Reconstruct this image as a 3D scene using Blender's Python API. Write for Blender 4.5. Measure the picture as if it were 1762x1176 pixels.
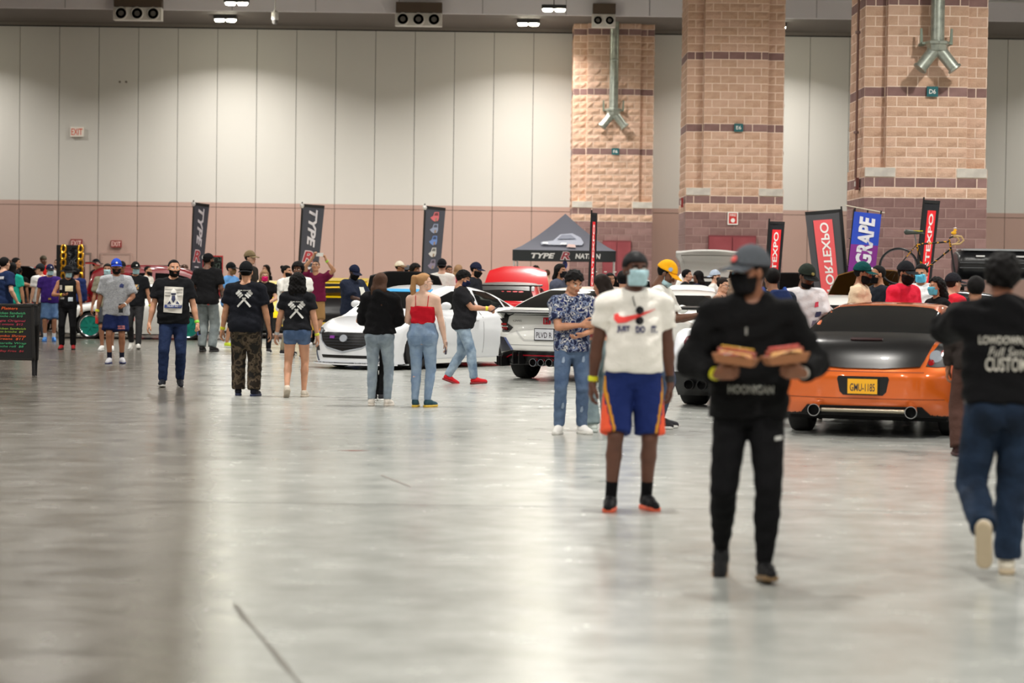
import bpy, bmesh, math, random
import numpy as np
from mathutils import Vector, Matrix

for _o in list(bpy.data.objects):
    bpy.data.objects.remove(_o)
random.seed(7); np.random.seed(7)
scene = bpy.context.scene
C = scene.collection

# ------------------------------------------------------------------ camera
CAM_H, FPX, PITCH, ROLL = 1.62, 4160.0, -math.atan(118.0/4160.0), 0.0135
cam_data = bpy.data.cameras.new('camera')
cam = bpy.data.objects.new('camera', cam_data); C.objects.link(cam)
cam_data.sensor_fit = 'HORIZONTAL'; cam_data.sensor_width = 36.0
cam_data.lens = 36.0*FPX/1762.0
cam_data.clip_start = 0.5; cam_data.clip_end = 300
CAM_R = Matrix.Rotation(math.pi/2+PITCH, 4, 'X') @ Matrix.Rotation(ROLL, 4, 'Z')
cam.matrix_world = Matrix.Translation((0, 0, CAM_H)) @ CAM_R
cam_data.dof.use_dof = True; cam_data.dof.focus_distance = 34.0; cam_data.dof.aperture_fstop = 2.2
scene.camera = cam

# ------------------------------------------------------------------ world, light levels, exposure
world = bpy.data.worlds.new('hall_world'); scene.world = world; world.use_nodes = True
world.node_tree.nodes['Background'].inputs[0].default_value = (0.78, 0.80, 0.85, 1)
world.node_tree.nodes['Background'].inputs[1].default_value = 0.01
LAMP_POWER = 330.0            # one twin high-bay fixture, watts
LAMP_COLOR = (1.0, 0.965, 0.91)
scene.view_settings.view_transform = 'Standard'
scene.view_settings.look = 'None'
scene.view_settings.gamma = 1.0
scene.view_settings.use_curve_mapping = False
scene.view_settings.exposure = 0.85
CEIL_Z, WALL_Y = 11.0, 75.0

# ------------------------------------------------------------------ pixel helpers (1762 x 1176 frame) -> places on the floor
R3 = CAM_R.to_3x3()
def ray(px, py):
    return R3 @ Vector(((px-881.0)/FPX, -(py-588.0)/FPX, -1.0))
def ground(px, py):
    d = ray(px, py); t = -CAM_H/d.z
    return Vector((d.x*t, d.y*t, 0.0))
def at(px, py, D):
    d = ray(px, py); t = D/d.y
    return Vector((d.x*t, D, CAM_H+d.z*t))

# ------------------------------------------------------------------ colour and materials
def lin(c):
    return tuple((v/12.92 if v <= 0.04045 else ((v+0.055)/1.055)**2.4) for v in (x/255.0 for x in c))
MATS = {}
def mat(name, col, rough=0.6, metal=0.0, emit=0.0, coat=0.0, noise=None, bump=None, spec=0.5, sheen=0.0, trans=0.0):
    if name in MATS: return MATS[name]
    m = bpy.data.materials.new(name); m.use_nodes = True
    nt = m.node_tree; b = nt.nodes['Principled BSDF']
    rgb = lin(col)
    b.inputs['Base Color'].default_value = (*rgb, 1)
    b.inputs['Roughness'].default_value = rough
    b.inputs['Metallic'].default_value = metal
    b.inputs['Specular IOR Level'].default_value = spec
    if coat: b.inputs['Coat Weight'].default_value = coat; b.inputs['Coat Roughness'].default_value = 0.03
    if sheen: b.inputs['Sheen Weight'].default_value = sheen
    if trans: b.inputs['Transmission Weight'].default_value = trans
    if emit:
        b.inputs['Emission Color'].default_value = (*rgb, 1); b.inputs['Emission Strength'].default_value = emit
    if noise or bump:
        tc = nt.nodes.new('ShaderNodeTexCoord')
    if noise:                                   # (scale, second colour, low, high)
        n = nt.nodes.new('ShaderNodeTexNoise'); n.inputs['Scale'].default_value = noise[0]; n.inputs['Detail'].default_value = 5
        r = nt.nodes.new('ShaderNodeValToRGB')
        r.color_ramp.elements[0].position = noise[2]; r.color_ramp.elements[1].position = noise[3]
        r.color_ramp.elements[0].color = (*rgb, 1); r.color_ramp.elements[1].color = (*lin(noise[1]), 1)
        nt.links.new(tc.outputs['Object'], n.inputs['Vector']); nt.links.new(n.outputs['Fac'], r.inputs['Fac'])
        nt.links.new(r.outputs['Color'], b.inputs['Base Color'])
    if bump:                                    # (scale, strength, distance)
        n2 = nt.nodes.new('ShaderNodeTexNoise'); n2.inputs['Scale'].default_value = bump[0]; n2.inputs['Detail'].default_value = 4
        bp = nt.nodes.new('ShaderNodeBump'); bp.inputs['Strength'].default_value = bump[1]; bp.inputs['Distance'].default_value = bump[2]
        nt.links.new(tc.outputs['Object'], n2.inputs['Vector']); nt.links.new(n2.outputs['Fac'], bp.inputs['Height'])
        nt.links.new(bp.outputs['Normal'], b.inputs['Normal'])
    MATS[name] = m
    return m
def cname(c): return '%02x%02x%02x' % tuple(c)
def cloth(c): return mat('cloth_'+cname(c), c, 0.85, bump=(13, 0.6, 0.03), spec=0.12)
def plain(c, rough=0.6): return mat('plain_%s_%d' % (cname(c), int(rough*100)), c, rough)
def denim(c, c2): return mat('denim_'+cname(c)+cname(c2), c, 0.85, noise=(6.0, c2, 0.38, 0.66), bump=(15, 0.6, 0.025), spec=0.15)
def skin(c): return mat('skin_'+cname(c), c, 0.5, noise=(9.0, tuple(int(v*0.9) for v in c), 0.35, 0.7), spec=0.35)
def multi(name, cols, scale, rough=0.85, detail=2.0, vor=False):
    """patchwork fabric: a noise pushed through a stepped ramp"""
    if name in MATS: return MATS[name]
    m = bpy.data.materials.new(name); m.use_nodes = True; nt = m.node_tree; b = nt.nodes['Principled BSDF']
    b.inputs['Roughness'].default_value = rough; b.inputs['Specular IOR Level'].default_value = 0.2
    tc = nt.nodes.new('ShaderNodeTexCoord')
    n = nt.nodes.new('ShaderNodeTexNoise'); n.inputs['Scale'].default_value = scale; n.inputs['Detail'].default_value = detail
    r = nt.nodes.new('ShaderNodeValToRGB'); cr = r.color_ramp; cr.interpolation = 'CONSTANT'
    k = len(cols)
    cr.elements[0].position = 0; cr.elements[0].color = (*lin(cols[0]), 1)
    cr.elements[1].position = 0.36+0.28*(k-1)/k; cr.elements[1].color = (*lin(cols[-1]), 1)
    for i in range(1, k-1):
        e = cr.elements.new(0.36+0.28*i/k); e.color = (*lin(cols[i]), 1)
    nt.links.new(tc.outputs['Object'], n.inputs['Vector']); nt.links.new(n.outputs['Fac'], r.inputs['Fac'])
    nt.links.new(r.outputs['Color'], b.inputs['Base Color'])
    MATS[name] = m
    return m

# ------------------------------------------------------------------ mesh helpers
def mesh_from(name, V, faces, mats=None, midx=None, smooth=True):
    """faces: list of numpy arrays (n,3) or (n,4), or of python lists of indices"""
    me = bpy.data.meshes.new(name)
    V = np.asarray(V, dtype=np.float32)
    if isinstance(faces, np.ndarray): faces = [faces]
    if len(faces) and isinstance(faces[0], np.ndarray):
        tot = np.concatenate([np.full(len(f), f.shape[1], dtype=np.int32) for f in faces if len(f)]) if any(len(f) for f in faces) else np.zeros(0, np.int32)
        idx = np.concatenate([f.reshape(-1) for f in faces if len(f)]).astype(np.int32)
    else:
        tot = np.array([len(f) for f in faces], dtype=np.int32)
        idx = np.array([i for f in faces for i in f], dtype=np.int32)
    start = np.concatenate([[0], np.cumsum(tot)[:-1]]).astype(np.int32)
    me.vertices.add(len(V)); me.vertices.foreach_set('co', V.reshape(-1))
    me.loops.add(len(idx)); me.loops.foreach_set('vertex_index', idx)
    me.polygons.add(len(tot)); me.polygons.foreach_set('loop_start', start); me.polygons.foreach_set('loop_total', tot)
    if smooth: me.polygons.foreach_set('use_smooth', np.ones(len(tot), dtype=bool))
    for m in (mats or []): me.materials.append(m)
    if midx is not None: me.polygons.foreach_set('material_index', np.asarray(midx, dtype=np.int32))
    me.update(calc_edges=True); me.validate()
    return me
def link(name, me, parent=None, loc=None, rz=None, M=None):
    o = bpy.data.objects.new(name, me); C.objects.link(o)
    if parent is not None: o.parent = parent
    if M is not None: o.matrix_local = M
    else:
        if loc is not None: o.location = loc
        if rz is not None: o.rotation_euler = (0, 0, rz)
    return o
def tag(o, label=None, cat=None, group=None, kind=None):
    if label: o['label'] = label
    if cat: o['category'] = cat
    if group: o['group'] = group
    if kind: o['kind'] = kind
    return o
def thing(name, label, cat, loc=(0, 0, 0), rz=0.0, group=None):
    o = bpy.data.objects.new(name, None); C.objects.link(o)
    o.location = loc; o.rotation_euler = (0, 0, rz); o.empty_display_size = 0.2
    return tag(o, label, cat, group)

class MB:
    """collects boxes, tubes, prisms into one mesh"""
    def __init__(s): s.V = []; s.F = []; s.M = []; s.mi = 0
    def mat(s, i): s.mi = i; return s
    def add(s, V, F):
        b = len(s.V); s.V += [tuple(v) for v in V]; s.F += [[i+b for i in f] for f in F]; s.M += [s.mi]*len(F); return s
    def box(s, x0, x1, y0, y1, z0, z1):
        V = [(x, y, z) for z in (z0, z1) for y in (y0, y1) for x in (x0, x1)]
        return s.add(V, [[0, 2, 3, 1], [4, 5, 7, 6], [0, 1, 5, 4], [2, 6, 7, 3], [0, 4, 6, 2], [1, 3, 7, 5]])
    def prism(s, poly, y0, y1, axis='y'):
        """poly (a,b) extruded; axis y: (x,z); axis x: (y,z); axis z: (x,y)"""
        n = len(poly)
        if axis == 'y': V = [(a, y, b) for y in (y0, y1) for a, b in poly]
        elif axis == 'x': V = [(y, a, b) for y in (y0, y1) for a, b in poly]
        else: V = [(a, b, y) for y in (y0, y1) for a, b in poly]
        F = [list(range(n))[::-1], list(range(n, 2*n))] + [[i, (i+1) % n, n+(i+1) % n, n+i] for i in range(n)]
        return s.add(V, F)
    def tube(s, pts, rad, seg=10, cap=True):
        pts = [Vector(p) for p in pts]; n = len(pts)
        rads = rad if isinstance(rad, (list, tuple)) else [rad]*n
        V = []; up = None
        for i, p in enumerate(pts):
            d = (pts[min(i+1, n-1)]-pts[max(i-1, 0)]).normalized()
            if up is None: up = Vector((0, 0, 1)) if abs(d.z) < 0.9 else Vector((1, 0, 0))
            a = d.cross(up); a = a.normalized() if a.length > 1e-6 else d.orthogonal().normalized()
            b = a.cross(d).normalized(); up = b
            for k in range(seg):
                t = 2*math.pi*k/seg
                V.append(p+(a*math.cos(t)+b*math.sin(t))*rads[i])
        F = []
        for i in range(n-1):
            for k in range(seg):
                F.append([i*seg+k, i*seg+(k+1) % seg, (i+1)*seg+(k+1) % seg, (i+1)*seg+k])
        if cap: F.append(list(range(seg))[::-1]); F.append([(n-1)*seg+k for k in range(seg)])
        return s.add(V, F)
    def lathe(s, prof, seg=24, axis='z', close=False, org=(0, 0, 0)):
        """prof: (radius, along)"""
        V = []; n = len(prof)
        for r, h in prof:
            for k in range(seg):
                t = 2*math.pi*k/seg; a, b = r*math.cos(t), r*math.sin(t)
                v = (a, b, h) if axis == 'z' else ((h, a, b) if axis == 'x' else (b, h, a))
                V.append((v[0]+org[0], v[1]+org[1], v[2]+org[2]))
        F = []
        rng = range(n) if close else range(n-1)
        for i in rng:
            j = (i+1) % n
            for k in range(seg):
                F.append([i*seg+k, i*seg+(k+1) % seg, j*seg+(k+1) % seg, j*seg+k])
        if not close:
            if prof[0][0] > 1e-4: F.append(list(range(seg))[::-1])
            if prof[-1][0] > 1e-4: F.append([(n-1)*seg+k for k in range(seg)])
        return s.add(V, F)
    def mesh(s, name, mats, smooth=False):
        me = bpy.data.meshes.new(name); me.from_pydata(s.V, [], s.F)
        for m in (mats if isinstance(mats, (list, tuple)) else [mats]): me.materials.append(m)
        me.polygons.foreach_set('material_index', s.M)
        bm = bmesh.new(); bm.from_mesh(me); bmesh.ops.recalc_face_normals(bm, faces=bm.faces[:]); bm.to_mesh(me); bm.free()
        if smooth:
            me.shade_smooth()
            try: me.set_sharp_from_angle(angle=math.radians(35))
            except Exception: pass
        me.update()
        return me
    def build(s, name, mats, parent=None, smooth=False, **kw):
        return link(name, s.mesh(name, mats, smooth), parent, **kw)

TEXTS = {}
def text_mesh(body, size=1.0, shear=0.0, offset=0.0, space=1.0):
    """flat lettering, centred on its own box: (V (n,2), faces)"""
    key = (body, size, shear, offset, space)
    if key in TEXTS: return TEXTS[key]
    cu = bpy.data.curves.new('lettering', 'FONT'); cu.body = body; cu.size = size; cu.shear = shear; cu.offset = offset
    cu.space_character = space; cu.align_x = 'CENTER'; cu.align_y = 'CENTER'; cu.resolution_u = 3; cu.fill_mode = 'FRONT'
    o = bpy.data.objects.new('lettering', cu); C.objects.link(o)
    dg = bpy.context.evaluated_depsgraph_get(); ev = o.evaluated_get(dg); me = ev.to_mesh()
    V = np.array([v.co[:2] for v in me.vertices]); F = [list(p.vertices) for p in me.polygons]
    ev.to_mesh_clear(); bpy.data.objects.remove(o); bpy.data.curves.remove(cu)
    if len(V):
        V = V-(V.min(0)+V.max(0))/2
    TEXTS[key] = (V, F)
    return V, F
def fit_text(body, w, h, shear=0.0, offset=0.0):
    V, F = text_mesh(body, 1.0, shear, offset)
    s = V.max(0)-V.min(0)
    return V*np.array([w/s[0], h/s[1]]), F
def flat_text(name, body, w, h, m, parent, M, shear=0.0, offset=0.01, lift=0.0):
    """lettering in the local XZ plane of M (x along, z up), facing -y"""
    V, F = fit_text(body, w, h, shear, offset)
    me = mesh_from(name, np.stack([V[:, 0], np.full(len(V), -lift), V[:, 1]], 1), F, [m], smooth=False)
    return link(name, me, parent, M=M)

# ------------------------------------------------------------------ implicit surfaces
def isosurf(F, org, h):
    nx, ny, nz = F.shape
    S = F < 0
    cnt = np.zeros((nx-1, ny-1, nz-1), np.int8)
    for dx in (0, 1):
        for dy in (0, 1):
            for dz in (0, 1):
                cnt += S[dx:nx-1+dx, dy:ny-1+dy, dz:nz-1+dz]
    act = (cnt > 0) & (cnt < 8)
    I, J, K = np.nonzero(act)
    if len(I) == 0: return np.zeros((0, 3)), np.zeros((0, 4), np.int32)
    vid = np.full(act.shape, -1, np.int32); vid[I, J, K] = np.arange(len(I))
    P = np.zeros((len(I), 3)); W = np.zeros(len(I))
    cs = [(a, b, c) for a in (0, 1) for b in (0, 1) for c in (0, 1)]
    val = {c: F[I+c[0], J+c[1], K+c[2]] for c in cs}
    for c in cs:
        for ax in range(3):
            if c[ax] == 0:
                d = list(c); d[ax] = 1; d = tuple(d)
                a, b = val[c], val[d]
                m = (a < 0) != (b < 0)
                t = np.where(m, a/np.where(m, a-b, 1.0), 0.0)
                for q in range(3):
                    P[:, q] += np.where(m, c[q]+(t if q == ax else 0.0), 0.0)
                W += m
    P /= W[:, None]
    V = (P+np.stack([I, J, K], 1))*h+np.asarray(org)
    Q = []
    for ax in range(3):
        sl0 = [slice(None)]*3; sl1 = [slice(None)]*3
        sl0[ax] = slice(0, -1); sl1[ax] = slice(1, None)
        A, B = S[tuple(sl0)], S[tuple(sl1)]
        i, j, k = np.nonzero(A != B)
        u, v = (ax+1) % 3, (ax+2) % 3
        idx = np.stack([i, j, k], 1)
        ok = (idx[:, u] > 0) & (idx[:, v] > 0) & (idx[:, u] < F.shape[u]-1) & (idx[:, v] < F.shape[v]-1)
        idx = idx[ok]; fl = A[i, j, k][ok]
        def g(du, dv):
            c = idx.copy(); c[:, u] += du; c[:, v] += dv
            return vid[c[:, 0], c[:, 1], c[:, 2]]
        q = np.stack([g(-1, -1), g(0, -1), g(0, 0), g(-1, 0)], 1)
        q[~fl] = q[~fl][:, ::-1]
        Q.append(q)
    return V, np.concatenate(Q).astype(np.int32)

def smin(a, b, k):
    if k <= 0: return np.minimum(a, b)
    h = np.clip(0.5+0.5*(b-a)/k, 0, 1)
    return b*(1-h)+a*h-k*h*(1-h)
def smax(a, b, k): return -smin(-a, -b, k)

def A3(v): return np.array(v, dtype=float)
def cap(a, b, ra, rb, k=0.02, cuts=()): return ('cap', A3(a), A3(b), ra, rb, k, cuts)
def ell(c, r, k=0.02, cuts=()): return ('ell', A3(c), A3(r), None, None, k, cuts)
def loft(p0, p1, ts, ws, ds, offs=None, k=0.02, cuts=(), right=(1, 0, 0)):
    return ('loft', A3(p0), A3(p1), (np.array(ts), np.array(ws), np.array(ds), np.array(offs if offs is not None else [0]*len(ts))), A3(right), k, cuts)
def pbounds(p):
    if p[0] == 'cap':
        r = max(p[3], p[4]); lo = np.minimum(p[1], p[2])-r; hi = np.maximum(p[1], p[2])+r
    elif p[0] == 'ell':
        lo, hi = p[1]-p[2], p[1]+p[2]
    else:
        r = max(p[3][1].max(), p[3][2].max()+np.abs(p[3][3]).max()); lo = np.minimum(p[1], p[2])-r; hi = np.maximum(p[1], p[2])+r
    return lo, hi
def pev(p, X, Y, Z):
    if p[0] == 'cap':
        a, b, ra, rb = p[1:5]; d = b-a; L2 = d@d+1e-12
        px, py, pz = X-a[0], Y-a[1], Z-a[2]
        t = np.clip((px*d[0]+py*d[1]+pz*d[2])/L2, 0, 1)
        D = np.sqrt((px-t*d[0])**2+(py-t*d[1])**2+(pz-t*d[2])**2)-(ra+(rb-ra)*t)
    elif p[0] == 'ell':
        c, r = p[1], p[2]
        k0 = np.sqrt(((X-c[0])/r[0])**2+((Y-c[1])/r[1])**2+((Z-c[2])/r[2])**2)
        k1 = np.sqrt(((X-c[0])/r[0]**2)**2+((Y-c[1])/r[1]**2)**2+((Z-c[2])/r[2]**2)**2)+1e-9
        D = k0*(k0-1)/k1
    else:
        a, b = p[1], p[2]; d = b-a; L = math.sqrt(d@d); d = d/L
        rt = p[4]-d*(p[4]@d); rt = rt/np.linalg.norm(rt); fw = np.cross(d, rt)
        px, py, pz = X-a[0], Y-a[1], Z-a[2]
        s = (px*d[0]+py*d[1]+pz*d[2]); t = np.clip(s/L, 0, 1)
        ts, ws, ds, of = p[3]
        w = np.interp(t, ts, ws); dp = np.interp(t, ts, ds); o = np.interp(t, ts, of)
        u = px*rt[0]+py*rt[1]+pz*rt[2]; v = px*fw[0]+py*fw[1]+pz*fw[2]-o
        q = (np.abs(u/w)**2.4+np.abs(v/dp)**2.4)**(1/2.4)
        D = np.maximum((q-1)*np.minimum(w, dp), np.maximum(-s, s-L))
    for pt, n in p[6]:
        D = np.maximum(D, (X-pt[0])*n[0]+(Y-pt[1])*n[1]+(Z-pt[2])*n[2])
    return D
def sdf_at(prims, P):
    F = np.full(len(P), 9.0)
    for p in prims: F = smin(F, pev(p, P[:, 0], P[:, 1], P[:, 2]), p[5])
    return F
def folds(X, Y, Z, seed):
    return np.sin(X*31+Z*23+seed)*np.sin(Z*37-X*14+Y*9+seed*2)+0.6*np.sin(Z*61+Y*40+X*25+seed*3)
def build_sdf(prims, h, wrinkle=0.0, post=None, seed=0.0):
    lo = np.min([pbounds(p)[0] for p in prims], 0)-0.03; hi = np.max([pbounds(p)[1] for p in prims], 0)+0.03
    n = np.ceil((hi-lo)/h).astype(int)+2
    ax = [lo[i]+h*np.arange(n[i]) for i in range(3)]
    F = np.full(n, 0.3)
    for p in prims:
        a, b = pbounds(p); m = p[5]+2.5*h
        i0 = np.clip(np.floor((a-m-lo)/h).astype(int), 0, n-1); i1 = np.clip(np.ceil((b+m-lo)/h).astype(int)+1, 1, n)
        sl = tuple(slice(i0[i], i1[i]) for i in range(3))
        X, Y, Z = np.meshgrid(ax[0][sl[0]], ax[1][sl[1]], ax[2][sl[2]], indexing='ij', sparse=True)
        F[sl] = smin(F[sl], pev(p, X, Y, Z), p[5])
    if wrinkle or post:
        X, Y, Z = np.meshgrid(*ax, indexing='ij', sparse=True)
        if wrinkle:
            F = F+wrinkle*folds(X, Y, Z, seed)
        if post: F = post(F, X, Y, Z)
    return isosurf(F, lo, h)
# ================================================================== the hall
XL, XR, YB = -26.0, 26.0, -14.0
def floor_material():
    m = bpy.data.materials.new('polished_concrete'); m.use_nodes = True; nt = m.node_tree; L = nt.links.new
    b = nt.nodes['Principled BSDF']; N = nt.nodes.new
    geo = N('ShaderNodeNewGeometry')
    def noise(sc, det, rough=0.55):
        n = N('ShaderNodeTexNoise'); n.inputs['Scale'].default_value = sc; n.inputs['Detail'].default_value = det
        n.inputs['Roughness'].default_value = rough; L(geo.outputs['Position'], n.inputs['Vector']); return n.outputs['Fac']
    def math_(op, a, c, d=None):
        n = N('ShaderNodeMath'); n.operation = op
        for i, v in enumerate((a, c, d)):
            if v is None: continue
            if isinstance(v, (int, float)): n.inputs[i].default_value = v
            else: L(v, n.inputs[i])
        return n.outputs[0]
    sep = N('ShaderNodeSeparateXYZ'); L(geo.outputs['Position'], sep.inputs[0])
    # floor colour is darker left of a soft edge slightly off the aisle, paler right
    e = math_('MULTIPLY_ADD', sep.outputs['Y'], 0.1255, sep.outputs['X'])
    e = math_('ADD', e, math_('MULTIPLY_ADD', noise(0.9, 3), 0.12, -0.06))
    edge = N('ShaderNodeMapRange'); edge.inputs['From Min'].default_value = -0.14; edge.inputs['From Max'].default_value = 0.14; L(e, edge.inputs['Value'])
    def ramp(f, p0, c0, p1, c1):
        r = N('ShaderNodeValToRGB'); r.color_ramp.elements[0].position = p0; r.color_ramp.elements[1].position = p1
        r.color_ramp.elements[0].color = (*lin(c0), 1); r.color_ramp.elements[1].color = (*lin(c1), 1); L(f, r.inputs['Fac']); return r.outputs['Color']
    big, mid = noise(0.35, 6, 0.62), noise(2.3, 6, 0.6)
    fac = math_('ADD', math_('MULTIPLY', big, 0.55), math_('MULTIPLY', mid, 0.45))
    dark_tone = ramp(fac, 0.34, (76, 71, 63), 0.66, (98, 93, 84))
    new = ramp(fac, 0.34, (152, 154, 149), 0.66, (176, 178, 173))  # paler floor tone, right of the edge
    mx = N('ShaderNodeMix'); mx.data_type = 'RGBA'; L(edge.outputs[0], mx.inputs['Factor']); L(dark_tone, mx.inputs['A']); L(new, mx.inputs['B'])
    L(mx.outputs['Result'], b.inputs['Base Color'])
    rr = N('ShaderNodeMapRange'); rr.inputs['From Min'].default_value = 0.3; rr.inputs['From Max'].default_value = 0.7
    rr.inputs['To Min'].default_value = 0.17; rr.inputs['To Max'].default_value = 0.29; L(mid, rr.inputs['Value']); L(rr.outputs[0], b.inputs['Roughness'])
    bp = N('ShaderNodeBump'); bp.inputs['Strength'].default_value = 0.10; bp.inputs['Distance'].default_value = 0.02
    L(noise(1.6, 3), bp.inputs['Height']); L(bp.outputs['Normal'], b.inputs['Normal'])
    b.inputs['Specular IOR Level'].default_value = 0.5
    return m
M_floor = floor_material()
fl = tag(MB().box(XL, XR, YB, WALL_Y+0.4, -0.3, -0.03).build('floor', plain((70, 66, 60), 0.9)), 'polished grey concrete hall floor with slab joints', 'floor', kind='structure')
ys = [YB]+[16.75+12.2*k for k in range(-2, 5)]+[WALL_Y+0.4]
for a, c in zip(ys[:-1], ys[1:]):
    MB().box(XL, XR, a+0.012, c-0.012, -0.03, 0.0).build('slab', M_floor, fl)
# a wandering repaired crack in the near slab
cr = []
for px, py in [(404, 1040), (418, 1062), (440, 1086), (462, 1112), (487, 1143), (505, 1165), (532, 1195)]:
    cr.append(ground(px, py))
mb = MB()
V = []; F = []
for i, p in enumerate(cr):
    w = 0.012+0.006*math.sin(i*2.1)
    V += [(p.x-w, p.y, 0.0015), (p.x+w, p.y, 0.0015)]
    if i: F.append([2*i-2, 2*i-1, 2*i+1, 2*i])
mb.add(V, F).build('crack_filler', plain((95, 92, 84), 0.6), fl)
g = ground(606, 776)
MB().add([(g.x-0.14, g.y-0.02, 0.002), (g.x+0.02, g.y-0.06, 0.002), (g.x+0.16, g.y+0.03, 0.002), (g.x, g.y+0.05, 0.002)], [[0, 1, 2, 3]]).build('paint_scuff', plain((120, 62, 52), 0.6), fl)
a, c = ground(655, 818), ground(706, 838)
MB().add([(a.x, a.y+0.05, 0.002), (a.x, a.y-0.05, 0.002), (c.x, c.y-0.05, 0.002), (c.x, c.y+0.05, 0.002)], [[0, 1, 2, 3]]).build('tyre_scuff', plain((118, 112, 106), 0.5), fl)

M_wu = mat('wall_panel_pale', (203, 200, 194), 0.75, bump=(60, 0.1, 0.004))
M_wl = mat('wall_panel_rose', (182, 152, 141), 0.8, bump=(60, 0.1, 0.004))
wall = tag(MB().box(XL, XR, WALL_Y+0.06, WALL_Y+0.4, 0, CEIL_Z).build('wall_back', plain((62, 58, 54), 0.9)), 'folding partition wall of tall pale panels with a rose base', 'wall', kind='structure')
PW, SPLIT, WTOP = 1.222, 3.68, 9.08
pm = MB(); pm.mat(1).box(0.008, PW-0.008, 0, 0.05, 0.05, 3.53)
pm.mat(1).box(0.008, PW-0.008, 0.0, 0.05, 3.545, SPLIT)
pm.mat(0).box(0.008, PW-0.008, 0, 0.05, SPLIT, WTOP)
pme = pm.mesh('panel', [M_wu, M_wl])
x0 = at(33.0, 300, WALL_Y).x
k0 = int((x0-XL)/PW)
x = x0-PW*k0
while x < XR-PW:
    link('panel', pme, wall, loc=(x, WALL_Y, 0)); x += PW
# hole pair high on the wall
for px in (206, 217):
    p = at(px, 141, WALL_Y-0.01); MB().lathe([(0.0, -0.01), (0.035, -0.01), (0.035, 0.02)], 12, axis='y').build('anchor_hole', plain((120, 112, 102)), wall, loc=p, smooth=True)
M_trim = plain((120, 112, 105), 0.6)
tr = tag(MB().box(XL, XR, WALL_Y-0.09, WALL_Y+0.05, WTOP, WTOP+0.13).build('trim_1', M_trim), 'metal track rail along the top of the partition wall', 'trim', kind='structure')
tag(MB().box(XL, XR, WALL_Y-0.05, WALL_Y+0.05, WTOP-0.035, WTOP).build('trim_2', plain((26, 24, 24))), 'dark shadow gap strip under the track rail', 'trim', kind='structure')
M_soff = plain((222, 218, 222), 0.7)
sf = tag(MB().box(XL, XR, 71.0, WALL_Y+0.4, 9.17, 9.3).build('ceiling_soffit_underside', plain((98, 90, 84), 0.8)), 'brown underside of the ceiling soffit', 'ceiling', kind='structure')
fa = tag(MB().box(XL, XR, 70.9, 71.02, 9.17, CEIL_Z).build('ceiling_soffit', M_soff), 'pale grey soffit fascia above the partition wall', 'ceiling', kind='structure')
x = XL+0.6
while x < XR:
    MB().box(x, x+0.02, 70.885, 70.9, 9.19, CEIL_Z).build('seam', plain((150, 146, 150)), fa); x += 2.44
tag(MB().box(XL, XR, YB, WALL_Y+0.4, CEIL_Z, CEIL_Z+0.3).build('ceiling', plain((120, 118, 116), 0.9)), 'high pale hall ceiling', 'ceiling', kind='structure')
tag(MB().box(XL-0.4, XL, YB, WALL_Y+0.4, -0.3, CEIL_Z).build('wall_left', plain((190, 180, 168), 0.9)), 'plain side wall of the hall beyond the chalkboard', 'wall', kind='structure')
tag(MB().box(XR, XR+0.4, YB, WALL_Y+0.4, -0.3, CEIL_Z).build('wall_right', plain((190, 180, 168), 0.9)), 'plain side wall of the hall beyond the pillars', 'wall', kind='structure')
tag(MB().box(XL, XR, YB-0.4, YB, -0.3, CEIL_Z).build('wall_front', plain((185, 178, 168), 0.9)), 'plain wall behind the viewer', 'wall', kind='structure')

# doors seen as outlines in the rose base of the wall
def wall_door(n, pxa, pxb, pyt, col, label):
    a, c = at(pxa, pyt, WALL_Y-0.02), at(pxb, pyt, WALL_Y-0.02)
    w, h = c.x-a.x, a.z
    d = tag(MB().box(0.05, w-0.05, -0.012, 0.015, 0, h-0.06).build('door_%d' % n, M_wl, loc=(a.x, WALL_Y-0.03, 0)), label, 'door', kind='structure')
    f = MB(); f.box(0, 0.05, -0.02, 0.03, 0, h); f.box(w-0.05, w, -0.02, 0.03, 0, h); f.box(0.05, w-0.05, -0.02, 0.03, h-0.06, h)
    f.build('door_frame', plain(col), d)
    MB().tube([(w-0.2, -0.05, 1.0), (w-0.12, -0.05, 1.0)], 0.015, 6).build('door_handle', plain((120, 118, 116), 0.3), d)
wall_door(1, 143, 157, 435, (120, 104, 96), 'narrow rose door with a grey frame beside the gold chain display')
wall_door(2, 173, 226, 435, (168, 140, 130), 'wide rose door under the red exit sign')

# ------------------------------------------------------------------ lamps (twin high-bay heads), air nozzles, dome camera
M_lens = mat('lamp_lens', (255, 250, 225), 0.4, emit=45.0)
M_house = plain((46, 46, 48), 0.5)
def lamp_meshes():
    h = MB(); h.box(-0.34, 0.34, -0.17, 0.17, 0.05, 0.16); h.box(-0.05, 0.05, -0.05, 0.05, 0.16, 0.165)
    ln = MB().lathe([(0.0, 0.0), (0.12, 0.0), (0.145, 0.035), (0.145, 0.06), (0.0, 0.06)], 20)
    return h.mesh('housing', M_house), ln.mesh('lens', M_lens, True)
LH, LL = lamp_meshes()
LAMP_DATA = bpy.data.lights.new('high_bay_light', 'AREA'); LAMP_DATA.shape = 'DISK'; LAMP_DATA.size = 0.5
LAMP_DATA.energy = LAMP_POWER; LAMP_DATA.spread = math.radians(156); LAMP_DATA.color = LAMP_COLOR
WALL_LAMP = LAMP_DATA.copy(); WALL_LAMP.energy = LAMP_POWER*0.48; WALL_LAMP.spread = math.radians(138)
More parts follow.
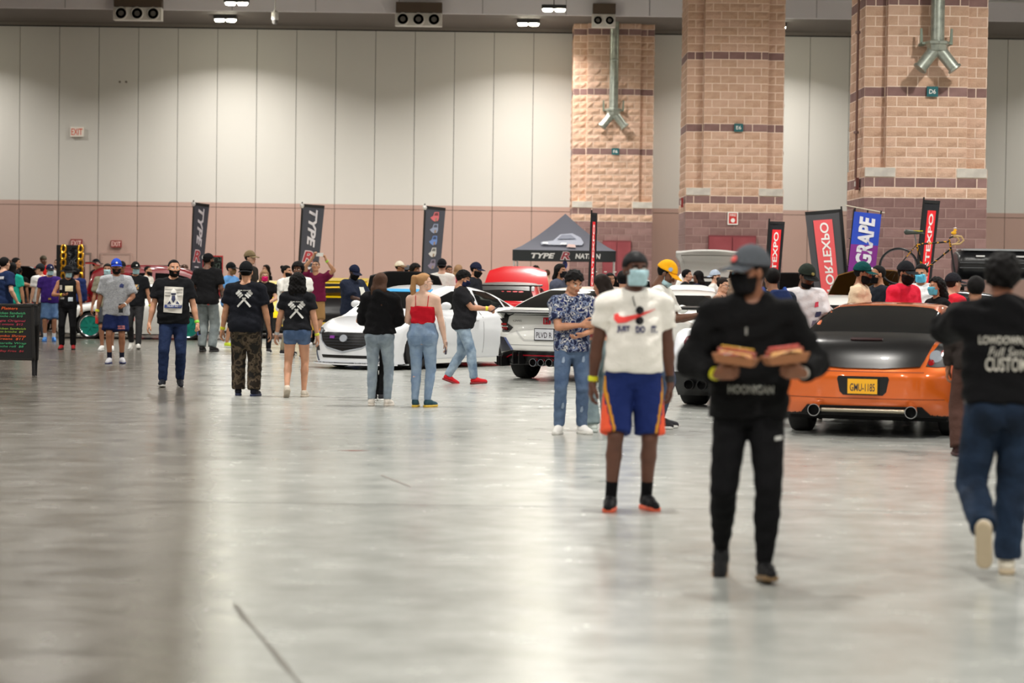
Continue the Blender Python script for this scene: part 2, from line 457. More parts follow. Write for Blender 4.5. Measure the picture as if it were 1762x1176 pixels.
def lamp(x, y, z, label, group=None):
    t = thing('high_bay_lamp', label, 'lamp', (x, y, z), 0, group)
    link('housing', LH, t)
    for s in (-0.17, 0.17): link('lens', LL, t, loc=(s, 0, -0.01))
    MB().tube([(0, 0, 0.16), (0, 0, (9.17 if y > 70 else CEIL_Z)-z)], 0.015, 6).build('hanger_rod', M_house, t)
    l = bpy.data.objects.new('high_bay_light', WALL_LAMP if y > 70 else LAMP_DATA); C.objects.link(l); l.parent = t; l.location = (0, 0, -0.06)
vis = [(407, 8, 67.5, 'twin high bay lamp, upper one above the exit sign side of the wall'), (388, 30, 72.2, 'twin high bay lamp, lower one nearest the dome camera'),
       (953, 19, 67.5, 'twin high bay lamp, upper one beside the block pillar'), (909, 39, 72.2, 'twin high bay lamp, lower one hanging before the pale wall near the pillar')]
for px, py, D, lb in vis:
    p = at(px, py, D); lamp(p.x, p.y, min(p.z, 9.0) if D > 70 else p.z, lb)
cols = [-17.2, -8.1, 0.9, 9.8, 18.8]
for y in (-6, 6, 18, 30, 42, 54):
    for x in cols: lamp(x, y, 9.6, 'twin high bay lamp in the ceiling grid outside the picture', 'high bay lamps of the ceiling grid')
for x in (-17.6, 7.7, 18.6): lamp(x, 72.2, 9.0, 'twin high bay lamp in the ceiling grid outside the picture', 'high bay lamps of the ceiling grid')

M_noz = plain((206, 202, 196), 0.5); M_nozd = plain((40, 38, 36), 0.7); M_nozb = plain((84, 70, 58), 0.8)
def air_nozzle(px, py, w, n, label):
    p = at(px, py, 70.5); t = thing('air_nozzle_unit', label, 'air vent', (p.x, p.y, p.z-0.19))
    MB().box(-w/2, w/2, 0, 0.40, 0, 0.37).build('face_plate', M_noz, t)
    MB().box(-w/2+0.02, w/2, -0.02, 0.40, 0.385, 0.68).build('duct_boot', M_nozb, t)
    for i in range(n):
        x = -w/2+w*(i+0.5)/n; r = min(0.19, w/n*0.42)
        o = MB().lathe([(r, 0.0), (r, -0.05), (r*0.86, -0.07), (r*0.8, -0.03), (r*0.8, 0.0)], 24, axis='y', close=True).build('nozzle_ring', M_noz, t, loc=(x, 0, 0.19), smooth=True)
        MB().lathe([(0.0, -0.012), (r*0.8, -0.012)], 24, axis='y').build('nozzle_mouth', M_nozd, o)
        MB().lathe([(0.0, -0.05), (r*0.4, -0.04), (r*0.42, -0.012)], 16, axis='y').build('nozzle_core', plain((96, 92, 88)), o, smooth=True)
air_nozzle(236, 23, 1.40, 3, 'triple round air nozzle unit above the upper exit sign')
air_nozzle(720, 33, 1.36, 3, 'triple round air nozzle unit above the middle of the pale wall')
air_nozzle(1039, 35, 0.68, 2, 'twin round air nozzle unit above the farthest block pillar')
p = at(473, 34, 68)
t = thing('dome_camera', 'white pendant security camera hanging from the soffit', 'camera', p)
MB().lathe([(0.0, -0.13), (0.05, -0.12), (0.08, -0.07), (0.08, 0.0)], 16).build('dome', plain((96, 94, 92), 0.15), t, smooth=True)
MB().lathe([(0.09, -0.01), (0.1, 0.02), (0.1, 0.2), (0.04, 0.26)], 16).build('body', plain((205, 203, 200)), t, smooth=True)
MB().tube([(0, 0, 0.24), (0, 0, CEIL_Z-p.z)], 0.018, 8).build('drop_pipe', plain((190, 188, 186)), t)
# sprinkler style conduit along the fascia
tag(MB().tube([(XL, 70.7, 9.72), (XR, 70.7, 9.72)], 0.03, 8).build('conduit_pipe', plain((200, 198, 196))), 'thin pale conduit pipe along the soffit', 'pipe')

# ------------------------------------------------------------------ exit and hall signs
M_white = plain((235, 232, 226), 0.6); M_red = plain((196, 44, 40), 0.5)
def exit_sign(px, py, w, h, fg, bg, label):
    p = at(px, py, WALL_Y-0.06); t = thing('exit_sign', label, 'sign', p)
    MB().box(-w/2, w/2, -0.03, 0.05, -h/2, h/2).build('plate', plain(bg), t)
    flat_text('lettering', 'EXIT', w*0.86, h*0.66, plain(fg), t, Matrix.Translation((0, -0.034, 0)), offset=0.012)
exit_sign(132.5, 227, 0.40, 0.30, (222, 84, 52), (240, 232, 222), 'white sign reading EXIT in orange high on the pale wall')
exit_sign(131.5, 419, 0.36, 0.26, (226, 190, 180), (140, 52, 50), 'small red sign reading EXIT above the gold chain display')
exit_sign(200, 420, 0.33, 0.22, (226, 190, 180), (140, 52, 50), 'small red sign reading EXIT above the wide rose door')

# ------------------------------------------------------------------ block pillars
M_tan = mat('split_block_tan', (206, 172, 148), 0.9, noise=(3.5, (188, 150, 126), 0.35, 0.7), bump=(26, 0.7, 0.02))
M_tan2 = mat('split_block_tan_warm', (212, 178, 156), 0.9, noise=(3.0, (198, 160, 138), 0.35, 0.7), bump=(26, 0.7, 0.02))
M_pur = mat('block_plum', (138, 108, 104), 0.9, noise=(4.0, (124, 94, 90), 0.35, 0.7), bump=(40, 0.3, 0.01))
M_pur2 = mat('block_plum_pale', (152, 120, 116), 0.9, noise=(4.0, (134, 104, 100), 0.35, 0.7), bump=(40, 0.3, 0.01))
M_stone = mat('cap_stone_grey', (206, 200, 190), 0.85, noise=(4, (186, 180, 172), 0.4, 0.65))
M_mort = plain((236, 214, 196), 0.95); M_mortd = plain((166, 138, 132), 0.95)
BM = {}
def block_mesh(w, rough, m, var):
    key = (round(w, 3), rough, m.name, var)
    if key in BM: return BM[key]
    rnd = random.Random(hash((round(w, 3), var)) % 9999); nx, nz = (4 if w > 0.3 else 2), 2
    g = 0.011; V = []; F = []
    for j in range(nz+1):
        for i in range(nx+1):
            ed = i in (0, nx) or j in (0, nz)
            y = 0.0 if not rough else (0.004-rnd.random()*0.008 if ed else -0.006-rnd.random()*0.020)
            V.append((g+(w-2*g)*i/nx, y, g+(0.2-2*g)*j/nz))
    for j in range(nz):
        for i in range(nx):
            a = j*(nx+1)+i; F.append([a, a+1, a+nx+2, a+nx+1])
    ring = [i for i in range(nx+1)]+[j*(nx+1)+nx for j in range(1, nz+1)]+[nz*(nx+1)+i for i in range(nx-1, -1, -1)]+[j*(nx+1) for j in range(nz-1, 0, -1)]
    n0 = len(V)
    for i in ring: V.append((V[i][0], 0.035, V[i][2]))
    for q in range(len(ring)):
        r = (q+1) % len(ring); F.append([ring[r], ring[q], n0+q, n0+r])
    me = bpy.data.meshes.new('block'); me.from_pydata(V, [], F); me.materials.append(m); me.update()
    BM[key] = me
    return me
def course_kind(z):
    if z < 3.21: return 'dark'
    if z < 3.41: return 'tan'
    if z < 3.61: return 'band'
    if z < 3.81: return 'cap'
    if abs(z-5.22) < 0.05 or abs(z-7.02) < 0.05 or abs(z-8.82) < 0.05: return 'band'
    return 'tan'
def pillar(px, D, ztop, label, sign):
    W, NT = 2.44, 0.42
    cx = (px-881.0)*D/FPX
    t = thing('block_pillar', label, 'pillar', (cx, D, 0), 0)
    t['kind'] = 'structure'
    core = MB()
    core.mat(1).box(-W/2+0.006, W/2-0.006, 0.006, W-0.006, 0, 3.2)
    core.mat(0).box(-W/2+0.006, W/2-0.006, 0.006, W-0.006, 3.2, 3.8)
    core.mat(0).box(-W/2+NT+0.006, W/2-NT-0.006, 0.006, W-0.006, 3.8, CEIL_Z)
    core.mat(0).box(-W/2+0.006, W/2-0.006, 0.206, W-0.206, 3.8, CEIL_Z)
    core.build('core', [M_mort, M_mortd], t)
    rnd = random.Random(int(px)); far = []
    def put(x, y, z, w, rough, m, rz=0.0, single=True):
        me = block_mesh(w, rough, m, rnd.randrange(4))
        if single: link('block', me, t, loc=(x, y, z), rz=rz)
        else: far.append((me, Matrix.Translation((x, y, z)) @ Matrix.Rotation(rz, 4, 'Z')))
    z = 0.02; row = 0
    while z < CEIL_Z-0.2:
        k = course_kind(z); one = z < ztop
        m = {'dark': None, 'tan': None, 'band': None, 'cap': None}
        def pick():
            if k == 'dark': return (M_pur, M_pur2)[rnd.random() < 0.35]
            if k == 'band': return (M_pur, M_pur2)[rnd.random() < 0.2]
            return (M_tan, M_tan2)[rnd.random() < 0.4]
        rough = k in ('tan', 'cap')
        def run(xa, xb, y, shift, rz=0.0, single=one, org=None):
            x = xa
            first = True
            while x < xb-0.02:
                w = 0.2 if (first and shift) else 0.407
                w = min(w, xb-x); first = False
                if w < 0.05: break
                if rz == 0: put(x, y, z, w, rough, pick(), 0, single)
                else: put(y, org-(x if rz < 0 else -x), z, w, rough, pick(), rz, single)
                x += w
        if z < 3.61: run(-W/2, W/2, 0, row % 2)
        elif k == 'cap':
            put(-W/2, -0.02, z, 0.62, False, M_stone); put(W/2-0.62, -0.02, z, 0.62, False, M_stone)
            run(-W/2+0.62, W/2-0.62, 0, row % 2)
        else:
            run(-W/2+NT, W/2-NT, 0, row % 2)
            run(-W/2, -W/2+NT, 0.2, row % 2); run(W/2-NT, W/2, 0.2, (row+1) % 2)
        # the side that faces the aisle, and the other one
        ya, yb = (0.0, W) if z < 3.81 else (0.2, W-0.2)
        y = ya; first = row % 2
        while y < yb-0.05:
            w = min(0.2 if first else 0.407, yb-y); first = 0
            me = block_mesh(w, rough, pick(), rnd.randrange(4))
            far.append((me, Matrix.Translation((-W/2, y+w, z)) @ Matrix.Rotation(-math.pi/2, 4, 'Z')))
            far.append((me, Matrix.Translation((W/2, y, z)) @ Matrix.Rotation(math.pi/2, 4, 'Z')))
            y += w
        if z >= 3.81:
            for sx in (-1, 1):
                me = block_mesh(0.2, rough, pick(), 1)
                far.append((me, Matrix.Translation((sx*(W/2-NT), 0.2 if sx < 0 else 0.0, z)) @ Matrix.Rotation(-sx*-math.pi/2, 4, 'Z')))
        z += 0.2; row += 1
    bm = bmesh.new(); mats = [M_tan, M_tan2, M_pur, M_pur2, M_stone]
    for me, X in far:
        n0 = len(bm.faces); mi = mats.index(me.materials[0])
        tmp = me.copy(); tmp.transform(X); bm.from_mesh(tmp); bpy.data.meshes.remove(tmp)
        bm.faces.ensure_lookup_table()
        for f in bm.faces[n0:]: f.material_index = mi
    me = bpy.data.meshes.new('side_blocks'); bm.to_mesh(me); bm.free()
    for m in mats: me.materials.append(m)
    tag(link('side_blocks', me, t), kind='stuff')
    # bay sign
    zz = 5.32
    s = thing('bay_sign', 'teal bay sign reading %s on a block pillar' % sign[0], 'sign', (cx+sign[1], D-0.06, zz))
    MB().box(-0.11, 0.11, -0.01, 0.03, -0.1, 0.1).build('plate', plain((18, 92, 98), 0.4), s)
    flat_text('lettering', sign[0], 0.13, 0.09, M_white, s, Matrix.Translation((0, -0.014, 0)))
    return t, cx
pR, xR_ = pillar(1588, 48.0, 7.3, 'nearest block pillar with a bay sign reading D6', ('D6', 0.09))
pM, xM_ = pillar(1260, 60.5, 8.6, 'middle block pillar with a wide plum base and red door', ('E6', 0.07))
pL, xL_ = pillar(1050, 73.0, 9.2, 'farthest block pillar standing against the partition wall', ('F6', 0.07))

M_galv = mat('galvanised_duct', (176, 182, 172), 0.38, metal=0.7, noise=(7, (148, 154, 146), 0.4, 0.65))
def duct(px, D, label, zc=6.2):
    x = at(px, 100, D).x; y = D-0.42
    t = thing('air_duct', label, 'duct', (x, y, zc))
    MB().tube([(0, 0, 0.05), (0, 0, CEIL_Z-zc)], 0.135, 20).build('riser', M_galv, t, smooth=True)
    for zz in (1.5, 3.1): MB().lathe([(0.137, zz), (0.15, zz+0.02), (0.137, zz+0.04)], 20).build('seam_ring', M_galv, t, smooth=True)
    MB().lathe([(0.135, -0.14), (0.2, -0.13), (0.21, -0.02), (0.24, 0.0), (0.24, 0.05), (0.135, 0.08)], 8).build('collar', M_galv, t)
    for s in (-1, 1):
        o = MB().tube([(s*0.03, 0, -0.08), (s*0.12, -0.02, -0.2), (s*0.34, -0.06, -0.48)], [0.15, 0.125, 0.12], 18).build('outlet', M_galv, t, smooth=True)
        MB().lathe([(0.12, 0.0), (0.145, 0.01), (0.145, 0.05), (0.12, 0.06)], 18).build('outlet_rim', M_galv, o, smooth=True,
            M=Matrix.Translation((s*0.32, -0.056, -0.455)) @ Vector((s*0.22, -0.04, -0.28)).to_track_quat('Z', 'Y').to_matrix().to_4x4())
        MB().lathe([(0.0, 0.0), (0.115, 0.0)], 18).build('outlet_mouth', M_nozd, o, M=Matrix.Translation((s*0.342, -0.061, -0.484)) @ Vector((s*0.22, -0.04, -0.28)).to_track_quat('Z', 'Y').to_matrix().to_4x4())
        MB().prism([(s*0.26, 0.0), (s*0.32, 0.0), (s*0.32, 0.32), (s*0.28, 0.32)], 0.1, 0.14).build('bracket', plain((120, 132, 118)), t)
        MB().box(min(s*0.2, s*0.3), max(s*0.2, s*0.3), 0.0, 0.44, 0.0, 0.04).build('bracket_arm', plain((120, 132, 118)), t)
    return t
duct(1606, 48.0, 'galvanised forked air duct on the nearest pillar', 6.22)
duct(1056, 73.0, 'galvanised forked air duct on the farthest pillar', 6.52)
# rain-pipe like conduit and alarm on the near pillar's left corner
t = thing('fire_alarm', 'small red fire alarm on the corner of the nearest pillar', 'alarm', (xR_-1.25, 48.6, 3.5))
MB().box(-0.06, 0.0, -0.1, 0.1, -0.12, 0.12).build('case', plain((120, 70, 64)), t)
MB().box(-0.075, -0.06, -0.05, 0.05, -0.05, 0.05).build('strobe', plain((220, 214, 206)), t)
t = thing('pipe_conduit', 'thin brown pipe on the corner of the nearest pillar', 'pipe', (xR_-1.32, 48.5, 0))
MB().tube([(0, 0, 3.62), (0, 0, CEIL_Z)], 0.025, 8).build('run', plain((126, 92, 82)), t)
for zz in (4.5, 6.5): MB().box(-0.05, 0.04, -0.05, 0.05, zz, zz+0.05).build('clip', plain((110, 84, 78)), t)
t = thing('fire_alarm', 'small red fire alarm on the corner of the middle pillar', 'alarm', (xM_-1.25, 61.0, 3.45))
MB().box(-0.05, 0.0, -0.09, 0.09, -0.12, 0.12).build('case', plain((150, 44, 42)), t)
MB().box(-0.065, -0.05, -0.04, 0.04, -0.05, 0.05).build('strobe', plain((220, 214, 206)), t)
# red utility doors let into the pillars
def pillar_door(n, cx, D, pxa, pxb, pyt, label):
    a, c = at(pxa, pyt, D-0.05), at(pxb, pyt, D-0.05)
    M_d = mat('door_red', (146, 66, 72), 0.55, noise=(2, (136, 58, 64), 0.4, 0.6))
    w, h = c.x-a.x, a.z
    d = tag(MB().box(0, w, -0.03, 0.04, 0, h).build('door_%d' % n, plain((120, 50, 56)), loc=(a.x, D-0.05, 0)), label, 'door', kind='structure')
    for i in range(2):
        lf = MB().box(i*w/2+0.015, (i+1)*w/2-0.015, -0.05, -0.03, 0.02, h-0.04).build('door_leaf', M_d, d)
        MB().tube([(w/2+(0.08 if i else -0.08), -0.09, 1.0), (w/2+(0.08 if i else -0.08), -0.09, 1.25)], 0.012, 6).build('door_handle', plain((150, 148, 146), 0.3), lf)
pillar_door(3, xM_, 60.5, 1219, 1301, 405, 'red double utility door in the middle pillar')
pillar_door(4, xL_, 73.0, 1037, 1086, 414, 'red double utility door in the farthest pillar')
# fire extinguisher sign
p = at(1261, 376, 60.475)
t = thing('extinguisher_sign', 'white and red fire extinguisher sign on the middle pillar', 'sign', p)
MB().box(-0.13, 0.13, -0.01, 0.02, -0.16, 0.16).build('plate', M_white, t)
MB().box(-0.1, 0.1, -0.015, -0.01, -0.13, 0.13).build('red_field', M_red, t)
MB().lathe([(0.0, -0.02), (0.055, -0.02), (0.055, -0.01)], 16, axis='y').build('symbol_dot', M_white, t, loc=(0, 0, -0.05))
flat_text('lettering', 'FIRE', 0.15, 0.06, M_white, t, Matrix.Translation((0, -0.018, 0.08)))
# ================================================================== people: templates
def zline(Y, ys, zs): return np.interp(np.broadcast_to(Y, Y.shape), ys, zs)
HEAD = [ell((0, -0.014, 0.030), (0.076, 0.097, 0.087), 0.03), ell((0, 0.026, -0.035), (0.062, 0.066, 0.078), 0.03),
        cap((-0.03, 0.035, -0.082), (0.03, 0.035, -0.082), 0.03, 0.03, 0.025), ell((0, 0.066, -0.094), (0.026, 0.024, 0.022), 0.02),
        cap((-0.034, 0.078, 0.020), (0.034, 0.078, 0.020), 0.013, 0.013, 0.014), ell((-0.045, 0.055, -0.025), (0.022, 0.03, 0.022), 0.02), ell((0.045, 0.055, -0.025), (0.022, 0.03, 0.022), 0.02),
        cap((0, 0.088, 0.008), (0, 0.108, -0.030), 0.009, 0.013, 0.010), ell((-0.014, 0.094, -0.034), (0.009, 0.011, 0.009), 0.006), ell((0.014, 0.094, -0.034), (0.009, 0.011, 0.009), 0.006),
        cap((-0.018, 0.086, -0.058), (0.018, 0.086, -0.058), 0.008, 0.008, 0.006), cap((-0.015, 0.084, -0.069), (0.015, 0.084, -0.069), 0.009, 0.009, 0.006)]
EARS = [ell((s*0.079, -0.006, -0.006), (0.011, 0.021, 0.033), 0.006) for s in (-1, 1)]
def head_post(F, X, Y, Z):
    for s in (-1, 1):
        e = np.sqrt((X-s*0.031)**2+((Y-0.098)*1.0)**2+((Z-0.0)*1.35)**2)-0.017
        F = smax(F, -e, 0.012)
        b = np.sqrt((X-s*0.031)**2+(Y-0.072)**2+Z**2)-0.0135
        F = np.minimum(F, b)
    return F
TPL = {}
def head_tpl(h):
    if ('head', h) in TPL: return TPL[('head', h)]
    neck = [cap((0, -0.018, -0.06), (0, -0.03, -0.17), 0.052, 0.054, 0.03)]
    V, Q = build_sdf(neck+HEAD+EARS, h, post=head_post)
    c = V[Q].mean(1); m = np.zeros(len(Q), int)
    for s in (-1, 1):
        d = np.sqrt((c[:, 0]-s*0.031)**2+(c[:, 1]-0.072)**2+c[:, 2]**2)
        eye = (d < 0.0162) & (c[:, 1] > 0.074)
        m[eye] = 1
        m[eye & (np.hypot(c[:, 0]-s*0.031, c[:, 2]) < 0.0062)] = 2
        br = (np.abs(c[:, 0]-s*0.033) < 0.020) & (np.abs(c[:, 2]-0.024) < 0.0052) & (c[:, 1] > 0.06)
        m[br] = 4
    lip = (np.hypot(c[:, 0]/0.025, (c[:, 2]+0.063)/0.0125) < 1) & (c[:, 1] > 0.078)
    m[lip] = 3
    TPL[('head', h)] = (V, Q, m)
    return TPL[('head', h)]

def shell(off, region, extra=(), h=0.008, noise=0.0, base=None, freq=150):
    """head surface pushed out by off and clipped by a region(X,Y,Z) <= 0, plus extra lumps"""
    prims = [(p[0], p[1], p[2], p[3], p[4], max(p[5], 0.02), p[6]) for p in (base or HEAD)]
    ex = list(extra)
    def post(F, X, Y, Z):
        F = F-off
        F = smax(F, region(X, Y, Z), 0.004)
        for e in ex: F = smin(F, pev(e, X, Y, Z), e[5])
        if noise: F = F+noise*(np.sin(X*freq)*np.sin(Y*freq*0.9+1)*np.sin(Z*freq*1.1+2)+0.5*np.sin(X*freq*0.5+Z*freq*0.8)*np.sin(Y*freq*0.7))
        return F
    lo = [-0.2, -0.24, -0.2]; hi = [0.2, 0.2, 0.22]
    for e in ex:
        a, b = pbounds(e); lo = np.minimum(lo, a-0.03); hi = np.maximum(hi, b+0.03)
    bounds = [ell((np.array(lo)+np.array(hi))/2, (np.array(hi)-np.array(lo))/2*0.0+1e-3, 0)]
    n = np.ceil((np.array(hi)-np.array(lo))/h).astype(int)+2
    ax = [lo[i]+h*np.arange(n[i]) for i in range(3)]
    F = np.full(n, 0.3); X, Y, Z = np.meshgrid(*ax, indexing='ij', sparse=True)
    for p in prims: F = smin(F, pev(p, X, Y, Z), p[5])
    F = post(F, X, Y, Z)
    return isosurf(F, lo, h)
def hair_reg(front=0.062, side=-0.005, back=-0.085):
    ys = [-0.14, -0.06, -0.02, 0.01, 0.03, 0.05, 0.12]; zs = [back, back+0.02, side-0.015, side+0.012, front-0.012, front+0.008, front+0.014]
    return lambda X, Y, Z: (np.interp(Y, ys, zs)+0*X-Z)*0.75
def falls(length, w=0.055, r=0.045, fwd=0.0):
    out = []
    for s in (-1, 0, 1):
        out.append(cap((s*w, -0.045-0.02*(s == 0), 0.03), (s*(w+0.012), -0.085+fwd, -0.12), r, r*0.95, 0.03))
        out.append(cap((s*(w+0.012), -0.085+fwd, -0.12), (s*w*1.1, -0.10+fwd, -length), r*0.95, r*0.45, 0.03))
    return out
def hair_tpl(style, h):
    key = ('hair', style, h)
    if key in TPL: return TPL[key]
    if style == 'short': r = shell(0.013, hair_reg(), h=h, noise=0.0015)
    elif style == 'buzz': r = shell(0.006, hair_reg(0.066, 0.0, -0.07), h=h)
    elif style == 'thick': r = shell(0.026, hair_reg(0.05, 0.0, -0.075), h=h, noise=0.009, freq=85)
    elif style == 'bob': r = shell(0.018, hair_reg(0.06, -0.03, -0.12), falls(0.2, 0.06, 0.04), h=h, noise=0.003)
    elif style == 'afro': r = shell(0.045, hair_reg(0.05, -0.03, -0.11), h=h, noise=0.006, freq=120)
    elif style == 'long': r = shell(0.016, hair_reg(0.066, -0.02, -0.12), falls(0.34), h=h, noise=0.0025, freq=70)
    elif style == 'longer': r = shell(0.016, hair_reg(0.066, -0.02, -0.12), falls(0.42, 0.06, 0.045), h=h, noise=0.003, freq=60)
    elif style == 'curly': r = shell(0.024, hair_reg(0.06, -0.03, -0.12), falls(0.40, 0.068, 0.055), h=h, noise=0.008, freq=95)
    elif style == 'pony':
        tail = [cap((0, -0.10, 0.075), (0.005, -0.15, 0.07), 0.026, 0.03, 0.02), cap((0.005, -0.15, 0.07), (-0.02, -0.165, -0.08), 0.032, 0.04, 0.02),
                cap((-0.02, -0.165, -0.08), (-0.045, -0.15, -0.26), 0.04, 0.03, 0.02), cap((-0.045, -0.15, -0.26), (-0.075, -0.12, -0.40), 0.03, 0.008, 0.02)]
        r = shell(0.011, hair_reg(0.064, 0.0, -0.07), tail, h=h, noise=0.002, freq=60)
    elif style == 'bun':
        r = shell(0.010, hair_reg(0.062, 0.0, -0.07), [ell((0, -0.105, 0.085), (0.04, 0.04, 0.038), 0.015)], h=h, noise=0.002)
    elif style == 'cap': r = shell(0.022, lambda X, Y, Z: (0.036+0.12*np.maximum(Y, -0.06)+0*X-Z)*0.9, h=h); r[0][:, 2] = np.where(r[0][:, 2] > 0.045, 0.045+(r[0][:, 2]-0.045)*1.16, r[0][:, 2])
    elif style == 'hathair': r = shell(0.009, lambda X, Y, Z: np.maximum(hair_reg(0.05, -0.01, -0.085)(X, Y, Z), Z-0.045+0*X+0*Y), h=h)
    elif style == 'durag': r = shell(0.012, hair_reg(0.040, 0.0, -0.075), h=h)
    elif style == 'beanie': r = shell(0.016, lambda X, Y, Z: (0.040+0*X+0*Y-Z)*0.9, h=h)
    elif style == 'beard':
        def reg(X, Y, Z):
            a = np.maximum(Z+0.044-0.40*np.maximum(np.abs(X)-0.018, 0)+0.0*Y, -Y-0.004)
            mouth = 1-np.sqrt((X/0.027)**2+((Z+0.064)/0.0125)**2)+0*Y
            return np.maximum(np.maximum(a, mouth*0.01), -(Z+0.128)+0*X)
        r = shell(0.0075, reg, h=min(h, 0.008))
    elif style == 'bigbeard':
        r = shell(0.017, lambda X, Y, Z: np.maximum(np.maximum(Z+0.036-0.35*np.abs(X), -Y-0.004), 0.0*X-0.5), h=h, noise=0.002)
    elif style == 'mask':
        def regm(X, Y, Z):
            return np.maximum(np.maximum(np.abs(Z+0.058)-0.056-0*X, 0.012+0.45*np.abs(Z+0.05)*0.3-Y), np.abs(X)-0.066)
        r = shell(0.011, regm, h=min(h, 0.008))
    elif style == 'chinmask':
        r = shell(0.012, lambda X, Y, Z: np.maximum(np.maximum(np.abs(Z+0.095)-0.032-0*X, 0.012-Y), np.abs(X)-0.066), h=min(h, 0.008))
    TPL[key] = r
    return r
def brim_mesh(m):
    V = []; F = []; na, nr = 14, 4
    for side in (0, 1):
        for j in range(nr+1):
            for i in range(na+1):
                a = math.radians(-68+136*i/na); t = j/nr
                R0x, R0y = 0.088, 0.104
                ext = t*0.098*math.cos(a*0.8)**0.6
                x, y = math.sin(a)*(R0x+ext*0.25), math.cos(a)*R0y-0.012+ext
                z = 0.046+0.10*max(y, -0.06)*0.3-1.6*x*x-0.30*ext-0.005*side
                V.append((x, y, z))
    n = (na+1)*(nr+1)
    for s in (0, 1):
        for j in range(nr):
            for i in range(na):
                q = [s*n+j*(na+1)+i, s*n+j*(na+1)+i+1, s*n+(j+1)*(na+1)+i+1, s*n+(j+1)*(na+1)+i]
                F.append(q if s else q[::-1])
    for i in range(na): F.append([nr*(na+1)+i, nr*(na+1)+i+1, n+nr*(na+1)+i+1, n+nr*(na+1)+i])
    me = bpy.data.meshes.new('brim'); me.from_pydata(V, [], F); me.materials.append(m); me.shade_smooth(); me.update()
    return me
def hand_tpl(pose, hr=0.0065):
    """x along the fingers, y to the thumb, z the back of a right hand"""
    key = ('hand', pose, hr)
    if key in TPL: return TPL[key]
    curl = {'relax': (22, 32, 22), 'grip': (48, 66, 42), 'fist': (74, 92, 60), 'flat': (6, 10, 8)}[pose]
    P = [cap((-0.02, 0, 0), (0.02, 0, 0), 0.026, 0.027, 0.012)]
    fy = [0.030, 0.010, -0.010, -0.028]; fl = [0.072, 0.080, 0.075, 0.060]
    for i in range(4):
        kx = 0.092-0.004*abs(i-1.2)
        P.append(cap((0.012, fy[i]*0.7, 0), (kx, fy[i], 0.003), 0.0165, 0.0115, 0.010))
        p = np.array([kx, fy[i], 0.003]); a = 0.0; sp = (1.5-i)*0.045
        for q, fr in enumerate((0.46, 0.30, 0.24)):
            a += math.radians(curl[q]*(1+0.08*i))
            d = np.array([math.cos(a), sp*(1-q*0.2), -math.sin(a)])*fl[i]*fr
            P.append(cap(p, p+d, 0.0098-0.0009*q, 0.0090-0.0009*q, 0.003)); p = p+d
    th = [(0.015, 0.024, -0.004), (0.050, 0.050, -0.014), (0.078, 0.058 if pose in ('relax', 'flat') else 0.044, -0.026), (0.100, 0.056 if pose in ('relax', 'flat') else 0.024, -0.034)]
    for i in range(3): P.append(cap(th[i], th[i+1], 0.0155-0.002*i, 0.0135-0.002*i, 0.008))
    V, Q = build_sdf(P, hr)
    TPL[key] = (V, Q)
    return TPL[key]
def shoe_tpl(kind):
    key = ('shoe', kind)
    if key in TPL: return TPL[key]
    up = [cap((0, -0.055, 0.055), (0, 0.02, 0.062), 0.040, 0.042, 0.03), cap((0, 0.02, 0.058), (0.004, 0.15, 0.038), 0.043, 0.032, 0.03), cap((0.004, 0.10, 0.036), (0.006, 0.16, 0.032), 0.040, 0.028, 0.02)]
    if kind == 'high': up.append(cap((0, -0.042, 0.07), (0, -0.03, 0.17), 0.043, 0.050, 0.02, [((0, 0, 0.165), (0, 0, 1))]))
    else: up.append(cap((0, -0.042, 0.07), (0, -0.035, 0.115), 0.043, 0.044, 0.02, [((0, 0, 0.105), (0, 0, 1))]))
    up = [(p[0], p[1], p[2], p[3], p[4], p[5], tuple(p[6])+(((0, 0, 0.018), (0, 0, -1)),)) for p in up]
    so = [cap((0, -0.06, 0.02), (0.004, 0.14, 0.02), 0.047, 0.047, 0.02, [((0, 0, 0.0), (0, 0, -1)), ((0, 0, 0.034), (0, 0, 1))])]
    TPL[key] = (build_sdf(up, 0.011), build_sdf(so, 0.012))
    return TPL[key]

def ik(a, c, l1, l2, pole):
    a, c = Vector(a), Vector(c); d = c-a; L = min(d.length, (l1+l2)*0.998); L = max(L, abs(l1-l2)+0.01)
    dn = d.normalized(); c = a+dn*L
    x = (l1*l1-l2*l2+L*L)/(2*L); hgt = math.sqrt(max(l1*l1-x*x, 0))
    pl = Vector(pole); pl = pl-dn*pl.dot(dn)
    pl = pl.normalized() if pl.length > 1e-5 else dn.orthogonal()
    return a+dn*x+pl*hgt, c
def v3(v): return np.array(v[:])
HAIRM = {'black': (13, 11, 11), 'dark': (30, 22, 18), 'brown': (70, 48, 36), 'blonde': (166, 126, 86), 'fair': (150, 118, 88), 'grey': (110, 106, 100)}
def hairmat(c): return mat('hair_'+c, HAIRM[c], 0.7, bump=(90, 0.4, 0.006), spec=0.15)

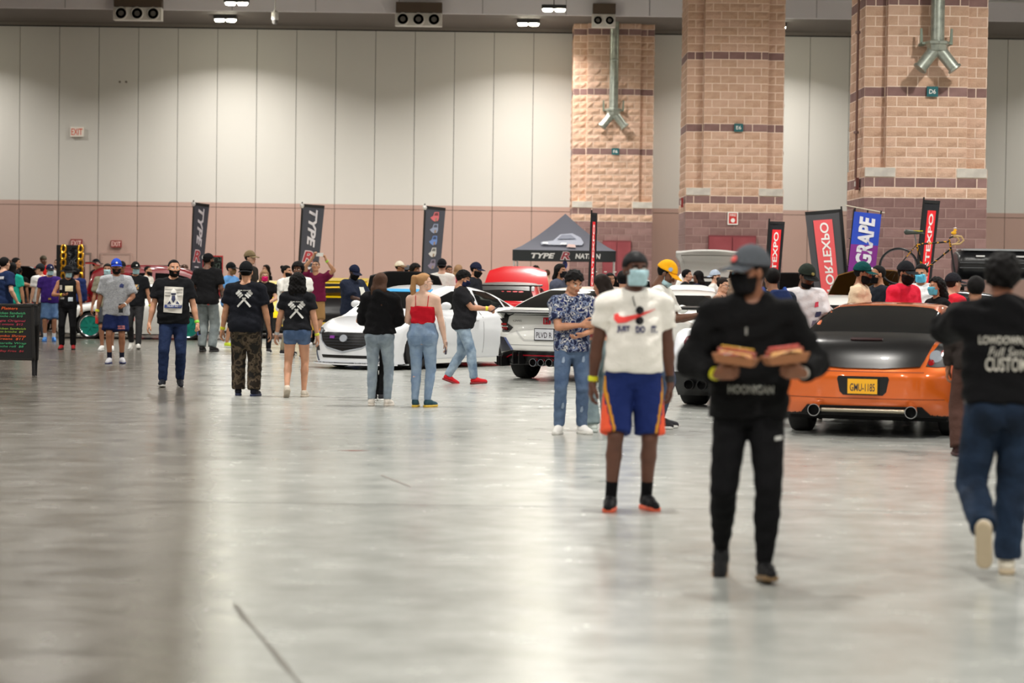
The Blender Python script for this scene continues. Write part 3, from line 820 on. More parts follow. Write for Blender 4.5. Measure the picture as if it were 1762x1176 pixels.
STORE = {}
def person(label, px, ytop, feet=None, D=None, face=0, sk=(196, 150, 122), hair='short', hcol='black', hat=None, mask=None, beard=None,
           top=None, bottom=None, shoes=((40, 40, 44), (220, 220, 216), 'low'), build=1.0, belly=0.0, female=False, lean=(0, 0), head=(0, 0), headtilt=0,
           arms=None, legs=None, hands=('relax', 'relax'), bands=(), res=None, dx=0.0, extras=None, sleeves=None, sock=None, key=None, twist=0.0, group=None):
    """px, ytop: where the crown shows; feet: the row of its soles, else D its distance. face: 0 toward the viewer, 90 to the viewer's right, 180 away."""
    if feet is not None:
        base = ground(px, feet); D = base.y
    else:
        base = at(px, 480, D); base.z = 0
    H = at(px, ytop, D).z
    base.x += dx
    hat_add = 0.02 if hat else (0.035 if hair in ('thick',) else 0.045 if hair == 'afro' else 0.012)
    s = max(H-hat_add, 1.35)/1.78
    if res is None: res = 0.014 if D < 20 else (0.019 if D < 36 else 0.028)
    hres = 0.0065 if D < 20 else (0.0085 if D < 36 else 0.0115)
    t = thing('person', label, 'person', base, math.radians(face)+math.pi, group)
    b = build
    V_ = lambda x, y, z: Vector((x*s, y*s, z*s))
    # ---- joints
    lx, ly = lean
    pel = V_(0, 0, 0.94)
    L_ = dict(R=(0.10, 0.0, 0.09), L=(-0.10, 0.0, 0.09), Rp=0, Lp=0, Ry=-8, Ly=8)
    L_.update(legs or {})
    drop = 0.0
    for sd, sg in (('R', 1), ('L', -1)):
        f = V_(*L_[sd]); hp = V_(sg*0.09, 0, 0.93)
        hor = math.hypot(f.x-hp.x, f.y-hp.y); mx = 0.868*s
        if hor < mx: drop = max(drop, hp.z-(f.z+math.sqrt(mx*mx-hor*hor)))
    pel.z -= max(drop, 0)
    shw = (0.172 if female else 0.192)*(0.85+0.15*b)
    nb = pel+V_(lx, ly, 0.565)
    up = (nb-pel).normalized()
    tw = math.radians(twist)
    rt = Vector((math.cos(tw), math.sin(tw), 0)); rt = (rt-up*rt.dot(up)).normalized()
    SH = {'R': nb+rt*shw*s-up*0.068*s, 'L': nb-rt*shw*s-up*0.068*s}
    HP = {'R': pel+V_(0.09, 0, -0.01), 'L': pel+V_(-0.09, 0, -0.01)}
    A_ = dict(R=(0.26, 0.06, 0.82), L=(-0.26, 0.06, 0.82), Rpole=(0.5, -1, -0.2), Lpole=(-0.5, -1, -0.2), Rf=None, Lf=None, Rt=(-0.15, 1, 0), Lt=(0.15, 1, 0))
    A_.update(arms or {})
    EL, WR, KN, AN = {}, {}, {}, {}
    for sd, sg in (('R', 1), ('L', -1)):
        tg = Vector(A_[sd])*s
        EL[sd], WR[sd] = ik(SH[sd], tg, 0.295*s, 0.262*s, A_[sd+'pole'])
        KN[sd], AN[sd] = ik(HP[sd], V_(*L_[sd]), 0.44*s, 0.43*s, (sg*0.12, 1, 0.1))
    # ---- head frame
    hy, hp_ = math.radians(head[0]), math.radians(head[1])
    HM = Matrix.Rotation(-hy, 4, 'Z') @ Matrix.Rotation(hp_, 4, 'X') @ Matrix.Rotation(math.radians(headtilt), 4, 'Y')
    hc = nb+up*0.135*s+V_(0, 0.018, 0.0)+(HM @ Vector((0, 0.012, 0.032)))*s
    # after building from joints, put the crown where the picture has it
    M_head = Matrix.Translation(hc) @ HM @ Matrix.Scale(s*(0.97 if female else 1.0), 4)
    # ---- torso profile
    wid = [0.148, 0.176, 0.172, 0.150, 0.166, 0.160, 0.128, 0.062]; dep = [0.100, 0.122, 0.118, 0.104, 0.118, 0.104, 0.085, 0.058]
    ts = [0.0, 0.14, 0.22, 0.42, 0.68, 0.84, 0.93, 1.0]
    if female:
        wid = [0.155, 0.186, 0.176, 0.132, 0.148, 0.142, 0.11, 0.052]; dep = [0.105, 0.126, 0.118, 0.094, 0.112, 0.096, 0.076, 0.05]
    off = [0, 0, 0, 0, 0, 0, -0.005, -0.012]
    wid = [w*b*s for w in wid]; dep = [d*(0.6+0.4*b)*s for d in dep]
    bl = [0, 0.25, 0.6, 1.0, 0.35, 0.0, 0, 0]
    dep = [d+belly*q*s*0.5 for d, q in zip(dep, bl)]; off = [(o+belly*q*0.5)*s for o, q in zip(off, bl)]
    p0 = pel-up*0.10*s; p1 = nb+up*0.03*s
    # loft() measures its depth axis as d x right, which points forward here
    lim = 0.75+0.25*b
    if True:
        prims = [loft(p0, p1, ts, wid, dep, off, 0.03*s, right=rt)]
        for sd, sg in (('R', 1), ('L', -1)):
            prims.append(cap(v3(nb+rt*sg*0.075*s-up*0.03*s), v3(SH[sd]), 0.062*s*lim, 0.058*s*lim, 0.035*s))
            prims.append(cap(v3(SH[sd]), v3(EL[sd]), 0.054*s*lim, 0.043*s*lim, 0.02*s))
            prims.append(cap(v3(EL[sd]), v3(EL[sd].lerp(WR[sd], 0.35)), 0.042*s*lim, 0.043*s*lim, 0.012*s))
            prims.append(cap(v3(EL[sd].lerp(WR[sd], 0.35)), v3(WR[sd]), 0.042*s*lim, 0.027*s, 0.012*s))
            fem = 1.06 if female else 1.0
            prims.append(cap(v3(HP[sd]), v3(KN[sd]), 0.090*s*lim*fem, 0.056*s*lim, 0.02*s))
            mid = KN[sd].lerp(AN[sd], 0.3)-Vector((0, 0.012*s, 0))
            prims.append(cap(v3(KN[sd]), v3(mid), 0.053*s*lim, 0.056*s*lim, 0.015*s))
            prims.append(cap(v3(mid), v3(AN[sd]), 0.055*s*lim, 0.035*s, 0.015*s))
            prims.append(ell(v3(HP[sd]+V_(-sg*0.012, -0.055, 0.02)), A3((0.09, 0.085, 0.10))*s*b, 0.03*s))
            if female: prims.append(ell(v3(pel+up*0.40*s+rt*sg*0.068*s+Vector((0, 0.085*s, 0))), A3((0.066, 0.06, 0.062))*s*b, 0.03*s))
        nk = hc+(HM @ Vector((0, -0.022, -0.075)))*s
        prims.append(cap(v3(nb+V_(0, -0.012, -0.03)), v3(nk), 0.062*s*(0.9 if female else 1), 0.053*s*(0.88 if female else 1), 0.03*s))
    V, Q = build_sdf(prims, res*s)
    mi = [np.zeros(len(Q), int)]
    VV, QQ, n = [V], [Q], len(V)
    hv, hq, hm = head_tpl(hres)
    Mh = np.array(M_head)
    VV.append(hv @ Mh[:3, :3].T+Mh[:3, 3]); QQ.append(hq+n); n += len(hv); mi.append(hm)
    for i, (sd, sg) in enumerate((('R', 1), ('L', -1))):
        x = Vector(A_[sd+'f']).normalized() if A_[sd+'f'] else (WR[sd]-EL[sd]).normalized()
        y = Vector(A_[sd+'t']); y = (y-x*y.dot(x)).normalized()
        z = x.cross(y)*sg
        gv, gq = hand_tpl(hands[i], 0.0065 if D < 26 else 0.0095)
        B = np.array([x[:], y[:], (z if sg > 0 else -x.cross(y))[:]])
        hvv = (gv*s*1.02) @ B+np.array((WR[sd]+x*0.012*s)[:])
        VV.append(hvv); QQ.append((gq if sg > 0 else gq[:, ::-1])+n); n += len(gv); mi.append(np.zeros(len(gq), int))
    m_sk = skin(sk)
    lipc = tuple(int(c*f) for c, f in zip(sk, (0.86, 0.66, 0.66)))
    bm_ = [m_sk, plain((225, 220, 214), 0.3), plain((30, 20, 16), 0.2), plain(lipc, 0.5), hairmat(hcol if hcol != 'blonde' else 'fair')]
    link('body', mesh_from('body', np.concatenate(VV), np.concatenate(QQ), bm_, np.concatenate(mi)), t)
    ctx = dict(t=t, s=s, nb=nb, pel=pel, up=up, rt=rt, SH=SH, EL=EL, WR=WR, KN=KN, AN=AN, HM=M_head, D=D, p0=p0, p1=p1)
    # ---- garments
    sl = lambda a, b_, f: a.lerp(b_, f)
    if top:
        kind, m = top[0], top[1]; opt = top[2] if len(top) > 2 else {}
        hem = opt.get('hem', 0.06 if kind != 'crop' else 0.30); fl = opt.get('flare', 0.0); inf = opt.get('inf', 0.016 if kind in ('tee', 'crop') else 0.024 if kind == 'hoodie' else 0.010)
        a0 = p0+up*(hem*0.695*s)
        Lf = (p1-p0).length
        ts2 = np.array([hem, 0.22, 0.42, 0.68, 0.84, 0.93, 0.985]); ts2 = ts2[(ts2 >= hem)]
        W2 = np.interp(ts2, ts, wid)+inf*s; D2 = np.interp(ts2, ts, dep)+inf*s; O2 = np.interp(ts2, ts, off)
        wm = W2.max()
        bi = (bottom[2] if bottom and len(bottom) > 2 else {}).get('inf', 0.012)+(bottom[2] if bottom and len(bottom) > 2 else {}).get('bag', 0.0)*0.3
        ov = bi*0.8+0.014
        if kind in ('tee', 'hoodie', 'tank'):
            for q in range(len(ts2)):
                if ts2[q] < 0.45: W2[q] = max(W2[q], np.interp(ts2[q], ts, wid)+ov*s); D2[q] = max(D2[q], np.interp(ts2[q], ts, dep)+ov*s)
        if kind in ('tee', 'hoodie'):
            for q in range(len(ts2)):
                if ts2[q] < 0.6:
                    W2[q] = max(W2[q], (0.172 if not female else 0.150)*b*s+inf*s)+fl*s*(0.6-ts2[q]); D2[q] = max(D2[q], D2[min(3, len(D2)-1)]*0.93)+fl*s*(0.6-ts2[q])*0.6
        P = []
        q0 = p0+up*Lf*hem; tt = (ts2-hem)/(0.985-hem)
        if kind == 'strap':
            cutp = nb-up*0.155*s
            P.append(loft(q0, p0+up*Lf*0.985, tt, W2, D2, O2, 0.02*s, right=rt, cuts=[(v3(cutp), v3(up))]))
        else:
            P.append(loft(q0, p0+up*Lf*0.985, tt, W2, D2, O2, 0.02*s, right=rt, cuts=[(v3(p0+up*Lf*0.962), v3(up))]))
        if kind in ('tee', 'hoodie', 'tank'):
            for sd, sg in (('R', 1), ('L', -1)): P.append(ell(v3(HP[sd]+V_(-sg*0.012, -0.055, 0.02)), A3((0.09, 0.085, 0.10))*s*b+ov*s, 0.035*s, [(v3(q0), v3(-up))]))
        if female and kind != 'strap':
            for sg in (1, -1): P.append(ell(v3(pel+up*0.40*s+rt*sg*0.068*s+Vector((0, 0.085*s, 0))), A3((0.078, 0.07, 0.074))*s*b, 0.04*s))
        if kind == 'strap':
            for sg in (1, -1): P.append(ell(v3(pel+up*0.385*s+rt*sg*0.068*s+Vector((0, 0.085*s, 0))), A3((0.075, 0.068, 0.07))*s*b, 0.03*s, [(v3(cutp), v3(up))]))
        if kind in ('tee', 'crop', 'hoodie', 'tank'):
            for sd, sg in (('R', 1), ('L', -1)):
                o2 = SH[sd] if kind != 'tank' else SH[sd]-rt*sg*0.05*s
                P.append(cap(v3(nb+rt*sg*0.07*s-up*0.028*s), v3(o2), 0.066*s*lim+0.006*s, (0.062*lim+inf*0.9)*s, 0.04*s))
                if kind in ('tee', 'crop'):
                    f = (sleeves or opt.get('sl', 0.62)); e = sl(SH[sd], EL[sd], f); dr = (EL[sd]-SH[sd]).normalized(); e2 = e+dr*0.03*s
                    P.append(cap(v3(SH[sd]), v3(e2), (0.060*lim+inf)*s, (0.058*lim+inf+0.010)*s, 0.025*s, [(v3(e), v3(dr))]))
                if kind == 'hoodie':
                    P.append(cap(v3(SH[sd]), v3(EL[sd]), (0.062*lim+inf)*s, (0.052*lim+inf)*s, 0.03*s))
                    w = sl(EL[sd], WR[sd], 0.93); dr = (WR[sd]-EL[sd]).normalized()
                    P.append(cap(v3(EL[sd]), v3(w+dr*0.02*s), (0.052*lim+inf)*s, (0.034+inf*0.7)*s, 0.02*s, [(v3(w), v3(dr))]))
        if opt.get('hood'):
            for q in np.linspace(-1, 1, 7):
                an = q*2.1
                c0 = nb+V_(math.sin(an)*0.088, -math.cos(an)*0.075-0.01, 0.035-0.03*abs(q))
                P.append(ell(v3(c0), A3((0.045, 0.042, 0.045))*s, 0.03*s))
            P.append(ell(v3(nb+V_(0, -0.105, -0.03)), A3((0.10, 0.055, 0.10))*s, 0.03*s))
        V, Q = build_sdf(P, res*s, wrinkle=0.0055*s, seed=px*0.1)
        o = link({'tee': 'shirt', 'crop': 'shirt', 'tank': 'vest', 'hoodie': 'hoodie', 'strap': 'camisole'}[kind], mesh_from('shirt', V, Q, [m]), t)
        ctx['shirt'] = o; ctx['shirtP'] = P; ctx['shirtW'] = (0.0055*s, px*0.1)
        if kind == 'strap':
            for sg in (1, -1):
                for fb in (1, -1):
                    pts = [nb+rt*sg*0.095*s+V_(0, 0, 0.028), nb+rt*sg*0.088*s+V_(0, fb*0.075, -0.02), nb+rt*sg*0.08*s+V_(0, fb*0.112, -0.17)]
                    MB().tube(pts, 0.006*s, 6).build('strap', m, o)
        if opt.get('collar'):
            pass
    if bottom:
        kind, m = bottom[0], bottom[1]; opt = bottom[2] if len(bottom) > 2 else {}
        inf = opt.get('inf', 0.012); bag = opt.get('bag', 0.0)
        wt = opt.get('waist', 0.30)
        tsx = np.array([0.0, 0.14, 0.22, wt])
        W2 = np.interp(tsx, ts, wid)+inf*s*0.7; D2 = np.interp(tsx, ts, dep)+inf*s*0.7; O2 = np.interp(tsx, ts, off)
        Lf = (p1-p0).length
        P = [loft(p0, p0+up*Lf*wt, tsx/wt, W2, D2, O2, 0.02*s, right=rt)]
        fem = 1.06 if female else 1.0
        for sd, sg in (('R', 1), ('L', -1)):
            P.append(ell(v3(HP[sd]+V_(-sg*0.012, -0.055, 0.02)), A3((0.09, 0.085, 0.10))*s*b+inf*s*0.8, 0.03*s))
            if kind == 'shorts':
                f = opt.get('len', 0.8); e = sl(HP[sd], KN[sd], f); dr = (KN[sd]-HP[sd]).normalized()
                P.append(cap(v3(HP[sd]), v3(e+dr*0.03*s), (0.09*lim*fem+inf)*s, (0.064*lim*fem+inf+bag+0.022*f)*s, 0.012*s, [(v3(e), v3(dr))]))
            else:
                P.append(cap(v3(HP[sd]), v3(KN[sd]), (0.09*lim*fem+inf)*s, (0.058*lim+inf+bag)*s, 0.012*s))
                f = opt.get('len', 0.95); e = sl(KN[sd], AN[sd], f); dr = (AN[sd]-KN[sd]).normalized()
                hemr = opt.get('cuff', 0.042)+inf+bag
                mid = sl(KN[sd], AN[sd], 0.35)-Vector((0, 0.008*s, 0))
                P.append(cap(v3(KN[sd]), v3(mid), (0.056*lim+inf+bag)*s, (0.056*lim+inf+bag*0.9)*s, 0.01*s))
                P.append(cap(v3(mid), v3(e+dr*0.04*s), (0.056*lim+inf+bag*0.9)*s, hemr*s, 0.01*s, [(v3(e+dr*0.02*s), v3(dr))]))
        V, Q = build_sdf(P, res*s, wrinkle=0.003*s, seed=px*0.07+2)
        o = link('shorts' if kind == 'shorts' else 'trousers', mesh_from('trousers', V, Q, [m]), t); ctx['trousers'] = o; ctx['trousersP'] = P; ctx['trousersW'] = (0.003*s, px*0.07+2)
    # ---- shoes
    if shoes:
        cu, cs, sk_ = shoes
        for sd, sg in (('R', 1), ('L', -1)):
            (uv, uq), (sv, sq) = shoe_tpl(sk_)
            M = Matrix.Translation(AN[sd]) @ Matrix.Rotation(math.radians(L_[sd+'y']), 4, 'Z') @ Matrix.Rotation(math.radians(L_[sd+'p']), 4, 'X') @ Matrix.Scale(s*0.97, 4) @ Matrix.Translation((0, 0.035, -0.09))
            k1, k2 = ('sh', sk_, cname(cu)), ('so', sk_, cname(cs))
            if k1 not in STORE: STORE[k1] = mesh_from('shoe', uv, uq, [mat('shoe_'+cname(cu), cu, 0.65, spec=0.2)])
            if k2 not in STORE: STORE[k2] = mesh_from('sole', sv, sq, [mat('sole_'+cname(cs), cs, 0.6)])
            sh = link('shoe', STORE[k1], t, M=M); link('sole', STORE[k2], sh)
            if sock:
                d = (AN[sd]-KN[sd]).normalized(); MB().tube([AN[sd]-d*0.12*s, AN[sd]-d*0.0*s], [0.043*s, 0.04*s], 12).build('sock', cloth(sock), t, smooth=True)
    # ---- head things
    def wear(name, style, m, parent=t, extraM=None):
        k = (style, hres, m.name)
        if k not in STORE:
            V, Q = hair_tpl(style, hres if style not in ('curly', 'longer', 'long', 'pony', 'afro') else max(hres, 0.008)); STORE[k] = mesh_from(name, V, Q, [m])
        return link(name, STORE[k], parent, M=M_head @ (extraM or Matrix()))
    if hat:
        kind, c = hat[0], hat[1]; c2 = hat[2] if len(hat) > 2 else c
        if hair == 'short' or hair == 'buzz': wear('hair', 'hathair', hairmat(hcol))
        elif hair: wear('hair', hair, hairmat(hcol))
        if kind in ('cap', 'capback', 'bucket'):
            o = wear('cap', 'cap', cloth(c))
            k = ('brim', cname(c2))
            if k not in STORE: STORE[k] = brim_mesh(cloth(c2))
            if kind == 'bucket':
                for a in (0, 90, 180, 270): link('brim', STORE[k], o, M=Matrix.Rotation(math.radians(a), 4, 'Z'))
            else: link('brim', STORE[k], o, M=Matrix.Rotation(math.pi if kind == 'capback' else 0.0, 4, 'Z') @ Matrix.Translation((0, 0, 0.0 if kind == 'cap' else -0.012)))
            kb = ('button', cname(c))
            if kb not in STORE: STORE[kb] = MB().lathe([(0.0, 0.006), (0.006, 0.005), (0.009, 0.0)], 10).mesh('button', cloth(c), True)
            link('button', STORE[kb], o, M=Matrix.Translation((0, -0.014, 0.151)))
            if len(hat) > 3:
                kl = ('hatlogo', cname(hat[3]))
                if kl not in STORE: STORE[kl] = MB().lathe([(0.0, 0.004), (0.017, 0.003), (0.019, -0.012)], 14, axis='y').mesh('cap_badge', plain(hat[3]), True)
                link('cap_badge', STORE[kl], o, M=(Matrix.Translation((0, 0.109, 0.075)) @ Matrix.Rotation(0.38, 4, 'X') if kind != 'capback' else Matrix.Translation((0.03, 0.1, 0.085)) @ Matrix.Rotation(0.4, 4, 'X')))
            ctx['cap'] = o
        elif kind == 'durag': wear('head_scarf', 'durag', mat('durag', c, 0.6, spec=0.2))
        elif kind == 'beanie': wear('beanie', 'beanie', cloth(c))
    elif hair: ctx['hair'] = wear('hair', hair, hairmat(hcol))
    if mask:
        st = mask[1] if len(mask) > 1 else 'mask'
        o = wear('face_mask', st, cloth(mask[0]))
        zz = -0.03 if st == 'mask' else -0.07
        for sg in (-1, 1):
            MB().tube([(sg*0.062, 0.03, zz), (sg*0.078, 0.0, -0.01), (sg*0.088, -0.02, 0.008)], 0.0022, 5).build('ear_loop', cloth(mask[0]), o)
    if beard: wear('beard', beard if isinstance(beard, str) else 'beard', hairmat(hcol))
    # ---- wristbands
    for bd in bands:
        sd, c = bd[0], bd[1]; wdt = bd[2] if len(bd) > 2 else 0.018
        d = (WR[sd]-EL[sd]).normalized(); c0 = WR[sd]-d*0.018*s
        MB().tube([c0-d*wdt*s, c0-d*wdt*0.5*s, c0+d*wdt*0.5*s, c0+d*wdt*s], [0.033*s, 0.0355*s, 0.0355*s, 0.033*s], 16).build('wristband', mat('band_'+cname(c), c, 0.4), t, smooth=True)
    if key: STORE[key] = ctx
    return ctx

def dice(V, F, step=0.02):
    bm = bmesh.new(); vs = [bm.verts.new((x, y, 0)) for x, y in V]
    for f in F:
        try: bm.faces.new([vs[i] for i in f])
        except ValueError: pass
    P = np.asarray(V); lo, hi = P.min(0), P.max(0)
    for axis in (0, 1):
        q = lo[axis]+step
        while q < hi[axis]-1e-4:
            bmesh.ops.bisect_plane(bm, geom=bm.verts[:]+bm.edges[:]+bm.faces[:], plane_co=(q, 0, 0) if axis == 0 else (0, q, 0), plane_no=(1, 0, 0) if axis == 0 else (0, 1, 0)); q += step
    bm.verts.index_update()
    out = [(v.co.x, v.co.y) for v in bm.verts], [[v.index for v in f.verts] for f in bm.faces]; bm.free()
    return out
def on_cloth(ctx, what, V2, F, m, name, center, dirn=1, off=0.009, parent=None):
    """lay a flat print (V2: u to the viewer's right facing the wearer's side, v up, metres) on a garment. dirn 1: chest, -1: back"""
    if name.startswith('lettering'): V2, F = dice(V2, F)
    P = ctx[what+'P']; V2 = np.asarray(V2, float); n = len(V2); wk, wsd = ctx[what+'W']
    def fev(q): return sdf_at(P, q)+wk*folds(q[:, 0], q[:, 1], q[:, 2], wsd)
    c = Vector(center)
    u = Vector((-1, 0, 0)) if dirn > 0 else Vector((1, 0, 0))
    base = np.array([(c+u*a+Vector((0, 0, 1))*b_)[:] for a, b_ in V2])
    d = np.array((0, -1.0*dirn, 0)); base[:, 1] = dirn*0.45+c.y
    T = np.full(n, np.nan); prev = np.zeros(n)
    ts_ = np.arange(0, 0.62, 0.012); last = np.full(n, 0.0)
    for q in ts_:
        f = fev(base+d*q); hit = (f < 0) & np.isnan(T); T[hit] = q
    bad = np.isnan(T); T[bad] = np.nanmedian(T) if (~bad).any() else 0.4
    lo, hi = T-0.012, T.copy()
    for _ in range(9):
        md = (lo+hi)/2; f = fev(base+d*md[:, None]); lo = np.where(f < 0, lo, md); hi = np.where(f < 0, md, hi)
    Tn = np.where(bad, T, hi)-off
    me = mesh_from(name, base+d*Tn[:, None], F, [m], smooth=True)
    return link(name, me, parent or ctx['t'])
def grid_poly(poly, step=0.03):
    """fill a 2-D outline with faces small enough to drape"""
    bm = bmesh.new(); vs = [bm.verts.new((x, y, 0)) for x, y in poly]; bm.faces.new(vs)
    P = np.array(poly); lo, hi = P.min(0), P.max(0)
    for axis in (0, 1):
        q = lo[axis]+step
        while q < hi[axis]-1e-4:
            co = (q, 0, 0) if axis == 0 else (0, q, 0); no = (1, 0, 0) if axis == 0 else (0, 1, 0)
            bmesh.ops.bisect_plane(bm, geom=bm.verts[:]+bm.edges[:]+bm.faces[:], plane_co=co, plane_no=no); q += step
    bm.verts.index_update()
    V = [(v.co.x, v.co.y) for v in bm.verts]; F = [[v.index for v in f.verts] for f in bm.faces]; bm.free()
    return V, F
def rot2(V, deg): 
    a = math.radians(deg); return [(x*math.cos(a)-y*math.sin(a), x*math.sin(a)+y*math.cos(a)) for x, y in V]
WALKR = dict(R=(0.09, 0.24, 0.095), L=(-0.09, -0.22, 0.14), Rp=8, Lp=-28)
WALKL = dict(L=(-0.09, 0.24, 0.095), R=(0.09, -0.22, 0.14), Lp=8, Rp=-28)
STAND = dict(R=(0.12, 0.02, 0.09), L=(-0.12, -0.02, 0.09))
# ================================================================== people: who stands where
BLK = cloth((17, 17, 19)); BLK2 = cloth((26, 27, 31)); WHT = cloth((228, 226, 220)); NVY = cloth((26, 31, 48))
SK1, SK2, SK3, SK4, SK5 = (206, 160, 134), (186, 136, 106), (150, 104, 78), (112, 76, 58), (74, 50, 40)
MASKB = (172, 204, 212)
def phone(label, M, col=(30, 30, 34), parent=None):
    t = thing('smartphone', label, 'phone'); t.matrix_world = M
    b = MB(); b.box(-0.037, 0.037, -0.005, 0.005, -0.075, 0.075); b.build('case', plain(col, 0.3), t)
    MB().box(-0.034, 0.034, 0.005, 0.0065, -0.072, 0.072).build('screen', plain((16, 18, 24), 0.1), t)
    MB().lathe([(0, -0.008), (0.008, -0.008), (0.008, -0.005)], 10, axis='y').build('lens', plain((60, 60, 70), 0.1), t, loc=(0.02, 0, 0.055))
    return t
def hand_phone(ctx, sd, label, col, pitch=0.0, fwd=0.095, yaw=0.0):
    x = (ctx['WR'][sd]-ctx['EL'][sd]).normalized(); p = ctx['WR'][sd]+x*fwd
    T = Matrix.Translation(ctx['t'].location) @ Matrix.Rotation(ctx['t'].rotation_euler.z, 4, 'Z')
    return phone(label, T @ Matrix.Translation(p) @ Matrix.Rotation(math.radians(yaw), 4, 'Z') @ Matrix.Rotation(math.radians(pitch), 4, 'X'), col)
def necklace(ctx, c=(196, 160, 90), r=0.085, drop=0.16):
    s, nb = ctx['s'], ctx['nb']; pts = []
    for i in range(17):
        a = math.pi*2*i/16; q = (1-math.cos(a))/2
        pts.append(nb+Vector((math.sin(a)*r*s*(1-0.1*q), (-0.055+q*0.185)*s, (0.045-drop*q**1.3)*s)))
    MB().tube(pts, 0.0055*s, 6, cap=False).build('neck_chain', mat('gold', (206, 168, 96), 0.3, metal=0.9), ctx['t'], smooth=True)

# --- the man in the white printed T-shirt
c = person('man in white printed T-shirt, blue and orange shorts, black head scarf, masked', 1086, 432, feet=877, face=4, sk=(96, 62, 48), hat=('durag', (14, 14, 17)), hair=None, mask=(MASKB,), head=(-14, 0),
    top=('tee', cloth((232, 228, 220)), dict(hem=0.17, inf=0.012, sl=0.60)), bottom=('shorts', cloth((30, 44, 98)), dict(len=0.93, bag=0.004, inf=0.016, waist=0.26)), belly=0.08, build=1.04,
    shoes=((12, 12, 16), (214, 90, 56), 'low'), sock=(16, 16, 18), legs=dict(R=(0.15, 0.06, 0.085), L=(-0.11, -0.04, 0.085), Rp=0, Lp=0, Ry=-10, Ly=14),
    arms=dict(R=(0.285, -0.06, 0.83), L=(-0.28, -0.10, 0.83), Rpole=(0.7, -0.7, 0), Lpole=(-0.7, -0.7, 0)), bands=(('R', (214, 216, 40)), ('L', (40, 42, 50), 0.022)), key='nike')
t, s, nb = c['t'], c['s'], c['nb']
M_sw = mat('print_coral', (232, 62, 58), 0.7); M_pn = mat('print_navy', (26, 28, 84), 0.7)
sw = [(-0.145, 0.020), (-0.118, 0.028), (-0.112, 0.010), (-0.085, 0.004), (0.0, 0.022), (0.15, 0.062), (0.0, -0.006), (-0.07, -0.034), (-0.125, -0.040), (-0.148, -0.015)]
V, F = grid_poly(sw); on_cloth(c, 'shirt', V, F, M_sw, 'swoosh_print', nb+Vector((0.005, 0, -0.165*s)))
for w, x, wd in (('JUST', -0.092, 0.088), ('DO', 0.022, 0.066), ('IT.', 0.122, 0.045)):
    V, F = fit_text(w, wd, 0.048, offset=0.055); V = V+np.array((x, 0)); on_cloth(c, 'shirt', V, F, M_pn, 'lettering_print', nb+Vector((0, 0, -0.245*s)), 1, 0.02)
# shorts: orange side panels with yellow edge
for sg in (1, -1):
    for nm, colr, sh, w in (('side_panel', (232, 92, 62), 0.0, 9), ('side_stripe', (206, 142, 50), -0.026, 0.024)):
        P = [(p[0], p[1], p[2], p[3], p[4], p[5], p[6]) for p in c['trousersP']]
        zh = c['KN']['R'].z
        def post(F_, X, Y, Z, sg=sg, sh=sh, w=w, zh=zh):
            xb = np.interp(Z, [zh-0.05, zh+0.05, zh+0.28, zh+0.5], [0.145, 0.16, 0.205, 0.23])+sh
            rg = xb-sg*X+0*Y
            F2 = np.maximum(F_-0.006, rg)
            return np.maximum(F2, -rg-w)
        V, Q = build_sdf(P, 0.013, post=post)
        if len(V): link(nm, mesh_from(nm, V, Q, [cloth(colr)]), c['trousers'])
g = MB()
for z0 in (-0.036, 0.036): g.lathe([(0.0, 0.005), (0.027, 0.003), (0.029, -0.008)], 14, axis='y', org=(0, 0.012, z0))
sun = g.mesh('lens', plain((28, 28, 34), 0.08), True)
gp = nb+Vector((-0.02, 0.155, -0.15))*s
so = link('hanging_sunglasses', sun, t, M=Matrix.Translation(gp)); MB().box(-0.006, 0.006, -0.004, 0.0, -0.02, 0.02).build('bridge', plain((24, 24, 28), 0.2), so)
MB().tube([(0.03, 0.0, 0.06), (0.045, -0.02, 0.12), (0.04, -0.05, 0.13)], 0.004, 6).build('temple_arm', plain((24, 24, 28), 0.2), so)

# --- the man in black carrying two paper trays
c = person('man in black hoodie and grey cap carrying two paper trays of food', 1284, 428, feet=996, face=-2, sk=(134, 88, 64), hat=('cap', (82, 86, 92), (74, 78, 84)), mask=((20, 20, 22),), beard='beard', head=(56, -3),
    top=('hoodie', cloth((14, 14, 15)), dict(hem=0.06, inf=0.027, hood=True, flare=0.02)), bottom=('pants', cloth((13, 13, 15)), dict(inf=0.016, bag=0.0, cuff=0.026, waist=0.24)), build=1.06,
    shoes=((11, 11, 13), (110, 86, 54), 'low'), legs=dict(R=(0.13, -0.16, 0.15), L=(-0.09, 0.10, 0.09), Rp=-34, Lp=6, Ry=-4, Ly=8),
    arms=dict(R=(0.195, 0.25, 1.125), L=(-0.265, 0.25, 1.135), Rpole=(0.75, -0.45, -0.8), Lpole=(-0.75, -0.45, -0.8), Rf=(-0.72, 0.5, 0.1), Lf=(0.72, 0.5, 0.1), Rt=(0.2, 0.5, 1), Lt=(-0.2, 0.5, 1)),
    hands=('grip', 'grip'), bands=(('R', (206, 200, 40), 0.026), ('L', (200, 196, 186), 0.012)), key='tray')
t, s, nb = c['t'], c['s'], c['nb']
V, F = fit_text('HOONIGAN', 0.24, 0.045, offset=0.02); on_cloth(c, 'shirt', V, F, plain((150, 150, 142)), 'lettering_print', c['pel']+Vector((0.0, 0, 0.10*s)))
V, F = grid_poly([(-0.03, -0.014), (0.0, -0.022), (0.03, -0.012), (0.036, 0.006), (0.0, 0.022), (-0.034, 0.008)], 0.02)
capo = c['cap']
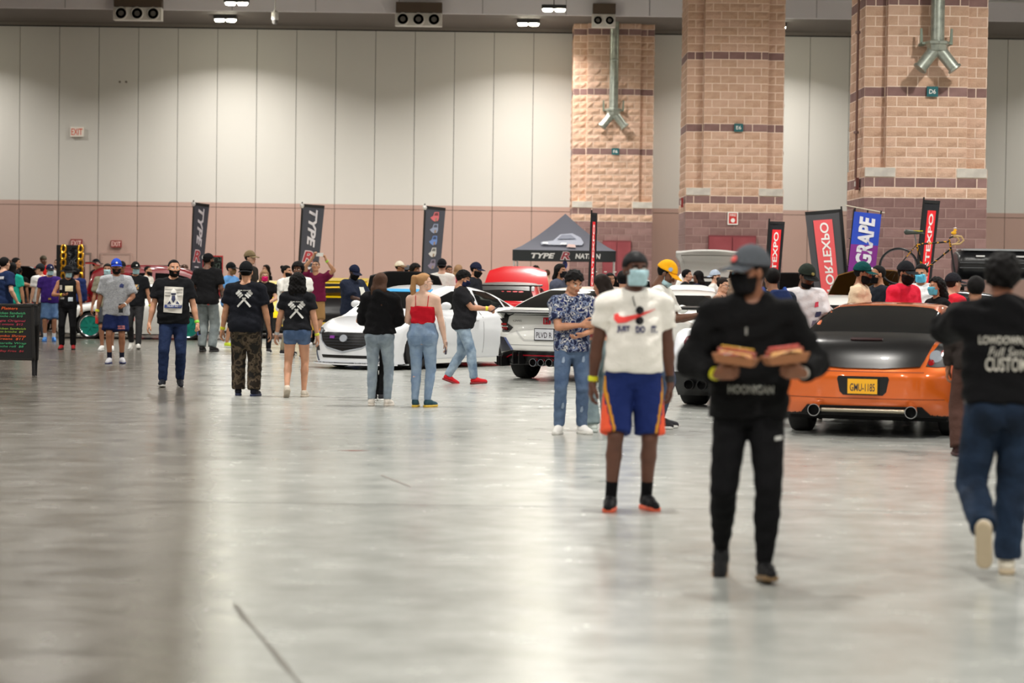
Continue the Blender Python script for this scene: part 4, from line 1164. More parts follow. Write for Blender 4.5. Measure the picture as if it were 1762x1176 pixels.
lg = MB().lathe([(0.0, 0.006), (0.02, 0.005), (0.03, -0.014)], 14, axis='y').build('cap_badge', plain((226, 86, 80)), capo, smooth=True, M=Matrix.Translation((0, 0.105, 0.078)) @ Matrix.Rotation(0.45, 4, 'X') @ Matrix.Scale(1.3, 4, (1, 0, 0)) @ Matrix.Scale(0.3, 4, (0, 1, 0)) @ Matrix.Scale(0.62, 4))
V, F = grid_poly([(-0.006, -0.02), (0.006, -0.02), (0.006, 0.02), (-0.006, 0.02)]); on_cloth(c, 'shirt', V, F, plain((120, 118, 112)), 'chest_tag', nb+Vector((0.03, 0, -0.15*s)))
V, F = grid_poly([(-0.02, -0.012), (0.02, -0.008), (0.02, 0.012), (-0.02, 0.008)]); on_cloth(c, 'trousers', V, F, plain((190, 190, 186)), 'thigh_logo', c['pel']+Vector((-0.15, 0, -0.16*s)))
T = Matrix.Translation(t.location) @ Matrix.Rotation(t.rotation_euler.z, 4, 'Z')
def food_tray(label, M, bun, sauce):
    o = thing('food_tray', label, 'food'); o.matrix_world = M
    m = MB(); w, d, h, wt, dt = 0.055, 0.095, 0.045, 0.072, 0.115
    V = [(-w, -d, 0), (w, -d, 0), (w, d, 0), (-w, d, 0), (-wt, -dt, h), (wt, -dt, h), (wt, dt, h), (-wt, dt, h)]
    V += [(x*0.95, y*0.96, z+0.003) for x, y, z in V]
    m.add(V, [[3, 2, 1, 0], [0, 1, 5, 4], [1, 2, 6, 5], [2, 3, 7, 6], [3, 0, 4, 7], [8, 9, 10, 11], [12, 13, 9, 8], [13, 14, 10, 9], [14, 15, 11, 10], [15, 12, 8, 11], [4, 5, 13, 12], [5, 6, 14, 13], [6, 7, 15, 14], [7, 4, 12, 15]])
    m.build('paper_boat', mat('tray_board', (150, 98, 62), 0.7), o)
    MB().add([(-wt*0.9, -dt*0.9, h*0.9), (wt*0.9, -dt*0.9, h*0.9), (wt*1.12, -dt*0.4, h*1.4), (wt*1.1, dt*0.5, h*1.25), (wt*0.8, dt*0.9, h*0.9), (-wt*0.9, dt*0.8, h), (-wt*1.15, 0, h*1.5)], [[0, 1, 2, 3, 4, 5, 6]]).build('checked_paper', multi('checked_paper', [(216, 92, 96), (232, 214, 206), (222, 120, 120)], 30), o)
    Vb, Qb = build_sdf([cap((-0.026, -0.07, 0.046), (-0.026, 0.07, 0.046), 0.02, 0.02, 0.01), cap((0.026, -0.07, 0.046), (0.026, 0.07, 0.046), 0.02, 0.02, 0.01)], 0.009)
    link('bun', mesh_from('bun', Vb, Qb, [mat('bun', bun, 0.6)]), o)
    MB().tube([(0, -0.1, 0.062), (0, -0.05, 0.068), (0, 0.05, 0.068), (0, 0.1, 0.062)], [0.014, 0.018, 0.018, 0.014], 12).build('sausage', mat('sausage', (150, 70, 48), 0.35), o, smooth=True)
    MB().tube([(0.008*math.sin(i*1.9), -0.085+0.0142*i, 0.088) for i in range(13)], 0.005, 6).build('sauce', plain(sauce, 0.35), o, smooth=True)
    return o
wr = c['WR']
food_tray('paper tray with a hot dog in the hand with the yellow wristband', T @ Matrix.Translation(wr['R']+Vector((-0.095, 0.085, 0.055))) @ Matrix.Rotation(1.3, 4, 'Z') @ Matrix.Rotation(-0.12, 4, 'X'), (206, 160, 96), (214, 170, 60))
food_tray('paper tray with a hot dog in the hand with the pale wristband', T @ Matrix.Translation(wr['L']+Vector((0.095, 0.085, 0.055))) @ Matrix.Rotation(-1.3, 4, 'Z') @ Matrix.Rotation(-0.12, 4, 'X'), (222, 188, 128), (214, 96, 90))

# --- man walking away in a printed black hoodie
c = person('man walking away in black hoodie with white lettering on the back and jeans', 1716, 432, feet=993, face=176, sk=(150, 96, 70), hair='thick', hcol='black', head=(6, 4),
    top=('hoodie', cloth((14, 14, 16)), dict(hem=0.205, inf=0.036, hood=True)), bottom=('pants', denim((34, 49, 70), (25, 35, 50)), dict(inf=0.022, bag=0.008, cuff=0.046, waist=0.27)), build=1.04,
    shoes=((216, 208, 192), (176, 160, 134), 'low'), legs=dict(R=(0.07, 0.14, 0.085), L=(-0.11, -0.26, 0.30), Rp=0, Lp=-72, Ry=-6, Ly=-10),
    arms=dict(L=(-0.02, 0.30, 1.40), R=(0.30, 0.16, 0.90), Lpole=(-1, 0.0, -0.12), Rpole=(0.8, -0.6, 0), Lt=(0, 0.4, 1)), hands=('relax', 'grip'), key='back')
s, nb = c['s'], c['nb']
for w, z, wd, ht, sh in (('LOWDOWN_BTS', -0.185, 0.32, 0.052, 0), ('Full Send', -0.245, 0.22, 0.05, 0.3), ('CUSTOMS', -0.315, 0.25, 0.075, 0)):
    V, F = fit_text(w, wd, ht, sh, 0.02 if sh == 0 else 0.0); on_cloth(c, 'shirt', V, F, plain((184, 180, 170)), 'lettering_print', nb+Vector((0.02, 0, z*s)), -1, 0.014)
p = c['pel']
V, Q = build_sdf([loft(v3(p+Vector((0, 0, 0.055))*s), v3(p+Vector((0, 0, 0.085))*s), [0, 1], [0.20*s, 0.205*s], [0.148*s, 0.15*s], k=0.01)], 0.013); link('undershirt_hem', mesh_from('undershirt_hem', V, Q, [cloth((170, 164, 146))]), c['t'])
V, Q = build_sdf([loft(v3(p+Vector((0, 0, 0.015))*s), v3(p+Vector((0, 0, 0.055))*s), [0, 1], [0.203*s, 0.203*s], [0.15*s, 0.15*s], k=0.01)], 0.013); link('belt', mesh_from('belt', V, Q, [plain((22, 20, 20), 0.5)]), c['t'])

# --- bearded man walking toward the viewer
c = person('bearded man in black T-shirt with square white print walking in dark jeans', 297, 447, feet=666, face=8, sk=(198, 146, 116), hair='buzz', hcol='black', beard='beard', head=(-12, 0),
    top=('tee', cloth((22, 23, 26)), dict(hem=0.07, inf=0.022, sl=0.70)), bottom=('pants', denim((26, 38, 66), (34, 48, 80)), dict(inf=0.016, cuff=0.044)), build=1.16, belly=0.04,
    shoes=((22, 24, 32), (190, 188, 184), 'high'), legs=dict(R=(0.14, 0.10, 0.09), L=(-0.10, -0.10, 0.10), Rp=4, Lp=-10), arms=dict(R=(0.34, 0.06, 0.86), L=(-0.34, 0.10, 0.88)), bands=(('L', (140, 220, 70)),), hands=('relax', 'grip'))
s, nb = c['s'], c['nb']; necklace(c)
P_ = lambda pts, m, nm, cen=(-0.185): on_cloth(c, 'shirt', *grid_poly(pts), m, nm, nb+Vector((0.0, 0, (cen-0.085)*s)))
P_([(-0.135, -0.175), (0.115, -0.19), (0.135, 0.165), (-0.12, 0.175)], plain((206, 202, 194)), 'print_ground')
def L2(pts, m, nm, off): return on_cloth(c, 'shirt', *grid_poly(pts, 0.025), m, nm, nb+Vector((0.0, 0, -0.27*s)), off=off)
for z in (0.135, 0.095, 0.05): L2([(-0.115, z-0.008), (0.12, z-0.01), (0.12, z+0.006), (-0.115, z+0.008)], plain((160, 158, 152)), 'print_stripe', 0.013)
L2([(-0.1, -0.075), (-0.045, 0.03), (-0.03, 0.12), (0.0, 0.15), (0.035, 0.12), (0.05, 0.03), (0.10, -0.075)], plain((226, 224, 218)), 'print_figure', 0.015)
L2([(-0.03, 0.06), (0.03, 0.06), (0.035, 0.085), (-0.035, 0.085)], plain((36, 40, 66)), 'print_eyes', 0.019)
L2([(-0.028, 0.0), (0.0, -0.05), (0.028, 0.0), (0.02, 0.052), (-0.02, 0.052)], plain((44, 50, 84)), 'print_face', 0.019)
L2([(-0.085, -0.065), (-0.05, -0.02), (-0.03, -0.06)], plain((44, 52, 92)), 'print_shoulder', 0.019); L2([(0.085, -0.065), (0.05, -0.02), (0.03, -0.06)], plain((44, 52, 92)), 'print_shoulder', 0.019)
L2([(-0.125, -0.115), (0.11, -0.12), (0.118, -0.078), (-0.118, -0.072)], plain((40, 62, 126)), 'print_ribbon', 0.019)
V, F = fit_text('TRUST NO 1', 0.18, 0.026, offset=0.02); on_cloth(c, 'shirt', V, F, plain((214, 214, 214)), 'lettering_print', nb+Vector((0.0, 0, (-0.365)*s)), off=0.023)
hand_phone(c, 'L', 'small blue phone in the hand of the bearded man', (70, 110, 190), pitch=8, yaw=60)

# --- couple with crossed print on the back
def crossed(c, z):
    nb, s = c['nb'], c['s']; wm = plain((214, 214, 210))
    for sg in (1, -1):
        on_cloth(c, 'shirt', *grid_poly(rot2([(-0.012, -0.125), (0.012, -0.125), (0.012, 0.03), (-0.012, 0.03)], sg*42)), wm, 'print_handle', nb+Vector((0, 0, z*s)), -1)
        V, F = grid_poly(rot2([(-0.026, 0.045), (0.026, 0.045), (0.030, 0.135), (-0.030, 0.135)], sg*42), 0.02)
        on_cloth(c, 'shirt', V, F, plain((172, 172, 170)), 'print_head', nb+Vector((0, 0, z*s)), -1)
        for q in range(3):
            V, F = grid_poly(rot2([(-0.034, 0.05+q*0.03), (0.034, 0.05+q*0.03), (0.034, 0.062+q*0.03), (-0.034, 0.062+q*0.03)], sg*42), 0.03)
            on_cloth(c, 'shirt', V, F, wm, 'print_bar', nb+Vector((0, 0, z*s)), -1, 0.013)
    V, F = fit_text('JDM KINGS', 0.17, 0.022, offset=0.02); on_cloth(c, 'shirt', V+np.array((0, 0.112)), F, wm, 'lettering_print', nb+Vector((0, 0, z*s)), -1, 0.015)
c = person('man walking away in black T-shirt with crossed white print and camouflage trousers', 421, 452, feet=682, face=178, sk=(192, 140, 108), hair='short', hat=('capback', (20, 21, 24)), hcol='black',
    top=('tee', cloth((24, 26, 33)), dict(hem=0.05, inf=0.024, sl=0.72)), bottom=('pants', multi('camouflage', [(44, 38, 32), (92, 80, 66), (66, 58, 46), (34, 32, 30)], 9.0), dict(inf=0.026, bag=0.012, cuff=0.055)), build=1.14,
    shoes=((24, 26, 38), (40, 50, 84), 'low'), legs=dict(R=(0.12, 0.02, 0.085), L=(-0.11, 0.16, 0.085), Ry=-12, Ly=10), arms=dict(L=(-0.33, 0.04, 0.83), R=(0.33, 0.02, 0.85)), bands=(('L', (206, 206, 40)),))
crossed(c, -0.20); necklace(c, r=0.08, drop=0.05)
c = person('woman walking away with long curly dark hair, crossed white print and denim shorts', 510, 470, feet=684, face=180, sk=(200, 148, 118), hair='curly', hcol='black', female=True,
    top=('tee', cloth((26, 27, 31)), dict(hem=0.20, inf=0.018, sl=0.62)), bottom=('shorts', denim((86, 106, 138), (72, 92, 124)), dict(len=0.36, inf=0.012, waist=0.36)), build=1.08,
    shoes=((200, 190, 176), (188, 176, 160), 'low'), legs=dict(R=(0.10, 0.08, 0.085), L=(-0.12, -0.20, 0.15), Lp=-36, Ry=-6, Ly=14), arms=dict(L=(-0.32, 0.10, 0.84), R=(0.30, -0.02, 0.86)), bands=(('L', (190, 190, 190), 0.02), ('R', (206, 206, 60))), key='curlyw')
crossed(c, -0.255)

# --- two young women from behind
person('woman from behind in black hooded jacket with long brown hair and pale jeans', 652, 470, feet=699, face=174, sk=SK1, hair='long', hcol='brown', female=True, head=(8, -10),
    top=('hoodie', BLK, dict(hem=0.20, inf=0.036, hood=True)), bottom=('pants', denim((148, 160, 168), (120, 132, 144)), dict(inf=0.010, cuff=0.040, waist=0.34)), build=1.06,
    shoes=((222, 214, 204), (214, 206, 196), 'low'), legs=dict(R=(0.11, 0.02, 0.085), L=(-0.10, -0.02, 0.085)), arms=dict(R=(0.06, 0.26, 1.08), L=(-0.06, 0.26, 1.08), Rpole=(1, -0.4, -0.5), Lpole=(-1, -0.4, -0.5)), hands=('grip', 'grip'), key='hoodw')
person('person in black trousers hidden behind the woman in the hooded jacket', 650, 478, feet=690, face=180, sk=SK2, hair='short', hcol='dark', top=('tee', BLK), bottom=('pants', cloth((18, 18, 20)), dict(inf=0.010)), legs=dict(R=(0.05, 0, 0.085), L=(-0.05, 0, 0.085)), arms=dict(R=(0.2, 0.2, 1.1), L=(-0.2, 0.2, 1.1)), build=0.86)
c = person('woman from behind with long blonde ponytail, red camisole and pale jeans', 726, 470, feet=701, face=170, sk=(222, 182, 160), hair='pony', hcol='blonde', female=True, head=(62, 4),
    top=('strap', cloth((184, 24, 40)), dict(hem=0.40)), bottom=('pants', denim((140, 160, 182), (114, 136, 164)), dict(inf=0.009, cuff=0.036, waist=0.42)), build=1.14,
    shoes=((40, 72, 84), (214, 176, 60), 'low'), legs=dict(R=(0.07, 0.02, 0.085), L=(-0.09, -0.02, 0.085), Ry=-22, Ly=6), arms=dict(R=(0.30, 0.06, 0.84), L=(-0.14, 0.30, 1.08), Lpole=(-0.4, -0.6, -0.6)), key='pony')
hm = c['HM']
g = MB()
for sg in (-1, 1): g.lathe([(0.020, 0.0), (0.023, 0.0), (0.023, 0.004), (0.020, 0.004)], 16, axis='y', close=True, org=(sg*0.031, 0.104, -0.002))
g.tube([(-0.01, 0.108, 0.002), (0.01, 0.108, 0.002)], 0.003, 5)
for sg in (-1, 1): g.tube([(sg*0.052, 0.1, 0.004), (sg*0.074, 0.05, 0.004), (sg*0.082, -0.01, 0.0)], 0.003, 5)
EYEG = g.mesh('eyeglasses', plain((26, 24, 26), 0.3), True)
link('eyeglasses', EYEG, c['t'], M=hm)
link('earring', MB().lathe([(0.022, -0.002), (0.026, 0.0), (0.022, 0.002)], 14, axis='x', close=True).mesh('earring', mat('steel', (180, 178, 176), 0.25, metal=0.9), True), c['t'], M=hm @ Matrix.Translation((0.088, -0.004, -0.058)))
hand_phone(c, 'R', 'dark phone hanging in the hand of the woman with the ponytail', (48, 36, 60), pitch=4, yaw=90)

# --- man reading his phone, red shoes
c = person('man with navy mask reading his phone, black T-shirt, pale ripped jeans, red shoes', 795, 463, feet=661, face=84, sk=(196, 142, 112), hair='thick', hcol='black', mask=((28, 34, 62),), head=(0, -22), lean=(0, -0.03),
    top=('tee', cloth((32, 32, 35)), dict(hem=0.05, inf=0.026, sl=0.7)), bottom=('pants', denim((150, 168, 184), (96, 116, 138)), dict(inf=0.014, bag=0.006)), build=1.08, belly=0.10,
    shoes=((188, 24, 34), (120, 20, 26), 'low'), legs=dict(R=(0.09, 0.20, 0.09), L=(-0.09, -0.24, 0.12), Lp=-20, Rp=4), arms=dict(R=(0.08, 0.40, 1.20), L=(-0.05, 0.40, 1.18), Rpole=(0.4, -0.3, -1), Lpole=(-0.4, -0.3, -1), Rt=(-0.4, 0.2, 1), Lt=(0.4, 0.2, 1)), hands=('grip', 'grip'), bands=(('R', (226, 216, 40), 0.02),))
hand_phone(c, 'R', 'phone held up by the man with the navy mask', (40, 42, 60), pitch=-55, fwd=0.12)

# --- man in the floral shirt and the woman touching his arm
c = person('man in blue floral shirt and ripped jeans looking down at his arm', 982, 462, feet=747, face=2, sk=(192, 138, 108), hair='thick', hcol='black', head=(-28, -24), lean=(0, 0.02),
    top=('tee', multi('floral', [(34, 44, 92), (196, 196, 196), (28, 36, 70), (120, 132, 160), (30, 36, 66)], 17.0), dict(hem=0.10, inf=0.018, sl=0.72)), bottom=('pants', denim((88, 106, 132), (66, 84, 112)), dict(inf=0.014, cuff=0.046)), build=1.0,
    shoes=((224, 222, 218), (200, 198, 192), 'low'), legs=dict(R=(0.13, 0.03, 0.085), L=(-0.12, -0.03, 0.085), Ry=-14, Ly=28), arms=dict(R=(-0.08, 0.24, 1.20), L=(-0.10, 0.26, 1.10), Rpole=(1, -0.1, -0.7), Lpole=(-1, -0.1, -0.6), Rf=(-0.9, 0.2, 0.1), Rt=(0, 0.3, 1)))
s = c['s']
for x, z in ((0.10, -0.12), (-0.12, -0.11), (0.10, -0.62), (-0.11, -0.66)):
    V, F = grid_poly([(-0.016, -0.03), (0.006, -0.035), (0.016, -0.01), (0.01, 0.03), (-0.008, 0.02)]); on_cloth(c, 'trousers', V, F, plain((128, 144, 164)), 'worn_patch', c['pel']+Vector((x, 0, z))*s)
c = person('woman with long dark hair in pale jeans beside the man in the floral shirt', 1034, 472, feet=744, face=206, sk=(196, 144, 116), hair='longer', hcol='dark', female=True, head=(-16, -14),
    top=('strap', cloth((170, 84, 88)), dict(hem=0.34)), bottom=('pants', denim((132, 148, 150), (112, 128, 134)), dict(inf=0.016, bag=0.008, cuff=0.06)), build=0.95,
    shoes=((206, 214, 208), (196, 204, 200), 'low'), arms=dict(L=(-0.24, 0.30, 1.10), R=(0.2, 0.24, 1.02), Lpole=(-0.6, -0.3, -1), Lf=(-0.7, 0.7, 0.2), Lt=(0.3, 0, 1)), bands=(('L', (190, 206, 150)),))
person('person in royal blue shirt half hidden behind the man in the white printed T-shirt', 1056, 466, D=30, face=170, sk=SK2, hair='short', hcol='black', top=('tee', cloth((44, 104, 214))), bottom=('pants', NVY), dx=0.12)
c = person('man in grey shirt with sunglasses on his dark hair and a black mask', 962, 455, D=42.5, face=62, sk=(190, 138, 108), hair='bob', hcol='black', mask=((24, 24, 28),), top=('tee', cloth((72, 76, 92))), bottom=('pants', BLK2))
link('raised_sunglasses', EYEG, c['t'], M=c['HM'] @ Matrix.Translation((0, -0.02, 0.085)) @ Matrix.Rotation(0.5, 4, 'X'))

# --- left side, walking toward the viewer
c = person('man in heather grey T-shirt, blue cap and navy shorts with white shoes', 199, 447, feet=626, face=4, sk=(158, 108, 80), hat=('cap', (36, 70, 178), (34, 64, 168), (230, 230, 230)), beard='beard', head=(-8, 0),
    top=('tee', mat('heather_grey', (176, 178, 182), 0.9, noise=(60, (150, 152, 158), 0.4, 0.6)), dict(hem=-0.02, inf=0.028, sl=0.86, flare=0.03)), bottom=('shorts', cloth((28, 38, 78)), dict(len=0.86, bag=0.03, inf=0.02)), build=1.08,
    shoes=((212, 212, 218), (52, 60, 110), 'low'), sock=(30, 32, 48), legs=dict(R=(0.10, 0.06, 0.085), L=(-0.10, -0.06, 0.09), Ry=-6, Ly=16), arms=dict(R=(0.33, 0.04, 0.86), L=(-0.16, 0.24, 1.02), Lpole=(-1, -0.4, -0.5)), hands=('relax', 'grip'), bands=(('R', (214, 214, 40), 0.02), ('L', (224, 224, 224), 0.012)))
s, nb = c['s'], c['nb']; necklace(c, r=0.08, drop=0.22)
V, F = grid_poly([(-0.035, -0.025), (0.03, -0.035), (0.04, 0.02), (0.0, 0.04), (-0.03, 0.02)]); on_cloth(c, 'shirt', V, F, plain((44, 56, 110)), 'chest_logo', nb+Vector((-0.10, 0, -0.155*s)))
for w, z in (('NEW YORK', -0.02), ('GIANTS', -0.055)):
    V, F = fit_text(w, 0.12, 0.028, offset=0.03); on_cloth(c, 'trousers', V, F, plain((214, 128, 122)), 'lettering_print', c['KN']['L']+Vector((0.0, 0, 0.17+z)))
hand_phone(c, 'L', 'black phone in the hand of the man in the grey T-shirt', (28, 28, 36), yaw=30)
b_ = thing('drink_bottle', 'small red bottle in the hand of the man in the grey T-shirt', 'bottle'); b_.matrix_world = Matrix.Translation(c['t'].location) @ Matrix.Rotation(c['t'].rotation_euler.z, 4, 'Z') @ Matrix.Translation(c['WR']['R']+Vector((0, 0.04, -0.20)))
MB().lathe([(0.0, 0.0), (0.026, 0.0), (0.028, 0.02), (0.026, 0.06), (0.028, 0.1), (0.014, 0.14)], 14).build('flask', plain((196, 60, 52), 0.2), b_, smooth=True); MB().lathe([(0.013, 0.14), (0.014, 0.165), (0.0, 0.167)], 12).build('bottle_cap', plain((220, 220, 220)), b_, smooth=True)
person('man in olive T-shirt with mask half hidden behind the grey T-shirt man', 184, 454, feet=604, face=4, sk=(160, 112, 86), hair='short', hcol='black', mask=(MASKB,), top=('tee', cloth((128, 124, 106)), dict(inf=0.03, sl=0.85)), bottom=('shorts', cloth((60, 62, 66)), dict(len=0.9, bag=0.02)), shoes=((224, 224, 222), (224, 224, 222), 'low'), arms=dict(R=(0.31, 0.05, 0.86)))
person('person with dark cap glimpsed between the blue cap and the white car', 210, 451, D=58, face=0, sk=SK3, hair='short', hcol='black', hat=('cap', (28, 28, 32)), top=('tee', cloth((120, 30, 36))), bottom=('pants', BLK))
c = person('masked man in black T-shirt and black cap beside the white car', 232, 452, feet=601, face=4, sk=(186, 134, 104), hat=('cap', (22, 24, 24), (22, 24, 24), (230, 230, 226)), mask=(MASKB,), head=(-18, 0), top=('tee', cloth((26, 27, 30)), dict(hem=0.05, inf=0.02)), bottom=('pants', cloth((52, 52, 54)), dict(inf=0.016)),
    shoes=((226, 224, 218), (226, 224, 218), 'low'), legs=WALKL, arms=dict(L=(-0.33, 0.05, 0.84)), bands=(('L', (214, 206, 40)),))
V, F = grid_poly([(-0.08, -0.045), (0.08, -0.045), (0.08, 0.045), (-0.08, 0.045)]); on_cloth(c, 'shirt', V, F, multi('sunset_print', [(70, 110, 130), (206, 150, 90), (214, 180, 120), (60, 80, 100)], 14), 'chest_print', c['nb']+Vector((0, 0, -0.2)), 1, 0.01)
V, F = fit_text('WAVES', 0.13, 0.03, offset=0.02); on_cloth(c, 'shirt', V, F, plain((190, 190, 186)), 'lettering_print', c['nb']+Vector((0, 0, -0.28)))
person('man with dark beard and white T-shirt behind the white car', 253, 458, D=59, face=70, sk=SK2, hair='buzz', hcol='black', beard='beard', top=('tee', WHT), bottom=('pants', NVY))
person('far person with brown hair behind the bearded man', 317, 455, D=66, face=160, sk=SK2, hair='thick', hcol='brown', top=('tee', BLK), bottom=('pants', BLK))
c = person('sleeveless man in black vest, bucket hat and mask with red shoes', 116, 458, feet=602, face=6, sk=(168, 114, 84), hat=('bucket', (22, 22, 24)), mask=(MASKB,), head=(-18, -4), top=('tank', cloth((22, 22, 25)), dict(hem=0.05, inf=0.014)), bottom=('pants', cloth((20, 20, 22)), dict(inf=0.014, cuff=0.05)),
    shoes=((150, 30, 34), (40, 30, 30), 'low'), arms=dict(R=(0.10, 0.26, 1.18), L=(-0.30, 0.05, 0.86), Rpole=(1, -0.3, -0.7)), bands=(('R', (214, 206, 40)),), legs=STAND)
for x, z, w, h, col in ((-0.03, -0.17, 0.15, 0.11, (214, 204, 170)), (0.13, -0.15, 0.05, 0.09, (180, 176, 170)), (-0.06, -0.38, 0.09, 0.08, (190, 200, 206)), (0.10, -0.36, 0.08, 0.04, (170, 166, 160))):
    V, F = grid_poly([(-w/2, -h/2), (w/2, -h/2), (w/2, h/2), (-w/2, h/2)]); on_cloth(c, 'shirt', V, F, plain(col), 'vest_patch', c['nb']+Vector((x, 0, z)))
c = person('masked man in purple polo shirt and blue shorts with bright blue shoes', 85, 456, feet=588, face=10, sk=(166, 116, 88), hat=('cap', (30, 32, 66), (28, 28, 46), (206, 206, 210)), mask=(MASKB,), head=(-16, 0), top=('tee', cloth((58, 34, 108)), dict(hem=0.09, inf=0.018)), bottom=('shorts', denim((92, 120, 156), (70, 96, 136)), dict(len=0.95, bag=0.02)),
    shoes=((80, 140, 214), (70, 130, 206), 'low'), sock=(214, 214, 214), arms=dict(R=(0.30, 0.06, 0.84)), build=1.1, belly=0.06)
p = c['pel']; MB().box(-0.03, 0.03, 0.0, 0.012, -0.02, 0.02).build('belt_buckle', mat('gold', (206, 168, 96), 0.3, metal=0.9), c['t'], loc=p+Vector((0, 0.185, 0.06)))
person('man in white T-shirt and dark cap seen from behind by the red car', 70, 455, D=54, face=232, sk=SK1, hat=('cap', (34, 38, 42)), hcol='dark', head=(-40, 0), top=('tee', cloth((206, 204, 202)), dict(inf=0.024)), bottom=('pants', cloth((60, 62, 70))))
person('bearded man in white shirt facing the viewer behind the purple shirt', 99, 446, D=61, face=0, sk=SK1, hair='buzz', hcol='dark', beard='beard', top=('tee', WHT), bottom=('pants', BLK))
person('man with olive cap and red shirt far behind by the rose wall', 74, 440, D=67, face=30, sk=SK4, hat=('beanie', (84, 78, 66)), top=('tee', cloth((206, 36, 34))), bottom=('pants', BLK))
person('person in navy jacket behind the man in the black vest', 131, 462, D=58, face=170, sk=SK3, hair='short', hcol='black', top=('hoodie', cloth((34, 46, 92))), bottom=('pants', BLK))
person('man with black cap behind the red open hatch', 164, 447, D=64, face=80, sk=SK2, hat=('cap', (26, 28, 32)), top=('tee', BLK), bottom=('pants', BLK))
c = person('man in navy T-shirt with white back print at the chalkboard', 6, 443, D=45, face=140, sk=SK1, hair='short', hcol='black', top=('tee', cloth((28, 42, 74)), dict(inf=0.024, sl=0.7)), bottom=('pants', BLK), build=1.1, arms=dict(R=(0.32, 0.08, 0.95)))
V, F = grid_poly([(-0.12, -0.028), (0.12, -0.02), (0.12, 0.03), (-0.12, 0.022)]); on_cloth(c, 'shirt', V, F, plain((214, 214, 220)), 'back_print', c['nb']+Vector((0.03, 0, -0.1)), -1)
person('woman with tied brown hair behind the navy T-shirt man', 13, 447, D=57, face=120, sk=SK2, hair='bun', hcol='brown', female=True, top=('tee', cloth((150, 110, 90))), bottom=('pants', BLK))
person('person with teal shirt and black hair near the chalkboard', 21, 452, D=51, face=170, sk=SK2, hair='long', hcol='black', female=True, top=('tee', cloth((36, 168, 146))), bottom=('pants', cloth((60, 60, 70))), build=1.05)
person('man facing the red cars with raised forearm at the far end', 26, 444, D=58, face=100, sk=SK2, hair='short', hcol='black', top=('tee', BLK), bottom=('pants', BLK), arms=dict(R=(0.1, 0.4, 1.15), L=(-0.1, 0.4, 1.1), Rpole=(0.4, -0.3, -1)))
person('person in black seen from behind near the teal shirt', 32, 460, D=60, face=180, sk=SK3, hair='short', hcol='black', top=('tee', BLK), bottom=('pants', BLK))
# --- left middle
c = person('tall man from behind in black T-shirt and stone grey jeans', 356, 436, feet=606, face=166, sk=SK4, hair='buzz', hat=('beanie', (20, 20, 22)), hcol='black', head=(30, 0), beard='beard', top=('tee', cloth((24, 24, 26)), dict(hem=0.05, inf=0.024, sl=0.75)), bottom=('pants', denim((132, 140, 140), (108, 116, 118)), dict(inf=0.022, bag=0.012)), build=1.06, shoes=((30, 28, 28), (26, 24, 24), 'high'), arms=dict(R=(0.20, 0.2, 1.05), L=(-0.2, 0.2, 1.05)), bands=())
V, F = grid_poly([(-0.02, -0.07), (0.02, -0.07), (0.025, 0.05), (-0.025, 0.05)]); on_cloth(c, 'trousers', V, F, plain((190, 40, 40)), 'red_rag', c['pel']+Vector((0.08, 0, -0.02)), -1, 0.012)
person('man in light blue T-shirt with dark cap by the yellow car', 396, 453, D=50, face=60, sk=SK2, hat=('cap', (24, 26, 28)), mask=((120, 92, 60),), top=('tee', cloth((104, 160, 220))), bottom=('shorts', BLK, dict(len=0.9)), shoes=((200, 220, 60), (220, 220, 216), 'low'))
person('tall man with tan cap looking over the crowd', 428, 433, D=50.5, face=66, sk=SK1, hat=('cap', (128, 112, 84), (122, 106, 78)), hcol='dark', top=('tee', cloth((44, 40, 36))), bottom=('pants', BLK))
c = person('woman with wavy fair hair and bright pink mask', 455, 465, D=47, face=14, sk=SK1, hair='bob', hcol='fair', mask=((224, 40, 110),), female=True, head=(0, -8), top=('tee', BLK), bottom=('pants', BLK2), arms=dict(R=(0.1, 0.3, 1.1), L=(-0.06, 0.3, 1.1), Rpole=(1, -0.2, -0.8), Lpole=(-1, -0.2, -0.8)), hands=('grip', 'grip'), build=1.1)
link('eyeglasses', EYEG, c['t'], M=c['HM'])
person('woman with dark hair at the far wall near the middle flag', 459, 456, D=63.5, face=-60, sk=SK1, hair='long', hcol='dark', female=True, top=('tee', BLK), bottom=('pants', BLK))
person('man with hair in a bun and white T-shirt', 491, 457, D=46, face=70, sk=SK2, hair='bun', hcol='black', beard='beard', top=('tee', WHT, dict(inf=0.024)), bottom=('pants', cloth((140, 130, 110))), arms=dict(R=(0.15, 0.3, 1.0)))
person('man with full dark hair and headband in white T-shirt', 513, 450, D=44.5, face=-10, sk=SK4, hair='afro', hcol='black', hat=None, top=('tee', WHT, dict(inf=0.026)), bottom=('pants', BLK), build=1.06)
c = person('man in maroon T-shirt and khaki shorts raising his phone overhead', 542, 449, feet=598, face=-2, sk=(196, 146, 112), hair='buzz', hcol='dark', head=(4, 18), top=('tee', cloth((104, 26, 58)), dict(hem=0.16, inf=0.02)), bottom=('shorts', cloth((150, 116, 74)), dict(len=0.85, bag=0.02)), build=1.08,
    sock=(24, 24, 26), shoes=((214, 214, 214), (214, 214, 214), 'low'), arms=dict(R=(0.03, 0.26, 1.86), L=(-0.24, 0.22, 1.80), Rpole=(1, 0.1, -0.3), Lpole=(-1, 0.1, -0.3), Rf=(-0.3, 0, 1), Lf=(0.3, 0, 1), Rt=(0, -1, 0), Lt=(0, -1, 0)), hands=('grip', 'grip'), bands=(('L', (160, 214, 60)),))
T = Matrix.Translation(c['t'].location) @ Matrix.Rotation(c['t'].rotation_euler.z, 4, 'Z')
